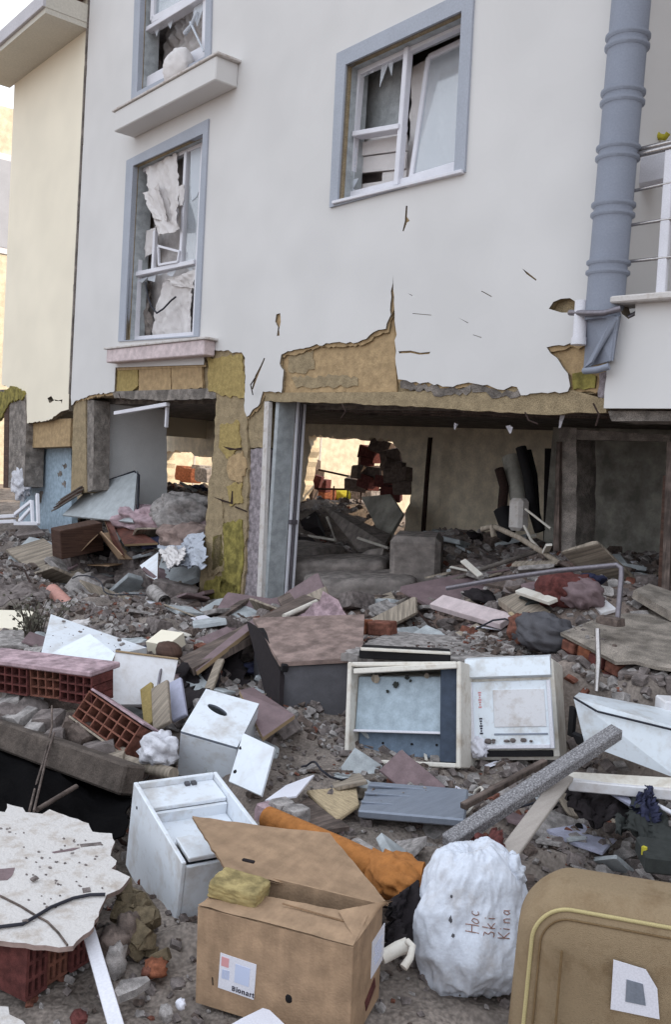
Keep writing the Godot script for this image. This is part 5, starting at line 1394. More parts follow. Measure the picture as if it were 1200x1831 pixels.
	solo("plaster_chip", [t, M.rubble_brown], "small brown chip lying at the foot of the bent metal pipe", "chip")
	# the two big slabs at the right
	var top := Vector3(5.260, 0.696, 0.698).y + 0.02
	var sl := thing("brick_slab", "large fallen wall slab at right, plaster face up with red brick along its broken edge", "wall slab", Vector3(5.280, 0.487, 0.696))
	var a := MB.new()
	var slabq := [Vector3(4.949, 0.712, 0.834), Vector3(4.877, 0.751, 0.370), Vector3(4.823, 0.787, -0.036), Vector3(5.127, 0.839, -0.404), Vector3(5.815, 0.666, 0.820), Vector3(5.651, 0.652, 0.861), Vector3(5.514, 0.655, 0.868), Vector3(5.413, 0.633, 0.913), Vector3(5.162, 0.657, 0.819)]
	var pn := ((slabq[3] - slabq[0]) as Vector3).cross(slabq[5] - slabq[0]).normalized()
	if pn.y < 0.0:
		pn = -pn
	for k in range(1, slabq.size() - 1):
		a.out_tri(slabq[0], slabq[k], slabq[k + 1], slabq[k] - pn)
	for k in slabq.size():
		var p0: Vector3 = slabq[k]
		var p1: Vector3 = slabq[(k + 1) % slabq.size()]
		a.out_quad(p0, p1, p1 - pn * 0.02, p0 - pn * 0.02, slabq[0].lerp(slabq[4], 0.5))
	part("plaster_face", [a, M.slab_face], sl)
	var n0: Vector3 = slabq[0]
	var n1: Vector3 = slabq[7]
	for k in 4:
		for r in 2:
			var b := MB.new()
			var p0 := n0.lerp(n1, k / 4.0 + 0.01) - pn * (0.075 + r * 0.075)
			var p1 := n0.lerp(n1, (k + 1) / 4.0 - 0.01) - pn * (0.075 + r * 0.075)
			var inn := pn.cross(p1 - p0).normalized()
			if inn.dot(slabq[3] - slabq[0]) < 0.0:
				inn = -inn
			var o := inn * (0.16 + 0.02 * ((k + r) % 2))
			b.bar(p0 + o, p1 + o, 0.3, 0.068, pn, 0.006)
			part("brick", [b, [M.brick_red, M.brick_orange, M.brick_maroon][(k + r * 2) % 3]], sl)
	var br := MB.new()
	for k in 3:
		br.bar(slabq[7].lerp(slabq[4], k / 3.0 + 0.01) - pn * 0.1 + Vector3(0, 0, -0.12), slabq[7].lerp(slabq[4], (k + 1) / 3.0 - 0.01) - pn * 0.1 + Vector3(0, 0, -0.12), 0.3, 0.14, pn, 0.01)
	part("mortar_core", [br, M.rubble_grey], sl)
	board("plaster_slab", [Vector3(4.923, 0.917, -0.013), Vector3(4.829, 0.935, -0.370), Vector3(5.200, 0.884, -0.339), Vector3(5.391, 0.782, 0.067)], 0.06, M.slab_face, "tan plaster slab leaning at the right edge above the brick slab", "slab")
	# bricks and boards scattered across the heap
	var bd := [[Vector3(3.434, 0.629, 0.386), Vector3(4.189, 0.610, 0.424), 0.16, 0.05, "pinkish", "pale pink board lying in the middle of the right heap"], [Vector3(4.057, 0.754, 0.255), Vector3(4.459, 0.676, 0.408), 0.2, 0.06, "wood_pale", "tan board propped on the right heap"], [Vector3(4.163, 0.832, 0.277), Vector3(4.571, 0.825, 0.416), 0.08, 0.03, "cream_trim", "narrow cream lath on the right heap"], [Vector3(4.256, 0.693, 0.492), Vector3(4.471, 0.648, 0.553), 0.03, 0.02, "straw", "thin yellow lath at the foot of the tan board"], [Vector3(2.867, 0.867, -0.520), Vector3(3.116, 0.760, -0.494), 0.06, 0.02, "cream_trim", "short pale lath tilted above the curtain rod"], [Vector3(3.542, 0.791, -0.070), Vector3(3.974, 0.808, 0.037), 0.1, 0.03, "wood_grey", "grey lath below the long dark rod"], [Vector3(4.688, 0.853, 0.118), Vector3(4.885, 0.792, 0.201), 0.12, 0.03, "white_dusty", "whitish board left of the bent pipe"]]
	for s in bd:
		var b := MB.new()
		b.bar(s[0], s[1], s[2], s[3], Vector3(0.3, 1, 0.5), 0.004)
		solo("loose_board", [b, M[s[4]]], s[5], "board")
	for s in [[Vector3(4.495, 0.886, 0.188), 0.16, "brick_maroon", "round maroon cushion lying left of the bent pipe"], [Vector3(4.727, 0.662, 0.714), 0.15, "charcoal", "dark grey bundle beside the red brick edge of the slab"], [Vector3(4.621, 0.878, 0.195), 0.14, "wood_mauve", "mauve bundle under the bent metal pipe"], [Vector3(4.525, 0.637, 0.645), 0.12, "brick_red", "dusty red bundle next to the dark grey one"]]:
		var b := MB.new()
		b.lump(Transform3D(Basis(Vector3.UP, s[1] * 20.0), s[0]), Vector3(s[1] * 1.4, s[1] * 0.8, s[1]), 2.6, 0.3, int(s[1] * 1000))
		solo("cloth_bundle", [b, M[s[2]]], s[3], "bundle")

func make_middle() -> void:
	# leaning table top and wrecked wardrobe
	board("table_top", [Vector3(2.845, 0.206, 2.376), Vector3(2.439, 0.528, 0.958), Vector3(2.840, 0.557, 1.100), Vector3(3.250, 0.234, 2.514)], 0.05, M.wood_grey, "long brown table top leaning from the white cupboard up to the pillar", "table top")
	board("table_top", [Vector3(3.163, 0.231, 2.462), Vector3(2.914, 0.480, 1.800), Vector3(3.017, 0.460, 1.835), Vector3(3.268, 0.228, 2.493)], 0.03, M.wood_mauve, "mauve edge board lying along the leaning table top", "board")
	var wd := thing("wardrobe", "wrecked dark grey wardrobe with a dusty pinkish top beside the white fridge", "wardrobe", Vector3(3.803, -0.115, 1.891))
	var wb := MB.new()
	wb.hexa([Vector3(3.831, 0.372, 2.198), Vector3(4.146, 0.428, 1.818), Vector3(4.214, -0.030, 1.860), Vector3(3.896, -0.064, 2.242)], [Vector3(3.081, 0.494, 1.911), Vector3(3.576, 0.571, 1.313), Vector3(3.642, 0.048, 1.365), Vector3(3.158, -0.003, 1.946)])
	part("carcass", [wb, M.charcoal], wd)
	var wt := MB.new()
	wt.plate(Vector3(3.837, 0.392, 2.235), Vector3(4.173, 0.457, 1.830), Vector3(3.584, 0.597, 1.301), Vector3(3.068, 0.517, 1.924), 0.03)
	part("top_board", [wt, M.dust_pink], wd)
	var we := MB.new()
	we.bar(Vector3(3.273, 0.481, 1.995), Vector3(3.879, 0.371, 2.220), 0.04, 0.05, Vector3.UP, 0.005)
	part("edge_strip", [we, M.black], wd)
	var wdr := MB.new()
	wdr.plate(Vector3(3.049, 0.499, 1.949), Vector3(3.364, 0.494, 2.041), Vector3(3.829, 0.343, 2.203), Vector3(4.056, -0.042, 2.361), 0.03)
	part("door", [wdr, M.cloth_dark], wd)
	var tn := MB.new()
	tn.prism(rag([Vector2(0, 0), Vector2(0.48, 0.0), Vector2(0.42, 0.1), Vector2(0.34, 0.22), Vector2(0.22, 0.28), Vector2(0.2, 0.2), Vector2(0.05, 0.08)], 0.015, 0.05, 71, 9.0), 0.0, 0.03)
	var to := MeshInstance3D.new()
	to.name = numbered("torn_board")
	to.mesh = made([tn, M.cloth_pink])
	add_child(to)
	to.transform = Transform3D(Basis(Vector3.UP, 0.85) * Basis(Vector3.RIGHT, -0.35), Vector3(3.092, 0.449, 1.590))
	tag(to, "torn pale pink board standing on top of the wrecked wardrobe", "board")
	rod("white_strip", [Vector3(3.132, 0.539, 1.690), Vector3(3.044, 0.612, 1.320)], 0.02, M.cream_trim, "white strip lying along the torn pink board", "strip")
	# pale slab and long bricks behind the fridges
	shard("pale_slab", [Vector2(4.116, 1.964), Vector2(3.701, 1.133), Vector2(4.103, 0.734), Vector2(4.323, 0.435), Vector2(4.664, 0.833), Vector2(4.539, 1.436), Vector2(4.208, 1.903)], 0.5, 0.05, M.rubble_pale, "pale broken slab lying behind the two white appliances", "slab", 0.02, 73)
	for k in 3:
		var b := MB.new()
		b.bar([Vector3(3.465, 0.499, 1.297), Vector3(3.623, 0.519, 1.263), Vector3(3.538, 0.457, 1.526)][k], [Vector3(3.612, 0.522, 1.275), Vector3(3.799, 0.541, 1.207), Vector3(3.672, 0.452, 1.523)][k], 0.12, 0.1, Vector3.UP, 0.008)
		solo("red_brick", [b, M.brick_red if k else M.brick_orange], ["short brick at the right rim of the wardrobe top", "longer brick right of the short one behind the white fridge", "brick fallen on the wardrobe top"][k], "brick", "bricks behind the white fridge")
	var pf := thing("picture_frame", "dark flat glass frame resting on the white fridge", "frame", Vector3(4.501, 0.531, 1.774))
	var f1 := MB.new()
	f1.box(Transform3D(Vector3(0.721, 0.038, -0.692), Vector3(-0.065, 0.998, -0.013), Vector3(0.690, 0.055, 0.722), Vector3(4.504, 0.565, 1.781)), Vector3(0.550, 0.050, 0.244), 0.006)
	part("frame", [f1, M.black], pf)
	var f2 := MB.new()
	f2.bar(Vector3(4.423, 0.604, 2.079), Vector3(4.769, 0.614, 1.665), 0.03, 0.015, Vector3.UP, 0.003)
	part("trim", [f2, M.cream_trim], pf)
	fridge()
	dishwasher()
	# the white appliance lying at the right edge
	var ap := thing("chest_freezer", "white dented appliance lying on its side at the right edge", "freezer", Vector3(5.854, 0.226, 1.441))
	var ab := MB.new()
	ab.hexa([Vector3(5.615, 0.554, 1.614), Vector3(6.139, 0.513, 1.462), Vector3(6.187, 0.275, 1.506), Vector3(5.693, 0.322, 1.592)], [Vector3(5.489, 0.521, 1.378), Vector3(5.932, 0.493, 1.087), Vector3(5.979, 0.273, 1.131), Vector3(5.529, 0.299, 1.352)])
	part("body", [ab, M.enamel], ap)
	var al := MB.new()
	al.bar(Vector3(5.632, 0.562, 1.640), Vector3(5.752, 0.513, 1.596), 0.01, 0.01, Vector3.UP, 0.003)
	al.bar(Vector3(5.752, 0.513, 1.596), Vector3(6.156, 0.505, 1.490), 0.01, 0.01, Vector3.UP, 0.003)
	part("lid_seal", [al, M.cable], ap)
	var ac := MB.new()
	ac.plate(Vector3(5.632, 0.368, 1.612), Vector3(5.681, 0.362, 1.601), Vector3(5.694, 0.307, 1.591), Vector3(5.653, 0.316, 1.593), 0.03)
	part("corner_foot", [ac, M.black], ap)
	var ae := MB.new()
	ae.plate(Vector3(5.525, 0.470, 1.496), Vector3(5.571, 0.466, 1.519), Vector3(5.549, 0.300, 1.484), Vector3(5.503, 0.296, 1.461), 0.02)
	part("corner_piece", [ae, M.black], ap)
	block("box_corner", Transform3D(Basis(Vector3.UP, 0.9), Vector3(5.885, 0.508, 1.064)), Vector3(0.16, 0.08, 0.14), M.white_dusty, "corner of a pale box above the dented appliance at the right edge", "box")
	# left of the middle
	var cp := thing("cupboard", "pale blue grey cupboard lying on its back at left", "cupboard", Vector3(2.735, -0.001, 2.838))
	var cb := MB.new()
	cb.hexa([Vector3(2.395, 0.227, 3.222), Vector3(2.997, 0.342, 2.960), Vector3(3.127, 0.044, 3.069), Vector3(2.584, -0.073, 3.259)], [Vector3(1.695, 0.368, 2.872), Vector3(2.506, 0.240, 2.465), Vector3(2.713, -0.041, 2.558), Vector3(1.884, -0.033, 2.921)])
	part("carcass", [cb, M.white_board], cp)
	var cd := MB.new()
	cd.plate(Vector3(2.996, 0.356, 2.960), Vector3(3.178, 0.309, 2.592), Vector3(3.423, 0.086, 2.791), Vector3(3.259, 0.089, 3.141), 0.03)
	var cdo := part("door", [cd, M.white_dusty], cp)
	var ch := MB.new()
	ch.tube([Vector3(3.199, 0.267, 2.727), Vector3(3.250, 0.252, 2.762), Vector3(3.319, 0.179, 2.812), Vector3(3.317, 0.150, 2.817)], 0.009, -1, 8)
	part("handle", [ch, M.steel], cdo)
	var cf := MB.new()
	cf.bar(Vector3(3.004, 0.366, 2.965), Vector3(3.186, 0.319, 2.597), 0.034, 0.006, Vector3.UP, 0.001)
	part("chipped_edge", [cf, M.chipboard], cdo)
	board("white_sheet_board", [Vector3(2.668, 0.292, 3.279), Vector3(2.599, 0.397, 2.962), Vector3(3.015, 0.347, 2.969), Vector3(3.243, 0.263, 3.143)], 0.012, M.enamel, "thin bright white board lying on the pale blue cupboard", "board")
	board("cream_block", [Vector3(2.329, 0.194, 2.369), Vector3(2.221, 0.252, 2.180), Vector3(2.421, 0.260, 2.097), Vector3(2.521, 0.198, 2.295)], 0.1, M.render_cream, "cream foam blocks behind the pale blue cupboard", "foam block")
	board("cream_block", [Vector3(2.152, 0.215, 2.110), Vector3(2.100, 0.251, 2.012), Vector3(2.334, 0.247, 2.045), Vector3(2.405, 0.189, 2.122)], 0.08, M.rubble_pale, "smaller cream foam block beside the brown cushion", "foam block")
	var bc := MB.new()
	bc.lump(Transform3D(Basis(Vector3.BACK, -0.2), Vector3(2.700, 0.249, 2.388)), Vector3(0.11, 0.06, 0.09), 2.2, 0.1, 81)
	solo("brown_cushion", [bc, M.wood_dark], "small brown cushion behind the pale blue cupboard", "cushion")
	rod("black_strap", [Vector3(2.995, 0.267, 2.658), Vector3(3.023, 0.293, 2.623), Vector3(3.105, 0.302, 2.602), Vector3(3.175, 0.286, 2.598)], 0.014, M.cable, "black strap on the corner of the pale blue cupboard", "strap")
	for s in [[Vector3(3.413, 0.225, 2.944), Vector3(3.715, 0.084, 3.066), 0.09, "insulation", "yellowish strip of foam standing under the cupboard door"], [Vector3(3.553, 0.268, 2.929), Vector3(3.845, 0.107, 3.064), 0.12, "wood_pale", "tan strip of wood standing under the cupboard door"], [Vector3(3.411, 0.141, 2.488), Vector3(3.194, 0.281, 2.265), 0.06, "wood_pale", "pale batten standing under the leaning table top"], [Vector3(3.522, 0.271, 2.810), Vector3(3.736, 0.101, 2.883), 0.1, "lilac", "lilac cloth strip hanging right of the cupboard door"]]:
		var b := MB.new()
		b.bar(s[0], s[1], s[2], 0.03, Vector3(0.5, 0.1, 0.6), 0.005)
		solo("standing_strip", [b, M[s[3]]], s[4], "strip")
	var dk := MB.new()
	dk.cloth(Vector3(3.099, 0.209, 2.540), Vector3(2.930, 0.194, 1.964), Vector3(3.660, -0.033, 2.209), Vector3(3.670, 0.056, 2.811), 22, 18, 0.2, 83, 5.0)
	solo("dark_cloth", [dk, M.cloth_dark], "heap of dark clothes under the leaning table top", "clothes")
	# hollow blocks
	var hb := thing("hollow_blocks", "row of broken hollow clay blocks with plaster on top at left", "hollow blocks", Vector3(3.055, 0.144, 3.378))
	var q0 := Vector3(2.852, 0.242, 3.610)
	var q1 := Vector3(3.517, 0.289, 3.282)
	var ax := (q1 - q0).normalized()
	var face := (Vector3(0.75, 0, 0.66) - ax * ax.dot(Vector3(0.75, 0, 0.66))).normalized()
	var bs := Basis(ax, face.cross(ax), face)
	var l := q0.distance_to(q1)
	for k in 3:
		var b := MB.new()
		hollow_block(b, Transform3D(bs * Basis(Vector3.BACK, [-0.01, 0.02, -0.015][k]), q0.lerp(q1, (k + 0.5) / 3.0) + face * [0.0, -0.015, 0.01][k]), Vector3(l / 3.0 - 0.008, 0.17, 0.2), 4, 3, 0.009)
		part("brick", [b, [M.brick_maroon, M.brick_red, M.brick_maroon][k]], hb)
	var ps := MB.new()
	ps.bar(q0 - ax * 0.2 + bs.y * 0.105 - face * 0.02, q1 + bs.y * 0.1 - face * 0.02, 0.28, 0.035, bs.y, 0.01)
	part("plaster_top", [ps, M.cloth_pink], hb)
	var pl := MB.new()
	pl.bar(q0 - ax * 0.3, q0 - ax * 0.01, 0.18, 0.16, bs.y, 0.01)
	part("mortar_end", [pl, M.wood_mauve], hb)
	var h2 := thing("hollow_block", "red hollow clay block lying askew above the fallen beam", "hollow block", Vector3(3.669, 0.088, 3.276))
	var r0 := Vector3(3.526, 0.167, 3.360)
	var r1 := Vector3(3.995, 0.085, 3.278)
	var ax2 := (r1 - r0).normalized()
	var fc2 := (Vector3(0.72, 0.35, 0.6) - ax2 * ax2.dot(Vector3(0.72, 0.35, 0.6))).normalized()
	var bs2 := Basis(ax2, fc2.cross(ax2), fc2)
	var b2 := MB.new()
	hollow_block(b2, Transform3D(bs2, (r0 + r1) / 2.0), Vector3(r0.distance_to(r1) + 0.02, 0.17, 0.18), 6, 3, 0.009)
	part("brick", [b2, M.brick_red], h2)
	var p2 := MB.new()
	p2.bar(r0 + bs2.y * 0.1, r1 + ax2 * 0.02 + bs2.y * 0.1, 0.19, 0.014, bs2.y, 0.003)
	part("plaster_skin", [p2, M.cloth_pink], h2)
	var p3 := MB.new()
	p3.bar(r0 - bs2.y * 0.095 - ax2 * 0.03, r1 - bs2.y * 0.095, 0.19, 0.012, bs2.y, 0.003)
	part("plaster_skin", [p3, M.wood_pale], h2)
	# fallen beam and the slab behind it, with the hollow under them
	var fb := MB.new()
	fb.bar(Vector3(2.814, -0.036, 3.838), Vector3(4.383, 0.049, 3.521), 0.14, 0.15, Vector3(-0.3, 1, -0.25), 0.012)
	solo("fallen_beam", [fb, M.beam_brown], "long fallen concrete beam sloping over the dark hollow at left", "beam")
	board("fallen_slab", [Vector3(2.348, 0.013, 3.766), Vector3(3.621, -0.129, 2.888), Vector3(4.184, -0.031, 3.376), Vector3(2.872, -0.014, 3.923)], 0.06, M.rubble_brown, "earthy slab lying behind the fallen beam at left", "slab")
	sheet("shade_infill", [Vector3(2.976, -0.103, 3.886), Vector3(4.207, -0.074, 3.430), Vector3(4.910, 0.021, 3.831), Vector3(4.412, 0.050, 4.343)], 0.08, 171, M.shade_black, "added black sheeting in the dark hollow under the fallen beam", "infill", 4.0)  # black colour stands in for the deep shade under the beam
	var rl := RandomNumberGenerator.new()
	rl.seed = 505
	var spots := [Vector3(2.955, 0.076, 3.660), Vector3(2.804, 0.070, 3.529), Vector3(3.151, 0.083, 3.582), Vector3(2.896, 0.066, 3.419), Vector3(3.376, 0.079, 3.548), Vector3(3.090, 0.057, 3.345), Vector3(3.168, 0.055, 3.642), Vector3(3.509, 0.071, 3.468), Vector3(3.652, 0.051, 3.456), Vector3(3.505, 0.049, 3.553), Vector3(3.853, 0.024, 3.453), Vector3(3.381, 0.057, 3.623), Vector3(3.072, 0.041, 3.680), Vector3(3.344, 0.063, 3.354), Vector3(3.991, 0.012, 3.445)]
	var says := ["white lump at the left edge above the fallen beam", "white crumb behind the row of plaster lumps at the left edge", "grey lump in the middle of the slab behind the fallen beam", "pale lump under the left hollow block row", "grey lump beside the thin hanging wires", "brown lump below the middle of the hollow block row", "flat pale piece left of the hanging wires", "brown piece at the foot of the red hollow block", "long brown piece along the right part of the fallen beam", "grey piece right of the hanging wires", "grey piece near the right end of the fallen beam", "pale piece lying on the fallen beam by the wires", "grey piece at the left end of the fallen beam", "tan piece just left of the red hollow block", "tan piece on the right end of the fallen beam"]
	for k in spots.size():
		var c := MB.new()
		c.chunk(Vector3(rl.randf_range(0.12, 0.26), rl.randf_range(0.06, 0.12), rl.randf_range(0.1, 0.18)), rl, 0.4)
		var t := MB.new()
		var tb := Basis.from_euler(Vector3(rl.randf_range(-0.4, 0.4), rl.randf_range(0, 6), rl.randf_range(-0.4, 0.4)))
		for i in range(0, c.v.size(), 3):
			t.tri(tb * c.v[i] + spots[k], tb * c.v[i + 1] + spots[k], tb * c.v[i + 2] + spots[k])
		var mk := "rubble_pale" if "white" in says[k] or "pale" in says[k] else ("rubble_grey" if "grey" in says[k] else ("rubble_brown" if "brown" in says[k] else "wood_pale"))
		solo("wall_lump", [t, M[mk]], says[k], "rubble lump", "lumps on the slab behind the fallen beam")
	rod("tan_pipe", [Vector3(4.033, 0.022, 3.394), Vector3(4.201, 0.030, 3.349), Vector3(4.424, 0.060, 3.315)], 0.035, M.wood_pale, "tan wooden pole at the right end of the fallen beam", "pole")
	rod("thin_stick", [Vector3(4.561, 0.080, 4.085), Vector3(4.386, 0.079, 3.825)], 0.012, M.wood_grey, "thin stick poking out of the dark hollow under the beam", "stick")
	for s in [[[Vector3(4.634, 0.114, 4.150), Vector3(4.165, 0.016, 3.939), Vector3(3.802, 0.017, 3.749), Vector3(3.671, 0.144, 3.658), Vector3(3.518, 0.216, 3.599)], "left of two thin wires hanging over the fallen beam"], [[Vector3(4.646, 0.115, 4.135), Vector3(4.180, 0.045, 3.918), Vector3(3.856, 0.041, 3.759), Vector3(3.729, 0.131, 3.668)], "right of two thin wires hanging over the fallen beam"]]:
		rod("thin_wire", s[0], 0.006, M.wood_grey, s[1], "wire", "wires over the fallen beam")
	var fo := MB.new()
	fo.lump(Transform3D(Basis(), Vector3(4.235, 0.124, 3.300)), Vector3(0.1, 0.085, 0.085), 2.6, 0.5, 91, 1.5, 30, 20)
	solo("crumpled_plastic", [fo, M.plastic_clear], "crumpled clear plastic between the red block and the white box", "plastic")

func fridge() -> void:
	var xf := box_of(Transform3D(Vector3(0.896, 0.166, -0.413), Vector3(-0.262, 0.947, -0.187), Vector3(0.360, 0.275, 0.892), Vector3(4.723, 0.250, 1.864)), Vector3(0.701, 0.576, 0.500))
	var s: Vector3 = xf[1]
	var o := thing_in("fridge", "old white fridge without its door, a pale blue panel inside", "fridge", xf[0])
	var b := MB.new()
	var w := 0.026
	for k in [[Vector3(-s.x / 2 + w / 2, 0, 0), Vector3(w, s.y, s.z)], [Vector3(s.x / 2 - w / 2, 0, 0), Vector3(w, s.y, s.z)], [Vector3(0, s.y / 2 - w / 2, 0), Vector3(s.x - 2 * w, w, s.z)], [Vector3(0, -s.y / 2 + w / 2, 0), Vector3(s.x - 2 * w, w, s.z)], [Vector3(0, 0, -s.z / 2 + 0.01), Vector3(s.x - 2 * w, s.y - 2 * w, 0.02)]]:
		b.box(Transform3D(Basis(), k[0]), k[1], 0.008)
	part("cabinet", [b, M.cream_trim], o, true)
	var i := MB.new()
	i.box(Transform3D(Basis(), Vector3(s.x / 2 - w - 0.055, 0, s.z / 2 - 0.14)), Vector3(0.105, s.y - 2 * w - 0.004, 0.2), 0.005)
	part("side_wall", [i, M.navy], o, true)
	var lo := MB.new()
	lo.box(Transform3D(Basis(Vector3.RIGHT, -0.06), Vector3(-0.06, -s.y / 2 + 0.125, s.z / 2 - 0.14)), Vector3(s.x - 2 * w - 0.13, 0.16, 0.03), 0.006)
	part("drawer_front", [lo, M.panel_slate], o, true)
	for x in [-0.16, 0.02, 0.17]:
		var c := MB.new()
		c.tube([Vector3(x, -s.y / 2 + 0.12, s.z / 2 - 0.125), Vector3(x, -s.y / 2 + 0.12, s.z / 2 - 0.118)], 0.007, -1, 10)
		part("screw_hole", [c, M.black], o, true)
	var p := MB.new()
	p.box(Transform3D(Basis(Vector3.RIGHT, -0.09), Vector3(-0.05, 0.055, s.z / 2 - 0.1)), Vector3(s.x - 2 * w - 0.11, s.y - 0.26, 0.03), 0.006)
	var pn := part("inner_panel", [p, M.enamel_blue], o, true)
	var e := MB.new()
	for k in [[Vector3(-0.05 + (s.x - 2 * w - 0.11) / 2.0, 0.055, s.z / 2 - 0.085), Vector3(0.012, s.y - 0.24, 0.02)], [Vector3(-0.05, 0.055 - (s.y - 0.26) / 2.0, s.z / 2 - 0.066), Vector3(s.x - 2 * w - 0.1, 0.014, 0.02)]]:
		e.box(Transform3D(Basis(), k[0]), k[1], 0.003)
	part("panel_edge", [e, M.pvc], pn, true)
	var st := MB.new()
	var g := RandomNumberGenerator.new()
	g.seed = 5
	var blot := func(mb: MB, cx: float, cy: float, r: float, z: float) -> void:
		var pts := []
		for k in 14:
			var a := TAU * k / 14
			pts.append(Vector2(cx + cos(a) * r * g.randf_range(0.6, 1.1), cy + sin(a) * r * g.randf_range(0.6, 1.1)))
		mb.prism(pts, z, z + 0.0015)
	var zz := s.z / 2 - 0.082
	blot.call(st, -0.07, 0.165, 0.022, zz)
	blot.call(st, -0.12, 0.125, 0.012, zz + 0.003)
	blot.call(st, 0.0, 0.205, 0.016, zz)
	blot.call(st, 0.02, 0.185, 0.01, zz)
	part("stain", [st, M.cloth_green], pn, true)
	var ru := MB.new()
	blot.call(ru, -0.2, 0.2, 0.03, zz - 0.0005)
	blot.call(ru, 0.12, 0.215, 0.018, zz - 0.0005)
	part("stain", [ru, M.wood_pale], pn, true)
	var tr := MB.new()
	tr.bar(Vector3(-s.x / 2 + 0.05, s.y / 2 - 0.055, s.z / 2 + 0.004), Vector3(s.x / 2 - 0.02, s.y / 2 - 0.025, s.z / 2 + 0.004), 0.03, 0.03, Vector3.UP, 0.004)
	part("door_hinge_strip", [tr, M.cream_trim], o, true)

func box_of(xf: Transform3D, s: Vector3) -> Array:
	return [xf, s]

func dishwasher() -> void:
	var xf := box_of(Transform3D(Vector3(0.842, 0.178, -0.510), Vector3(-0.288, 0.947, -0.144), Vector3(0.457, 0.268, 0.848), Vector3(5.109, 0.327, 1.420)), Vector3(0.499, 0.563, 0.520))
	var s: Vector3 = xf[1]
	var o := thing_in("washing_machine", "white washing machine with a slanting control strip and a red printed label", "washing machine", xf[0])
	var b := MB.new()
	b.box(Transform3D(Basis(), Vector3(0, 0, -0.02)), s, 0.02)
	part("cabinet", [b, M.cream_trim], o, true)
	var z := s.z / 2 - 0.02
	var t := MB.new()
	t.prism([Vector2(z - 0.02, s.y / 2 + 0.012), Vector2(z + 0.05, s.y / 2 - 0.004), Vector2(z + 0.06, s.y / 2 - 0.105), Vector2(z + 0.002, s.y / 2 - 0.115)], -s.x / 2 + 0.008, s.x / 2 - 0.01, 0)
	part("control_strip", [t, M.enamel], o, true)
	var f := MB.new()
	f.box(Transform3D(Basis(), Vector3(0.0, -0.035, z + 0.012)), Vector3(s.x - 0.035, s.y - 0.19, 0.02), 0.006)
	var fp := part("front_panel", [f, M.enamel], o, true)
	var pw := s.x - 0.035
	var ph := s.y - 0.19
	for k in [[Vector3(-pw / 2 + 0.012, -0.035, z + 0.028), Vector3(0.022, ph, 0.014)], [Vector3(pw / 2 - 0.012, -0.035, z + 0.028), Vector3(0.022, ph, 0.014)], [Vector3(0, -0.035 - ph / 2 + 0.012, z + 0.028), Vector3(pw - 0.05, 0.022, 0.014)]]:
		var e := MB.new()
		e.box(Transform3D(Basis(), k[0]), k[1], 0.004)
		part("panel_rim", [e, M.pvc], fp, true)
	var iv := MB.new()
	iv.box(Transform3D(Basis(), Vector3(0.05, 0.0, z + 0.024)), Vector3(pw * 0.62, ph * 0.55, 0.008), 0.003)
	part("inner_panel", [iv, M.white_dusty], fp, true)
	var ib := MB.new()
	ib.box(Transform3D(Basis(), Vector3(0.05, -ph * 0.3 - 0.03, z + 0.024)), Vector3(pw * 0.64, 0.01, 0.006), 0.002)
	part("crease", [ib, M.grey_metal], fp, true)
	# the printed strip down its left side
	for k in [[-0.02, 0.1, "ink_red"], [-0.165, 0.1, "ink"]]:
		var pr := MB.new()
		for j in 7:
			pr.box(Transform3D(Basis(), Vector3(-pw / 2 + 0.062, 0.11 + k[0] - j * 0.0135, z + 0.0235)), Vector3(0.018 - 0.005 * (j % 3), 0.009, 0.0015))
		part("printed_label", [pr, M[k[2]]], fp, true)
	var sk := MB.new()
	var g := RandomNumberGenerator.new()
	g.seed = 8
	for k in 7:
		sk.lump(Transform3D(Basis(Vector3.UP, k), Vector3(g.randf_range(-0.14, 0.12), -0.035 - ph / 2 + 0.036 + g.randf_range(0, 0.012), z + 0.03)), Vector3(g.randf_range(0.01, 0.03), g.randf_range(0.006, 0.014), 0.008), 2.2, 0.5, k, 2.0, 10, 8)
	part("dirt", [sk, M.rubble_grey], fp, true)
	var kp := MB.new()
	kp.box(Transform3D(Basis(), Vector3(0, -s.y / 2 + 0.035, z + 0.005)), Vector3(s.x - 0.06, 0.035, 0.02), 0.004)
	part("kick_plate", [kp, M.black], o, true)
	var rg := MB.new()
	rg.lump(Transform3D(Basis(), Vector3(-s.x / 2 + 0.06, -s.y / 2 + 0.07, z + 0.03)), Vector3(0.05, 0.05, 0.03), 2.2, 0.6, 7)
	part("torn_cover", [rg, M.paper], o, true)

func text(parent: Node3D, s: String, size: float, at: Transform3D, m: Material, bold := false) -> void:
	var t := TextMesh.new()
	var f := SystemFont.new()
	f.font_names = PackedStringArray(["Droid Sans"])
	f.font_weight = 700 if bold else 400
	t.font = f
	t.text = s
	t.font_size = 32
	t.pixel_size = size / 32.0
	t.depth = 0.0008
	t.material = m
	var o := MeshInstance3D.new()
	o.name = "lettering"
	o.mesh = t
	o.transform = at
	parent.add_child(o, true)

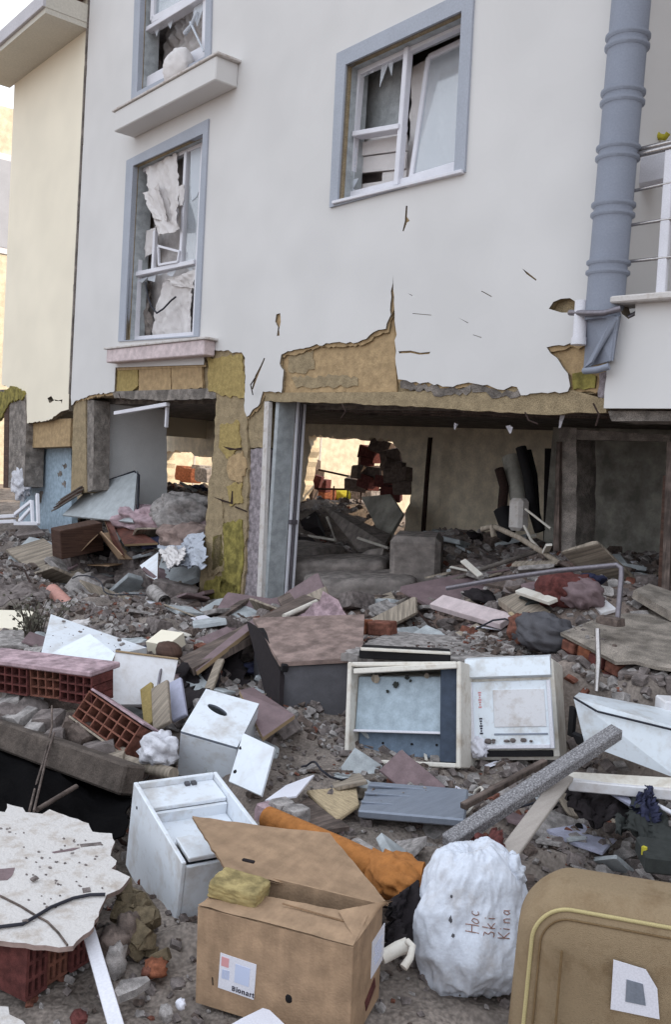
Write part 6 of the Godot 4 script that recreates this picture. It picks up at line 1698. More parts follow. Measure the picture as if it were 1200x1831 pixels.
func make_foreground() -> void:
	white_cube()
	open_cabinet()
	carton()
	fallen_wall()
	sack()
	bag()
	# mauve board behind the white box
	board("mauve_board", [Vector3(3.950, 0.284, 2.611), Vector3(3.839, 0.256, 2.434), Vector3(4.409, 0.247, 2.536), Vector3(4.463, 0.172, 2.790)], 0.025, M.wood_mauve, "mauve board lying between the wardrobe and the white box", "board")
	board("paper_sheet", [Vector3(4.934, 0.052, 3.098), Vector3(4.877, 0.076, 2.930), Vector3(4.887, 0.103, 2.760), Vector3(5.067, 0.101, 3.013)], 0.008, M.paper, "bent white paper sheet lying right of the white box", "paper")
	# grey panel and straw mat in front of the fridge
	var gp := thing("metal_sheet", "blue grey ridged metal sheet lying in front of the fridge", "metal sheet", Vector3(5.464, 0.038, 2.624))
	var g := MB.new()
	g.box(Transform3D(Vector3(0.774, 0.058, -0.630), Vector3(-0.024, 0.998, 0.062), Vector3(0.633, -0.032, 0.774), Vector3(5.412, 0.097, 2.552)), Vector3(0.499, 0.041, 0.364), 0.008)
	part("body", [g, M.grey_metal], gp)
	for k in 3:
		var b := MB.new()
		var t := [0.25, 0.55, 0.82][k] as float
		b.bar(Vector3(5.334, 0.093, 2.852).lerp(Vector3(5.130, 0.120, 2.593), t) + Vector3(0.0, 0.006, 0.0), Vector3(5.659, 0.091, 2.465).lerp(Vector3(5.451, 0.117, 2.211), t) + Vector3(0.0, 0.006, 0.0), 0.02, 0.012, Vector3.UP, 0.004)
		part("ridge", [b, M.grey_metal], gp)
	var bk := thing("straw_mat", "folded straw mat with open end beside the grey metal sheet", "mat", Vector3(5.234, 0.027, 2.899))
	for k in 12:
		var b := MB.new()
		var t := k / 12.0
		b.bar(Vector3(4.952, 0.053, 2.843).lerp(Vector3(5.072, 0.074, 2.620), t), Vector3(5.317, 0.066, 2.952).lerp(Vector3(5.260, 0.080, 2.785), t), 0.026, 0.022, Vector3.UP, 0.008)
		part("straw_roll", [b, M.straw], bk)
	board("tan_board", [Vector3(5.059, 0.038, 3.028), Vector3(4.961, 0.029, 2.834), Vector3(5.425, 0.069, 2.980), Vector3(5.359, 0.059, 3.137)], 0.02, M.wood_grey, "dusty tan board lying in front of the straw mat", "board")
	for s in [[Vector3(5.056, 0.058, 3.186), 0.035, "cloth_pink", "pinkish chip right of the tilted white cabinet"], [Vector3(5.104, 0.069, 3.127), 0.045, "rubble_pale", "pale pointed chip behind the orange cloth"], [Vector3(5.228, 0.083, 3.134), 0.045, "rubble_pale", "second pale pointed chip behind the orange cloth"], [Vector3(5.164, 0.066, 3.212), 0.03, "brick_red", "small red chip behind the orange cloth"]]:
		var r := RandomNumberGenerator.new()
		r.seed = int(s[0].x * 1000)
		var c := MB.new()
		c.chunk(Vector3(s[1], s[1], s[1]) * 2.2, r, 0.5)
		var t := MB.new()
		for i in range(0, c.v.size(), 3):
			t.tri(c.v[i] + s[0], c.v[i + 1] + s[0], c.v[i + 2] + s[0])
		solo("chip", [t, M[s[2]]], s[3], "chip")
	# orange cloth roll under the carton flap
	var oc := MB.new()
	var path := [Vector3(5.261, 0.135, 3.324), Vector3(5.478, 0.140, 3.299), Vector3(5.722, 0.155, 3.287), Vector3(5.898, 0.152, 3.264), Vector3(6.025, 0.166, 3.236), Vector3(6.090, 0.168, 3.190)]
	oc.tube(path, 0.05, 0.062, 18)
	oc.lump(Transform3D(Basis(Vector3.UP, -0.5), Vector3(6.005, 0.168, 3.261)), Vector3(0.15, 0.06, 0.1), 2.4, 0.3, 95, 2.0)
	solo("orange_cloth", [oc, M.orange_cloth], "rolled orange cloth sticking out behind the large carton", "cloth")
	# long speckled post, plank, frame bar
	var po := MB.new()
	po.bar(Vector3(5.941, 0.182, 2.899), Vector3(6.050, 0.533, 1.878), 0.068, 0.06, Vector3(0.2, 1, 0.3), 0.006)
	solo("speckled_post", [po, M.speckled], "long speckled grey concrete post leaning across the right foreground", "post")
	var p2 := MB.new()
	p2.bar(Vector3(5.711, 0.186, 2.549), Vector3(5.668, 0.269, 1.891), 0.035, 0.03, Vector3.UP, 0.004)
	solo("thin_batten", [p2, M.wood_grey], "thin grey batten lying just above the speckled post", "batten")
	var pk := MB.new()
	pk.bar(Vector3(6.243, 0.223, 2.925), Vector3(5.971, 0.339, 2.147), 0.075, 0.022, Vector3(0.3, 1, 0.4), 0.004)
	solo("pale_plank", [pk, M.plank], "pale weathered plank running up from behind the white sack", "plank")
	var fb := thing("frame_bar", "dirty white frame bar lying level at the right edge", "frame", Vector3(6.119, 0.203, 1.906))
	var f1 := MB.new()
	f1.bar(Vector3(5.950, 0.309, 2.097), Vector3(6.457, 0.382, 1.797), 0.09, 0.035, Vector3(0, 1, 0.2), 0.005)
	part("upper_lip", [f1, M.cream_trim], fb)
	var f2 := MB.new()
	f2.bar(Vector3(5.978, 0.300, 2.126), Vector3(6.480, 0.356, 1.835), 0.05, 0.05, Vector3.UP, 0.005)
	part("lower_lip", [f2, M.white_dusty], fb)
	# clothes and plates under the bar
	sheet("dark_clothes", [Vector3(5.889, 0.242, 2.020), Vector3(6.153, 0.266, 1.781), Vector3(6.275, 0.211, 2.109), Vector3(6.055, 0.187, 2.217)], 0.1, 101, M.cloth_dark, "heap of black clothes under the dirty white frame bar", "clothes", 3.5)
	sheet("dark_clothes", [Vector3(6.198, 0.281, 1.960), Vector3(6.282, 0.303, 1.858), Vector3(6.556, 0.220, 2.163), Vector3(6.358, 0.222, 2.242)], 0.08, 103, M.cloth_green, "dark green cloth draped at the right edge under the frame bar", "clothes", 3.0)
	sheet("navy_cloth", [Vector3(6.253, 0.335, 1.967), Vector3(6.272, 0.348, 1.943), Vector3(6.422, 0.272, 2.084), Vector3(6.309, 0.287, 2.139)], 0.07, 105, M.cloth_navy, "navy cloth hanging over the dirty white frame bar", "cloth", 4.0)
	board("white_flap", [Vector3(6.123, 0.285, 2.017), Vector3(6.247, 0.295, 1.931), Vector3(6.267, 0.271, 2.034), Vector3(6.244, 0.267, 2.031)], 0.008, M.lilac, "white triangular flap under the frame bar", "flap")
	shard("lilac_plate", [Vector2(5.902, 2.161), Vector2(5.855, 1.975), Vector2(5.943, 1.943), Vector2(6.056, 1.926), Vector2(6.135, 1.843), Vector2(6.150, 2.006), Vector2(6.191, 2.138), Vector2(6.067, 2.166)], 0.06, 0.014, M.lilac, "lilac grey plastic plate lying on the sand under the clothes", "plate", 0.003, 107)
	var hole := MB.new()
	hole.tube([Vector3(5.967, 0.062, 1.997), Vector3(5.971, 0.065, 2.003)], 0.02, -1, 12)
	solo("knob", [hole, M.black], "small black knob on the lilac grey plate", "knob")
	sheet("green_rag", [Vector3(6.253, 0.251, 2.132), Vector3(6.330, 0.265, 2.116), Vector3(6.375, 0.236, 2.221), Vector3(6.299, 0.220, 2.235)], 0.05, 109, M.cloth_green, "grey green rag at the corner of the lilac plate", "rag", 4.0, 14, 12)
	block("grey_case", Transform3D(Basis(Vector3.UP, 0.75), Vector3(6.583, 0.220, 2.255)), Vector3(0.26, 0.07, 0.2), M.cloth_green, "grey flat case at the right edge above the beige bag", "case")
	var yt := MB.new()
	yt.chunk(Vector3(0.02, 0.035, 0.015), rng, 0.3)
	var yt2 := MB.new()
	for i in range(0, yt.v.size(), 3):
		yt2.tri(yt.v[i] + Vector3(6.516, 0.249, 2.364), yt.v[i + 1] + Vector3(6.516, 0.249, 2.364), yt.v[i + 2] + Vector3(6.516, 0.249, 2.364))
	solo("yellow_tag", [yt2, M.yellow], "small yellow tag beside the grey flat case", "tag")
	rod("white_stick", [Vector3(6.316, 0.299, 1.973), Vector3(6.567, 0.342, 2.137)], 0.01, M.pvc, "thin white stick at the right edge under the frame bar", "stick")
	# small things on the sand in front
	var lt := MB.new()
	lt.bar(Vector3(5.698, 0.137, 4.361), Vector3(6.227, 0.129, 4.511), 0.042, 0.012, Vector3(0.1, 1, 0.2), 0.002)
	solo("white_lath", [lt, M.pvc], "clean white lath leaning on the fallen plastered wall piece", "lath")
	shard("white_shard", [Vector2(5.923, 4.372), Vector2(5.886, 4.331), Vector2(5.911, 4.254), Vector2(5.936, 4.255), Vector2(5.956, 4.311), Vector2(5.959, 4.378)], 0.05, 0.025, M.rubble_pale, "flat pale shard on the sand right of the white lath", "shard", 0.004, 111)
	shard("white_board", [Vector2(5.750, 4.762), Vector2(5.842, 4.672), Vector2(5.879, 4.682), Vector2(5.928, 4.661), Vector2(6.005, 4.658), Vector2(5.926, 4.817)], 0.06, 0.02, M.plaster_white, "corner of a white board at the bottom left", "board", 0.006, 113)
	shard("white_board", [Vector2(6.328, 4.224), Vector2(6.314, 4.087), Vector2(6.333, 4.076), Vector2(6.443, 4.080), Vector2(6.462, 4.172), Vector2(6.410, 4.249)], 0.1, 0.02, M.paper, "corner of a white board at the bottom centre in front of the carton", "board", 0.004, 115)
	var wr := RandomNumberGenerator.new()
	wr.seed = 66
	var wool := MB.new()
	for k in 22:
		var u := wr.randf()
		var c := Vector3(5.448, 0.101, 4.117).lerp(Vector3(5.781, 0.061, 4.223), u) + Vector3(wr.randf_range(-0.04, 0.06), wr.randf_range(-0.06, 0.03), wr.randf_range(-0.07, 0.02))
		var t := MB.new()
		t.chunk(Vector3(wr.randf_range(0.04, 0.1), wr.randf_range(0.025, 0.06), wr.randf_range(0.03, 0.08)), wr, 0.45)
		var tb := Basis.from_euler(Vector3(wr.randf_range(-0.9, 0.9), wr.randf_range(0, 3), wr.randf_range(-0.9, 0.9)))
		for i in range(0, t.v.size(), 3):
			wool.tri(tb * t.v[i] + c, tb * t.v[i + 1] + c, tb * t.v[i + 2] + c)
	solo("mineral_wool", [wool, M.wool], "torn lump of yellow brown mineral wool between the wall piece and the white cabinet", "mineral wool")
	var cm := MB.new()
	cm.chunk(Vector3(0.1, 0.1, 0.05), rng, 0.4)
	for s in [[Vector3(5.766, 0.040, 4.289), 0.045, 0.06, "rubble_pale", "beige oval stone beside the white lath"], [Vector3(5.852, 0.027, 4.189), 0.045, 0.022, "brick_orange", "orange brick chip in front of the white cabinet"], [Vector3(5.860, 0.028, 4.226), 0.02, 0.015, "brick_red", "tiny red chip next to the orange brick chip"], [Vector3(6.080, 0.025, 4.276), 0.026, 0.02, "rubble_pale", "pale pebble on the sand at the bottom left"], [Vector3(6.073, 0.032, 4.222), 0.018, 0.014, "paper", "white pebble on the sand left of the carton"], [Vector3(5.978, 0.034, 4.178), 0.03, 0.01, "rubble_grey", "flat grey chip under the corner of the white cabinet"], [Vector3(5.965, 0.032, 4.506), 0.03, 0.015, "brick_maroon", "dark red splinter at the bottom left edge"], [Vector3(5.715, 0.063, 4.270), 0.06, 0.05, "rubble_brown", "brown lump under the mineral wool"], [Vector3(5.687, 0.074, 4.209), 0.05, 0.07, "rubble_brown", "brown lump beside the mineral wool"]]:
		var r := RandomNumberGenerator.new()
		r.seed = int(s[0].x * 1000)
		var t := MB.new()
		t.lump(Transform3D(Basis(Vector3.UP, s[0].x), s[0]), Vector3(s[1], s[2], s[1] * 0.8), 2.6, 0.45, r.seed % 900, 2.0, 14, 10)
		solo("pebble", [t, M[s[3]]], s[4], "stone")
	# torn plastic ring between carton and sack
	var tp := MB.new()
	tp.tube([Vector3(6.360, 0.138, 3.651), Vector3(6.377, 0.160, 3.597), Vector3(6.397, 0.173, 3.572)], 0.022, 0.026, 10)
	tp.tube([Vector3(6.407, 0.198, 3.589), Vector3(6.434, 0.192, 3.589), Vector3(6.452, 0.172, 3.616), Vector3(6.455, 0.150, 3.646)], 0.01, 0.014, 8)
	solo("broken_bottle", [tp, M.cream_trim], "torn grey white plastic neck lying between the carton and the white sack", "bottle")
	var db := MB.new()
	db.cloth(Vector3(6.214, 0.215, 3.505), Vector3(6.138, 0.196, 3.286), Vector3(6.337, 0.106, 3.447), Vector3(6.332, 0.134, 3.607), 18, 16, 0.08, 125, 4.0)
	solo("dark_cloth", [db, M.cloth_dark], "dark cloth in the gap between the carton and the white sack", "cloth")
	var mr := MB.new()
	mr.cloth(Vector3(6.065, 0.249, 2.901), Vector3(6.006, 0.225, 2.662), Vector3(6.215, 0.234, 2.879), Vector3(6.208, 0.270, 3.039), 16, 14, 0.06, 127, 4.0)
	solo("maroon_cloth", [mr, M.brick_maroon], "maroon cloth behind the white sack", "cloth")

func white_cube() -> void:
	var xf := box_of(Transform3D(Vector3(0.744, -0.161, -0.648), Vector3(0.372, 0.906, 0.203), Vector3(0.554, -0.392, 0.734), Vector3(4.255, 0.138, 2.941)), Vector3(0.318, 0.318, 0.371))
	var s: Vector3 = xf[1]
	var o := thing_in("white_box", "tilted white box with an oval hand hole in its top", "box", xf[0])
	var f := MB.new()
	var e := MB.new()
	var hole := []
	for k in 20:
		var a := TAU * k / 20
		hole.append(Vector2(-s.x * 0.12 + cos(a) * s.x * 0.2, -s.z * 0.12 + sin(a) * s.z * 0.07 + cos(a) * s.z * 0.05))
	var r := holed([Vector2(-s.x / 2, -s.z / 2), Vector2(s.x / 2, -s.z / 2), Vector2(s.x / 2, s.z / 2), Vector2(-s.x / 2, s.z / 2)], [hole])
	for pl in r[0]:
		f.prism(Array(pl), s.y / 2, s.y / 2 - 0.016, 1, e, r[1])
	part("top", [f, M.white_board, e, M.grey_metal], o, true)
	for k in [[Vector3(0, -0.009, s.z / 2 - 0.008), Vector3(s.x, s.y - 0.018, 0.016), "front"], [Vector3(0, -0.009, -s.z / 2 + 0.008), Vector3(s.x, s.y - 0.018, 0.016), "back"], [Vector3(-s.x / 2 + 0.008, -0.009, 0), Vector3(0.016, s.y - 0.018, s.z - 0.034), "side"], [Vector3(s.x / 2 - 0.008, -0.009, 0), Vector3(0.016, s.y - 0.018, s.z - 0.034), "side"], [Vector3(0, -s.y / 2 + 0.008, 0), Vector3(s.x - 0.034, 0.016, s.z - 0.034), "bottom"]]:
		var b := MB.new()
		b.box(Transform3D(Basis(), k[0]), k[1], 0.002)
		part(k[2], [b, M.white_board], o, true)
	var a := Vector3(4.539, 0.252, 2.972)
	var b := Vector3(4.745, 0.227, 2.916)
	var c := Vector3(4.882, 0.053, 3.082)
	var d := Vector3(4.652, 0.058, 3.122)
	var sb := thing("side_board", "white board with screw holes standing against the tilted white box", "board", c)
	var pb := MB.new()
	pb.plate(a, b, c, d, 0.016)
	part("board", [pb, M.white_board], sb)
	var nn := (c - a).cross(d - b).normalized()
	if nn.dot(Vector3(0.76, 0.06, 0.64)) < 0.0:
		nn = -nn
	for t in [[0.15, 0.12], [0.06, 0.3], [0.1, 0.78]]:
		var p := a.lerp(b, t[0]).lerp(d.lerp(c, t[0]), t[1])
		var h := MB.new()
		h.tube([p + nn * 0.006, p + nn * 0.0095], 0.011, -1, 10)
		part("screw_hole", [h, M.black], sb)

func open_cabinet() -> void:
	var xf := box_of(Transform3D(Vector3(0.174, 0.005, -0.985), Vector3(0.138, 0.990, 0.029), Vector3(0.975, -0.141, 0.172), Vector3(5.334, 0.088, 3.729)), Vector3(0.375, 0.387, 0.608))
	var s: Vector3 = xf[1]
	var o := thing_in("open_cabinet", "tilted white cabinet with recessed top boards behind the large carton", "cabinet", xf[0])
	var w := 0.018
	for k in [[Vector3(-s.x / 2 + w / 2, 0, 0), Vector3(w, s.y, s.z), "side"], [Vector3(s.x / 2 - w / 2, 0, 0), Vector3(w, s.y, s.z), "side"], [Vector3(0, 0, -s.z / 2 + w / 2), Vector3(s.x - 2 * w - 0.002, s.y, w), "back"], [Vector3(0, -s.y / 2 + w / 2, 0), Vector3(s.x - 2 * w - 0.002, w, s.z - 2 * w - 0.002), "floor"], [Vector3(0, -0.01, s.z / 2 - w / 2 - 0.004), Vector3(s.x - 2 * w - 0.002, s.y - 0.03, w), "front"], [Vector3(0, s.y / 2 - 0.035, -s.z * 0.34), Vector3(s.x - 2 * w - 0.004, w, s.z * 0.26), "top_board"], [Vector3(0, s.y / 2 - 0.1, s.z * 0.02), Vector3(s.x - 2 * w - 0.004, w, s.z * 0.44), "shelf"], [Vector3(-s.x * 0.1, s.y / 2 - 0.008, s.z * 0.35), Vector3(s.x * 0.62, w, s.z * 0.24), "top_board"]]:
		var b := MB.new()
		b.box(Transform3D(Basis(), k[0]), k[1], 0.003)
		part(k[2], [b, M.white_board], o, true)
	for k in [[Vector3(0, s.y / 2 - 0.07, -s.z * 0.2), Vector3(s.x - 2 * w - 0.004, 0.05, w)], [Vector3(-s.x * 0.1, s.y / 2 - 0.06, s.z * 0.235), Vector3(s.x * 0.62, 0.08, w)], [Vector3(s.x * 0.215, s.y / 2 - 0.06, s.z * 0.35), Vector3(w, 0.08, s.z * 0.22)]]:
		var li := MB.new()
		li.box(Transform3D(Basis(), k[0]), k[1], 0.003)
		part("divider", [li, M.white_board], o, true)
	for x in [-0.01, 0.02]:
		var c := MB.new()
		c.box(Transform3D(Basis(), Vector3(0.05 + x, s.y / 2 - 0.02, -s.z * 0.44)), Vector3(0.022, 0.014, 0.022), 0.002)
		part("hinge", [c, M.charcoal], o, true)
	var hl := MB.new()
	hl.tube([Vector3(-s.x / 2 - 0.002, s.y * 0.3, -s.z * 0.38), Vector3(-s.x / 2 + 0.004, s.y * 0.3, -s.z * 0.38)], 0.007, -1, 8)
	part("screw_hole", [hl, M.black], o, true)

func carton() -> void:
	var xf := box_of(Transform3D(Vector3(0.878, 0.020, -0.478), Vector3(0.000, 0.999, 0.042), Vector3(0.479, -0.037, 0.877), Vector3(6.214, 0.168, 3.918)), Vector3(0.520, 0.317, 0.270))
	var s: Vector3 = xf[1]
	var o := thing_in("carton", "large brown cardboard box with an open flap and white stickers", "box", xf[0])
	for k in [[Vector3(0, 0, s.z / 2 - 0.003), Vector3(s.x, s.y, 0.006)], [Vector3(0, 0, -s.z / 2 + 0.003), Vector3(s.x, s.y, 0.006)], [Vector3(-s.x / 2 + 0.003, 0, 0), Vector3(0.006, s.y, s.z - 0.013)], [Vector3(s.x / 2 - 0.003, 0, 0), Vector3(0.006, s.y, s.z - 0.013)], [Vector3(0, -s.y / 2 + 0.004, 0), Vector3(s.x - 0.013, 0.006, s.z - 0.013)]]:
		var b := MB.new()
		b.box(Transform3D(Basis(), k[0]), k[1], 0.0025)
		part("side", [b, M.cardboard], o, true)
	# closed front flap, sagging a little, and the raised back flap
	var f := MB.new()
	f.cloth(Vector3(-s.x / 2, s.y / 2 + 0.003, s.z / 2), Vector3(s.x / 2, s.y / 2 + 0.003, s.z / 2), Vector3(s.x / 2 - 0.01, s.y / 2 + 0.012, -0.02), Vector3(-s.x / 2 + 0.01, s.y / 2 - 0.01, -0.02), 12, 10, 0.008, 5, 2.0, 0.006)
	part("flap", [f, M.cardboard], o, true)
	var f4 := MB.new()
	f4.cloth(Vector3(s.x / 2 + 0.001, s.y / 2 + 0.002, s.z / 2 - 0.02), Vector3(s.x / 2 + 0.001, s.y / 2 + 0.002, -s.z / 2 + 0.02), Vector3(s.x / 2 + 0.045, s.y / 2 + 0.035, -s.z / 2 + 0.03), Vector3(s.x / 2 - 0.1, s.y / 2 + 0.02, 0.0), 10, 6, 0.006, 6, 2.0, 0.005)
	part("flap", [f4, M.cardboard], o, true)
	var f2 := MB.new()
	var inv: Transform3D = (xf[0] as Transform3D).affine_inverse()
	f2.cloth(inv * Vector3(5.556, 0.369, 3.900), inv * Vector3(5.831, 0.304, 3.454), inv * Vector3(6.289, 0.252, 3.568), inv * Vector3(5.960, 0.357, 4.011), 16, 14, 0.012, 7, 2.0, 0.006)
	part("flap", [f2, M.cardboard], o, true)
	var sl := MB.new()
	var sp: Vector3 = inv * Vector3(5.984, 0.374, 3.935)
	sl.box(Transform3D(Basis(Vector3.UP, 0.0), sp + Vector3(0, 0.006, 0)), Vector3(0.045, 0.008, 0.012), 0.002)
	part("slot", [sl, M.cloth_dark], o, true)
	var tp := MB.new()
	tp.box(Transform3D(Basis(Vector3.UP, -0.05), Vector3(0.1, s.y / 2 + 0.012, 0.03)), Vector3(0.24, 0.002, 0.006))
	part("tape_edge", [tp, M.cardboard_edge], o, true)
	# sticker on the front
	var z := s.z / 2 + 0.0012
	var lx := -0.115
	var ly := -0.03
	var st := MB.new()
	st.box(Transform3D(Basis(Vector3.BACK, -0.05), Vector3(lx, ly, z)), Vector3(0.125, 0.115, 0.002))
	var lb := part("sticker", [st, M.paper], o, true)
	var ik := MB.new()
	var bl := MB.new()
	var rd := MB.new()
	bl.box(Transform3D(Basis(Vector3.BACK, -0.05), Vector3(lx + 0.018, ly + 0.008, z + 0.0015)), Vector3(0.05, 0.06, 0.001))
	rd.box(Transform3D(Basis(Vector3.BACK, -0.05), Vector3(lx - 0.042, ly + 0.035, z + 0.0015)), Vector3(0.026, 0.03, 0.001))
	for k in 9:
		ik.box(Transform3D(Basis(Vector3.BACK, -0.05), Vector3(lx - 0.052 + 0.003 * k, ly - 0.005, z + 0.0015)), Vector3(0.0012 + 0.0008 * (k % 3), 0.03, 0.001))
	part("barcode", [ik, M.ink_blue], lb, true)
	part("print", [bl, M.ink_blue, rd, M.ink_red], lb, true)
	text(lb, "Bionart", 0.022, Transform3D(Basis(Vector3.BACK, -0.05), Vector3(lx + 0.022, ly - 0.045, z + 0.0018)), M.ink, true)
	var hd := MB.new()
	hd.lump(Transform3D(Basis(), Vector3(0.06, -0.055, z - 0.002)), Vector3(0.012, 0.014, 0.004), 2.2, 0.3, 3, 2.0, 12, 8)
	hd.box(Transform3D(Basis(Vector3.BACK, 0.1), Vector3(-0.2, -0.07, z)), Vector3(0.003, 0.025, 0.0015))
	part("hole", [hd, M.black], o, true)
	# sticker on the right side, with a dark red mark below it
	var x := s.x / 2 + 0.0012
	var s2 := MB.new()
	s2.box(Transform3D(Basis(), Vector3(x, 0.02, -0.1)), Vector3(0.002, 0.12, 0.12))
	var l2 := part("sticker", [s2, M.paper], o, true)
	var k2 := MB.new()
	for k in 6:
		k2.box(Transform3D(Basis(), Vector3(x + 0.0015, 0.05 - 0.012 * k, -0.1)), Vector3(0.001, 0.004, 0.08 - 0.01 * (k % 3)))
	part("print", [k2, M.ink_blue], l2, true)
	var mk := MB.new()
	mk.box(Transform3D(Basis(Vector3.RIGHT, 0.35), Vector3(x + 0.0005, -0.09, -0.04)), Vector3(0.002, 0.04, 0.09))
	part("red_mark", [mk, M.brick_maroon], o, true)
	# the yellow block on top of it
	var fo := MB.new()
	fo.lump(Transform3D(Basis(Vector3.UP, 0.55) * Basis(Vector3.BACK, -0.05), Vector3(6.060, 0.341, 4.019)), Vector3(0.085, 0.026, 0.062), 14.0, 0.06, 131, 2.4, 64, 40)
	solo("foam_piece", [fo, M.foam_pale], "yellowish piece of foam lying on top of the large carton", "foam piece")

func fallen_wall() -> void:
	var o := thing("fallen_wall_piece", "broken piece of plastered hollow block wall lying face up at lower left", "wall piece", Vector3(5.713, 0.000, 4.542))
	var top := 0.2
	var q := [Vector2(4.560, 4.530), Vector2(4.791, 4.316), Vector2(4.712, 4.279), Vector2(4.783, 4.239), Vector2(4.832, 4.246), Vector2(4.882, 4.195), Vector2(4.853, 4.153), Vector2(4.910, 4.135), Vector2(5.062, 4.075), Vector2(5.143, 4.095), Vector2(5.195, 4.037), Vector2(5.270, 4.061), Vector2(5.369, 4.127), Vector2(5.418, 4.126), Vector2(5.465, 4.169), Vector2(5.557, 4.142), Vector2(5.619, 4.212), Vector2(5.631, 4.267), Vector2(5.696, 4.318), Vector2(5.814, 4.411), Vector2(5.864, 4.488), Vector2(5.850, 4.527), Vector2(5.798, 4.584), Vector2(5.720, 4.659), Vector2(5.577, 4.846)]
	var f := MB.new()
	var e := MB.new()
	f.prism(rag(q, 0.006, 0.03, 141, 9.0), top, top - 0.016, 1, e)
	part("plaster_face", [f, M.plaster_white, e, M.dust_pink], o)
	# the blocks it is stuck to: a row along the front, a row along the right
	var a := Vector3(q[22].x, 0, q[22].y)
	var b := Vector3(q[18].x, 0, q[18].y)
	var ax := (b - a).normalized()
	var fc := ax.cross(Vector3.UP).normalized()
	if fc.dot(Vector3(0.76, 0, 0.64)) < 0.0:
		fc = -fc
	var bs := Basis(ax, Vector3.UP, ax.cross(Vector3.UP))
	var l := a.distance_to(b)
	for k in 3:
		for r in 2:
			var m := MB.new()
			var c := a.lerp(b, (k + 0.5) / 3.0) - fc * (0.13 + 0.21 * r + 0.01 * ((k + r) % 2)) + Vector3(0, 0.094, 0)
			hollow_block(m, Transform3D(bs * Basis(Vector3.UP, PI if r else 0.0), c), Vector3(l / 3.0 - 0.008, 0.176, 0.2), 3, 3, 0.012)
			part("brick", [m, [M.brick_maroon, M.brick_red][(k + r) % 2]], o)
	var p := Vector3(q[17].x, 0, q[17].y)
	var p2 := Vector3(q[14].x, 0, q[14].y)
	var d := (p2 - p).normalized()
	var n2 := d.cross(Vector3.UP)
	if n2.dot(Vector3(0.64, 0, -0.76)) > 0.0:
		n2 = -n2
	for k in 3:
		var m := MB.new()
		var c := p.lerp(p2, (k + 0.3) / 3.0) + n2 * 0.14 + Vector3(0, 0.094, 0)
		hollow_block(m, Transform3D(Basis(d, Vector3.UP, d.cross(Vector3.UP)), c), Vector3(0.14, 0.176, 0.2), 2, 3, 0.012)
		part("brick", [m, M.brick_maroon if k % 2 else M.brick_red], o)
	# knocks and scrapes on the plaster
	var g := RandomNumberGenerator.new()
	g.seed = 44
	var kn := MB.new()
	for k in 46:
		var c := (q[0] as Vector2).lerp(q[11], g.randf_range(0.2, 1.0)).lerp(((q[23] as Vector2)).lerp(q[17], g.randf_range(0.2, 1.0)), g.randf_range(0.08, 0.92))
		var rr := g.randf_range(0.003, 0.008)
		var pts := []
		for j in 7:
			pts.append(c + Vector2(cos(TAU * j / 7) * rr * g.randf_range(0.6, 1.6), sin(TAU * j / 7) * rr * g.randf_range(0.5, 1.0)))
		kn.prism(pts, top + 0.0005, top + 0.0022, 1)
	var kp := part("chips", [kn, M.rubble_grey], o)
	kp.set_meta("kind", "stuff")
	for s in [[Vector2(5.254, 4.536), Vector2(5.284, 4.455), Vector2(5.329, 4.479), Vector2(5.358, 4.509), Vector2(5.335, 4.563)], [Vector2(5.233, 4.298), Vector2(5.242, 4.219), Vector2(5.251, 4.196), Vector2(5.260, 4.227), Vector2(5.246, 4.295)], [Vector2(5.224, 4.184), Vector2(5.247, 4.108), Vector2(5.271, 4.115), Vector2(5.248, 4.190)], [Vector2(5.548, 4.319), Vector2(5.554, 4.293), Vector2(5.585, 4.303), Vector2(5.579, 4.329)]]:
		var m := MB.new()
		m.prism(rag(s, 0.002, 0.02, 3, 9.0), top + 0.0004, top + 0.002, 1)
		part("scrape", [m, M.rubble_grey if s.size() < 5 else M.wood_mauve], o)
	var cb := []
	for s in [Vector2(5.635, 4.698), Vector2(5.655, 4.637), Vector2(5.676, 4.574), Vector2(5.653, 4.521), Vector2(5.624, 4.461), Vector2(5.607, 4.377), Vector2(5.615, 4.321), Vector2(5.639, 4.276)]:
		cb.append(Vector3(s.x, top + 0.008, s.y))
	rod("black_cable", cb, 0.0058, M.cable, "thick black cable lying across the fallen plastered wall piece", "cable")
	var c2 := []
	for s in [Vector2(5.387, 4.599), Vector2(5.460, 4.568), Vector2(5.558, 4.537), Vector2(5.637, 4.519), Vector2(5.697, 4.502), Vector2(5.778, 4.499), Vector2(5.858, 4.504)]:
		c2.append(Vector3(s.x, top + 0.004, s.y))
	rod("thin_wire", c2, 0.0035, M.wood_grey, "thin grey wire crossing under the black cable on the wall piece", "wire")

# the sack's surface in a direction: squarish, sagging at the foot, with creases that run down from the tie
func sack_at(h: Vector3, f: FastNoiseLite, r: FastNoiseLite, d: Vector3) -> Vector3:
	var pw := 2.9
	var k := pow(pow(abs(d.x), pw) + pow(abs(d.y), pw) + pow(abs(d.z), pw), -1.0 / pw)
	var p := d * k * h * (1.0 + 0.2 * f.get_noise_3d(d.x, d.y, d.z) + 0.055 * r.get_noise_3d(d.x * 1.7, d.y * 0.9, d.z * 1.7))
	var t: float = p.y / h.y
	p.x *= 1.0 - 0.2 * max(0.0, t) * max(0.0, t) + 0.05 * max(0.0, -t)
	return p

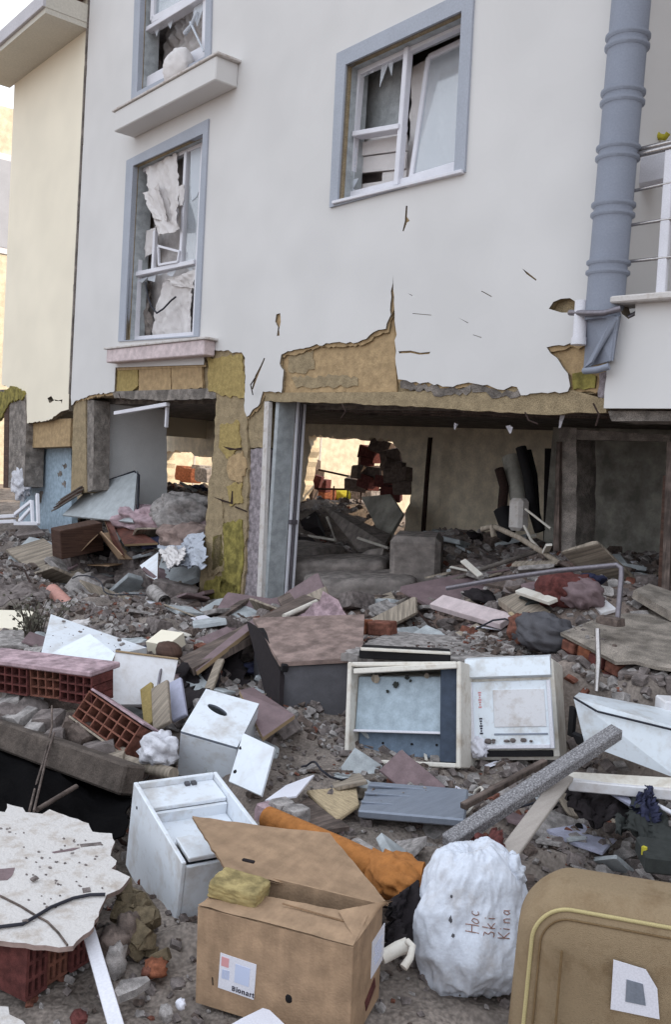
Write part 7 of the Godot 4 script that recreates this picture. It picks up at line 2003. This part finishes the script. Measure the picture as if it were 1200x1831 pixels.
func sack() -> void:
	var xf := Transform3D(Basis(Vector3.UP, 0.872) * Basis(Vector3.RIGHT, -0.28) * Basis(Vector3.BACK, 0.1), Vector3(6.423, 0.194, 3.290))
	var h := Vector3(0.183, 0.236, 0.165)
	var o := thing_in("white_sack", "full white plastic sack with handwriting standing beside the beige bag", "sack", xf)
	var f := FastNoiseLite.new()
	f.seed = 153
	f.frequency = 0.9
	f.fractal_octaves = 2
	f.fractal_gain = 0.4
	var r := FastNoiseLite.new()
	r.seed = 9
	r.frequency = 1.9
	r.fractal_type = FastNoiseLite.FRACTAL_RIDGED
	r.fractal_octaves = 3
	var st := SurfaceTool.new()
	st.begin(Mesh.PRIMITIVE_TRIANGLES)
	st.set_smooth_group(0)
	var nu := 150
	var nv := 96
	for j in nv + 1:
		for i in nu:
			var th := TAU * i / nu
			var ph: float = PI * clamp(float(j), 0.02, nv - 0.02) / nv - PI / 2.0
			st.add_vertex(sack_at(h, f, r, Vector3(cos(th) * cos(ph), sin(ph), sin(th) * cos(ph))))
	for j in nv:
		for i in nu:
			var a := j * nu + i
			var b := j * nu + (i + 1) % nu
			for q in [a, b, a + nu, b, b + nu, a + nu]:
				st.add_index(q)
	st.generate_normals()
	var body := MeshInstance3D.new()
	body.name = "body"
	body.mesh = st.commit()
	body.mesh.surface_set_material(0, M.sack)
	o.add_child(body, true)
	var k := MB.new()
	k.lump(Transform3D(Basis(), Vector3(0.13, 0.15, 0.05)), Vector3(0.05, 0.06, 0.04), 2.2, 0.5, 152, 1.8, 30, 20)
	part("tied_corner", [k, M.sack], o, true)
	# strokes of the pen: letters as polylines, x along the line, y up the letter
	var glyph := {"H": [[[0, 0], [0, 1]], [[0.55, 0], [0.55, 1]], [[0, 0.5], [0.55, 0.5]]], "o": [[[0.1, 0.3], [0.25, 0.52], [0.45, 0.4], [0.4, 0.1], [0.2, 0.0], [0.08, 0.15], [0.1, 0.3]]], "c": [[[0.4, 0.5], [0.2, 0.5], [0.08, 0.25], [0.2, 0.02], [0.42, 0.06]]], "3": [[[0.05, 0.9], [0.35, 0.85], [0.2, 0.55], [0.42, 0.35], [0.3, 0.05], [0.0, 0.1]]], "k": [[[0.05, 0], [0.1, 1]], [[0.42, 0.6], [0.1, 0.3], [0.42, 0.0]]], "i": [[[0.15, 0], [0.18, 0.5]], [[0.18, 0.75], [0.2, 0.8]]], "K": [[[0.05, 0], [0.1, 1]], [[0.5, 0.95], [0.1, 0.45], [0.5, 0.0]]], "n": [[[0.05, 0], [0.08, 0.5]], [[0.08, 0.4], [0.25, 0.5], [0.36, 0.35], [0.38, 0]]], "a": [[[0.38, 0.45], [0.2, 0.5], [0.08, 0.25], [0.2, 0.02], [0.36, 0.2], [0.38, 0.48], [0.4, 0]]]}
	var lines := ["Hoc", "3ki", "Kina"]
	for li in 3:
		var cur := 0.0
		for ch in lines[li]:
			var s := MB.new()
			for stroke in glyph[ch]:
				var pts := []
				for i in stroke.size():
					var n: int = 1 if i == stroke.size() - 1 else 3
					for t in n:
						var p: Array = stroke[i]
						var q: Array = stroke[min(i + 1, stroke.size() - 1)]
						var tx: float = lerp(float(p[0]), float(q[0]), t / 3.0) + cur
						var ty: float = lerp(float(p[1]), float(q[1]), t / 3.0)
						var at := Vector2(-0.006 + li * 0.052 - ty * 0.042 + tx * 0.004, -0.01 + tx * 0.038 - li * 0.014 + ty * 0.006)
						var d := Vector3(at.x / h.x, at.y / h.y, 0.8)
						for it in 6:
							var e := sack_at(h, f, r, d.normalized())
							d.x += (at.x - e.x) / h.x * 0.8
							d.y += (at.y - e.y) / h.y * 0.8
						var w := sack_at(h, f, r, d.normalized())
						pts.append(w + Vector3(0, 0, 0.0012))
				s.tube(pts, 0.0017, -1, 5)
			part("letter", [s, M.pen], o, true)
			cur += 0.62
	for c in [[-0.09, 0.03, 0.008], [-0.088, -0.02, 0.006], [-0.085, 0.1, 0.004]]:
		var s := MB.new()
		var d := Vector3(c[0] / h.x, c[1] / h.y, 0.85)
		for it in 6:
			var e := sack_at(h, f, r, d.normalized())
			d.x += (c[0] - e.x) / h.x * 0.8
			d.y += (c[1] - e.y) / h.y * 0.8
		s.lump(Transform3D(Basis(), sack_at(h, f, r, d.normalized())), Vector3(c[2], c[2] * 1.2, 0.002), 2.0, 0.6, 7, 2.0, 10, 8)
		part("stain", [s, M.charcoal], o, true)

# rounded outline of the bag front, inset by i
func bag_ring(w: float, hh: float, r: float, i: float, n := 72) -> Array:
	var o := []
	var rr: float = max(r - i, 0.01)
	for k in n:
		var a := TAU * (k + 0.5) / n
		var c := Vector2(sign(cos(a)) * (w - i - rr), sign(sin(a)) * (hh - i - rr))
		o.append(c + Vector2(cos(a), sin(a)) * rr)
	return o

func bag() -> void:
	var xf := box_of(Transform3D(Vector3(0.837, 0.030, -0.546), Vector3(-0.005, 0.999, 0.048), Vector3(0.547, -0.037, 0.836), Vector3(7.127, 0.327, 3.411)), Vector3(0.679, 0.622, 0.265))
	var s: Vector3 = xf[1]
	var o := thing_in("beige_bag", "large beige soft suitcase with yellow piping at the bottom right corner", "bag", xf[0])
	var w := s.x / 2
	var hh := s.y / 2
	var rd := 0.15
	var e := 0.095
	var rings := []
	for k in 7:
		var a := PI / 2.0 * k / 6.0
		rings.append([e * (1.0 - sin(a)), s.z / 2 - e * (1.0 - cos(a))])
	for k in 7:
		var a := PI / 2.0 * (6 - k) / 6.0
		rings.append([e * (1.0 - sin(a)), -s.z / 2 + e * (1.0 - cos(a))])
	var f := FastNoiseLite.new()
	f.seed = 61
	f.frequency = 2.6
	f.fractal_octaves = 3
	var P := func(p: Vector2, z: float) -> Vector3:
		var n := f.get_noise_3d(p.x, p.y, z)
		return Vector3(p.x, p.y, z + n * 0.035 * (1.0 if z > 0 else 0.3)) + Vector3(p.x, p.y, 0) * n * 0.06
	var st := SurfaceTool.new()
	st.begin(Mesh.PRIMITIVE_TRIANGLES)
	st.set_smooth_group(0)
	var n := 72
	var all := []
	# front: concentric rings from the middle, bulging a little
	var nf := 10
	for k in nf:
		var t: float = float(k) / nf
		var base := bag_ring(w, hh, rd, e)
		var row := []
		for p in base:
			row.append(P.call((p as Vector2) * t, s.z / 2 + 0.02 * (1.0 - t * t)))
		all.append(row)
	for r in rings:
		var row := []
		for p in bag_ring(w, hh, rd, r[0]):
			row.append(P.call(p, r[1]))
		all.append(row)
	var last := []
	for p in bag_ring(w, hh, rd, e):
		last.append(P.call((p as Vector2) * 0.02, -s.z / 2))
	all.append(last)
	for row in all:
		for p in row:
			st.add_vertex(p)
	for j in all.size() - 1:
		for k in n:
			var a := j * n + k
			var b := j * n + (k + 1) % n
			for q in [a, b, a + n, b, b + n, a + n]:
				st.add_index(q)
	st.generate_normals()
	var body := MeshInstance3D.new()
	body.name = "body"
	body.mesh = st.commit()
	body.mesh.surface_set_material(0, M.bag_cloth)
	o.add_child(body, true)
	# zip cord and the seam below it, following the front outline
	for z in [[0.04, 0.0055, "yellow_cord", "zip"], [0.062, 0.0028, "bag_dark", "seam"]]:
		var pts := []
		var dz: float = e * (1.0 - sqrt(max(0.0, 1.0 - pow(1.0 - z[0] / e, 2.0))))
		for p in bag_ring(w, hh, rd, z[0]):
			pts.append(P.call(p, s.z / 2 - dz) + Vector3(0, 0, 0.002) + Vector3(p.x, p.y, 0).normalized() * 0.002)
		pts.append(pts[0])
		var m := MB.new()
		m.tube(pts, z[1], -1, 8, false)
		part(z[3], [m, M[z[2]]], o, true)
	var pp := []
	for p in bag_ring(w, hh, rd, 0.004):
		if p.x < 0.0 and p.y < -hh * 0.1:
			pp.append(P.call(p, s.z / 2 - e) + Vector3(p.x, p.y, 0).normalized() * 0.003)
	var pm := MB.new()
	pm.tube(pp, 0.007, -1, 8, false)
	part("piping", [pm, M.yellow], o, true)
	# pocket seam and the white label
	var pk := MB.new()
	pk.tube([Vector3(-w + 0.13, hh - 0.14, s.z / 2 + 0.012), Vector3(-w + 0.125, 0.0, s.z / 2 + 0.02), Vector3(-w + 0.12, -hh + 0.14, s.z / 2 + 0.012)], 0.004, -1, 6)
	part("pocket_seam", [pk, M.bag_dark], o, true)
	var inv: Transform3D = (xf[0] as Transform3D).affine_inverse()
	var lb := MB.new()
	var zz := s.z / 2 + 0.027
	var c := Vector2(-0.02, -0.1)
	var cc: Vector3 = inv * Vector3(7.269, 0.453, 3.690)
	c = Vector2(cc.x, cc.y)
	lb.prism([c + Vector2(-0.05, 0.045), c + Vector2(0.03, 0.035), c + Vector2(0.06, -0.01), c + Vector2(0.07, -0.09), c + Vector2(-0.05, -0.09)], zz, zz + 0.002)
	var lp := part("label", [lb, M.paper], o, true)
	var l2 := MB.new()
	l2.prism([c + Vector2(-0.015, 0.0), c + Vector2(0.025, -0.004), c + Vector2(0.035, -0.06), c + Vector2(-0.015, -0.06)], zz + 0.0025, zz + 0.004)
	part("print", [l2, M.grey_metal], lp, true)

# loose pieces: a few shapes of each kind, laid over the heaps
func make_debris() -> void:
	var g := RandomNumberGenerator.new()
	g.seed = 2024
	var shapes := {}
	var kinds := {"concrete_lump": ["rubble_grey", Vector3(0.22, 0.14, 0.17), 0.32], "plaster_flake": ["rubble_pale", Vector3(0.26, 0.03, 0.18), 0.3], "brick_piece": ["brick_red", Vector3(0.2, 0.09, 0.11), 0.18], "brown_lump": ["rubble_brown", Vector3(0.2, 0.13, 0.16), 0.34], "wood_splinter": ["wood_grey", Vector3(0.55, 0.025, 0.06), 0.12], "pale_lath": ["cream_trim", Vector3(0.5, 0.02, 0.045), 0.1], "paper_scrap": ["paper", Vector3(0.2, 0.006, 0.14), 0.3], "board_piece": ["wood_mauve", Vector3(0.4, 0.02, 0.26), 0.2], "tan_board_piece": ["wood_pale", Vector3(0.42, 0.02, 0.2), 0.2], "plaster_plate": ["plaster_grey", Vector3(0.42, 0.05, 0.34), 0.3]}
	for k in kinds:
		var list := []
		for v in 4:
			var m := MB.new()
			var d: Vector3 = kinds[k][1]
			m.chunk(d * Vector3(g.randf_range(0.8, 1.2), g.randf_range(0.8, 1.2), g.randf_range(0.8, 1.2)), g, kinds[k][2])
			list.append(made([m, M[kinds[k][0]]]))
		shapes[k] = list
	var rags := []
	for v in 6:
		var m := MB.new()
		m.lump(Transform3D(), Vector3(0.16, 0.05, 0.11), 2.3, 0.7, 700 + v, 1.5, 20, 12)
		rags.append(made([m, M[["cloth_navy", "cloth_dark", "cloth_pink", "curtain", "wood_mauve", "cloth_green"][v]]]))
	shapes["cloth_rag"] = rags
	var words := {"concrete_lump": ["grey broken concrete lump", "rubble lump"], "plaster_flake": ["pale flake of broken plaster", "plaster flake"], "brick_piece": ["broken red brick piece", "brick"], "brown_lump": ["brown broken mortar lump", "rubble lump"], "wood_splinter": ["grey splintered lath", "lath"], "pale_lath": ["pale narrow lath", "lath"], "paper_scrap": ["white paper scrap", "paper"], "board_piece": ["broken mauve board piece", "board"], "tan_board_piece": ["broken tan board piece", "board"], "plaster_plate": ["broken grey plaster plate", "plaster plate"], "cloth_rag": ["crumpled rag", "rag"]}
	var zones := [["lying in the heap left of the yellow pillar", -5.2, -0.3, -1.6, 0.9, 170, 1.25], ["lying in the heap inside the right opening", 0.6, 4.7, -2.6, 0.7, 130, 0.85], ["lying between the pillar and the white appliances", 1.0, 4.6, 0.4, 1.9, 90, 0.75], ["lying behind the fallen beam at left", 1.2, 3.9, 1.9, 3.3, 70, 0.7], ["lying on the sand in the foreground", 4.6, 7.2, 1.7, 3.4, 60, 0.38], ["big pieces in the left heap", -4.9, -0.5, -1.3, 1.1, 46, 1.9, ["plaster_plate", "board_piece", "plaster_flake", "tan_board_piece", "plaster_plate", "concrete_lump"]], ["big pieces on the sand", 3.6, 6.4, 1.6, 3.1, 44, 0.75, ["plaster_plate", "board_piece", "tan_board_piece", "wood_splinter", "plaster_flake", "paper_scrap", "cloth_rag", "concrete_lump"]], ["big pieces behind the appliances", 0.8, 4.4, -1.2, 1.2, 30, 1.5, ["plaster_plate", "board_piece", "tan_board_piece", "wood_splinter", "plaster_flake"]], ["lying in the room behind the left opening", -8.0, -2.6, -4.1, -1.6, 26, 1.1]]
	var marks := []
	for e in [["pillar", "yellow pillar"], ["open_carton", "open brown carton"], ["drawer", "brown drawer"], ["clothes", "pale blue clothes"], ["white_tile", "small square white tile"], ["clay_pipe", "pink clay pipe"], ["bush", "twiggy bush"], ["leaning_board", "leaning grey board"], ["broken_window", "white window frame"], ["grey_slab", "flat grey slab"], ["fallen_plaster", "pinkish plaster lump"], ["sofa", "grey sofa"], ["brick_slab", "brick edged slab"], ["water_heater", "pale wall heater"], ["shower_pipe", "bent metal pipe"], ["curtain_rod", "long dark rod"], ["loose_board", "pale pink board"], ["loose_board_001", "tan board"], ["loose_board_005", "grey lath"], ["cloth_bundle", "round maroon cushion"], ["cloth_bundle_001", "dark grey bundle"], ["iron_rod", "vertical iron rod"], ["plaster_slab", "tan plaster slab"], ["fridge", "white fridge"], ["washing_machine", "washing machine"], ["chest_freezer", "dented appliance"], ["wardrobe", "dark wardrobe"], ["table_top", "long table top"], ["pale_slab", "pale slab behind the appliances"], ["cupboard", "pale blue cupboard"], ["hollow_block", "red hollow block"], ["hollow_blocks", "row of hollow blocks"], ["fallen_beam", "fallen beam"], ["white_box", "tilted white box"], ["open_cabinet", "tilted white cabinet"], ["metal_sheet", "ridged metal sheet"], ["speckled_post", "speckled post"], ["lilac_plate", "lilac plate"], ["white_sack", "white sack"], ["carton", "large cardboard box"], ["grey_case", "grey flat case"], ["masonry_block", "hole in the back wall"], ["white_batten", "bent white batten"], ["stone_lump_006", "gap in the left back wall"]]:
		if e[0] == "pillar":
			marks.append([e[1], Vector3(0.1, 0, 0)])
		else:
			marks.append([e[1], (get_node(e[0]) as Node3D).position])
	var ranks := ["nearest to", "second nearest to", "third nearest to", "fourth nearest to", "fifth nearest to", "sixth nearest to", "seventh nearest to", "eighth nearest to", "ninth nearest to", "tenth nearest to", "eleventh nearest to", "twelfth nearest to", "thirteenth nearest to", "fourteenth nearest to", "fifteenth nearest to", "sixteenth nearest to", "seventeenth nearest to", "eighteenth nearest to", "nineteenth nearest to", "twentieth nearest to"]
	var put := {}
	for zn in zones:
		for i in zn[5]:
			var k: String = ["concrete_lump", "plaster_flake", "brick_piece", "brown_lump", "concrete_lump", "wood_splinter", "plaster_flake", "pale_lath", "paper_scrap", "board_piece", "tan_board_piece", "plaster_plate", "cloth_rag", "concrete_lump", "plaster_plate"][g.randi() % 15]
			if zn.size() > 7:
				k = zn[7][g.randi() % zn[7].size()]
			var tilt := 0.7 if zn.size() > 7 else 0.4
			var x := g.randf_range(zn[1], zn[2])
			var z := g.randf_range(zn[3], zn[4])
			var o := MeshInstance3D.new()
			o.name = numbered(k)
			o.mesh = shapes[k][g.randi() % shapes[k].size()]
			add_child(o)
			var s: float = zn[6] * g.randf_range(0.6, 1.35)
			o.transform = Transform3D(Basis.from_euler(Vector3(g.randf_range(-tilt, tilt), g.randf_range(0, TAU), g.randf_range(-tilt, tilt))).scaled(Vector3(s, s, s)), Vector3(x, gh(x, z) + 0.035 * s, z))
			var best := 0
			for m in marks.size():
				if o.position.distance_to(marks[m][1]) < o.position.distance_to(marks[best][1]):
					best = m
			var key := "%s|%d" % [k, best]
			if not put.has(key):
				put[key] = []
			put[key].append(o)
	for key in put:
		var k: String = key.split("|")[0]
		var mk: Array = marks[int(key.split("|")[1])]
		var list: Array = put[key]
		list.sort_custom(func(p, q): return p.position.distance_to(mk[1]) < q.position.distance_to(mk[1]))
		for i in list.size():
			tag(list[i], "%s, %s the %s" % [words[k][0], ranks[min(i, 19)], mk[0]], words[k][1], words[k][1] + " pieces strewn over the rubble")
	# wires and bars tangled through the heaps
	for e in [[Vector3(4.009, 0.599, 0.639), Vector3(4.657, 0.826, 0.469), "wire", 0.007, "thin black wire looping over the right heap"], [Vector3(3.771, 0.434, 1.718), Vector3(2.733, 0.509, 1.545), "wire", 0.006, "thin black wire crossing the wardrobe top"], [Vector3(-1.683, 0.241, 1.220), Vector3(-0.212, 0.138, 1.036), "wire", 0.008, "thin black wire lying below the brown drawer"], [Vector3(-2.155, 0.258, 1.780), Vector3(0.025, 0.056, 2.009), "bar", 0.012, "rusty bar sticking out of the heap at the far left"], [Vector3(2.587, 0.553, 0.156), Vector3(3.635, 0.517, 0.470), "bar", 0.011, "rusty bar lying in front of the sofa"], [Vector3(5.767, 0.214, 1.856), Vector3(5.669, 0.151, 2.291), "wire", 0.006, "thin black wire beside the speckled post"], [Vector3(4.608, 0.101, 2.625), Vector3(5.032, 0.093, 2.587), "wire", 0.006, "thin black wire lying below the wardrobe"], [Vector3(4.410, 0.012, 3.337), Vector3(4.532, 0.003, 3.659), "bar", 0.009, "rusty bar behind the tilted white cabinet"], [Vector3(5.419, 0.120, 2.124), Vector3(5.638, 0.099, 2.489), "wire", 0.007, "thin pale cord hanging at the foot of the washing machine"]]:
		var a: Vector3 = e[0]
		var b: Vector3 = e[1]
		var path := []
		for i in 13:
			var t := i / 12.0
			var p := a.lerp(b, t)
			var am := 0.1 if e[2] == "wire" else 0.025
			p += Vector3(sin(t * 7.0 + a.x), 0.0, cos(t * 9.0 + a.z)) * am * sin(PI * t)
			p.y = max(gh(p.x, p.z) + 0.03, p.y * 0.6 + gh(p.x, p.z) * 0.4 + 0.05 * sin(t * 8.0 + b.x))
			path.append(p)
		rod("thin_" + e[2], path, e[3], M.cable if "black" in e[4] else (M.cream_trim if "pale" in e[4] else M.rust), e[4], "wire" if e[2] == "wire" else "bar")
	# chips and crumbs too many to count
	var tints := [["rubble_grey", 0.5], ["rubble_pale", 0.42], ["brick_red", 0.06], ["rubble_brown", 0.3]]
	var lay := [[-6.5, 0.2, -1.8, 2.2, 5200, 1.1], [0.5, 5.0, -3.2, 1.2, 5000, 1.0], [0.5, 6.8, 0.6, 2.3, 3800, 0.75], [0.0, 4.2, 2.0, 3.9, 2600, 0.75], [4.2, 8.0, 1.6, 4.6, 2600, 0.3], [-9.0, -1.0, -4.2, -1.4, 900, 1.2], [-12.0, -2.0, -9.0, -4.4, 700, 1.8]]
	for t in tints:
		var m := MB.new()
		m.chunk(Vector3(0.06, 0.035, 0.045), g, 0.4)
		var pos := []
		for l in lay:
			for i in int(l[4] * t[1]):
				var x := g.randf_range(l[0], l[1])
				var z := g.randf_range(l[2], l[3])
				var s: float = l[5] * pow(g.randf(), 2.0) * 1.6 + 0.15
				pos.append(Transform3D(Basis.from_euler(Vector3(g.randf_range(-1, 1), g.randf_range(0, TAU), g.randf_range(-1, 1))).scaled(Vector3(s * g.randf_range(0.7, 1.8), s, s)), Vector3(x, gh(x, z) + 0.005, z)))
		# what has settled on top of the larger pieces
		for q in [[Vector3(3.817, 0.391, 2.198), Vector3(4.136, 0.447, 1.812), Vector3(3.582, 0.564, 1.307), Vector3(3.091, 0.495, 1.899), 60], [Vector3(2.427, 0.258, 3.180), Vector3(2.983, 0.340, 2.977), Vector3(2.577, 0.253, 2.535), Vector3(1.762, 0.350, 2.872), 26], [Vector3(4.965, 0.710, 0.815), Vector3(5.680, 0.655, 0.826), Vector3(5.108, 0.787, -0.220), Vector3(4.824, 0.779, -0.036), 90], [Vector3(5.692, 0.200, 4.632), Vector3(5.822, 0.200, 4.488), Vector3(5.231, 0.200, 4.077), Vector3(4.847, 0.200, 4.309), 8], [Vector3(2.966, 0.202, 2.388), Vector3(3.200, 0.235, 2.418), Vector3(2.720, 0.535, 1.090), Vector3(2.475, 0.502, 1.073), 30], [Vector3(5.328, 0.081, 2.828), Vector3(5.634, 0.082, 2.464), Vector3(5.461, 0.119, 2.231), Vector3(5.149, 0.119, 2.602), 26], [Vector3(4.288, 0.553, 0.935), Vector3(4.508, 0.553, 0.674), Vector3(4.511, 0.499, 1.299), Vector3(4.019, 0.451, 1.733), 120]]:
			for i in int(q[4] * t[1]):
				var u := g.randf()
				var w := g.randf()
				var s := 0.12 + 0.5 * pow(g.randf(), 3.0)
				pos.append(Transform3D(Basis.from_euler(Vector3(g.randf_range(-0.4, 0.4), g.randf_range(0, TAU), g.randf_range(-0.4, 0.4))).scaled(Vector3(s, s * 0.7, s)), (q[0] as Vector3).lerp(q[1], u).lerp((q[3] as Vector3).lerp(q[2], u), w) + Vector3(0, 0.012, 0)))
		var mm := MultiMesh.new()
		mm.transform_format = MultiMesh.TRANSFORM_3D
		mm.mesh = made([m, M[t[0]]])
		mm.instance_count = pos.size()
		for i in pos.size():
			mm.set_instance_transform(i, pos[i])
		var o := MultiMeshInstance3D.new()
		o.name = numbered("rubble")
		o.multimesh = mm
		o.set_meta("kind", "stuff")
		o.set_meta("label", {"rubble_grey": "fine grey rubble strewn over the heaps and sand", "rubble_pale": "fine pale plaster crumbs strewn over the heaps and sand", "brick_red": "fine red brick crumbs strewn over the heaps and sand", "rubble_brown": "fine brown mortar crumbs strewn over the heaps and sand"}[t[0]])
		o.set_meta("category", "rubble")
		add_child(o)
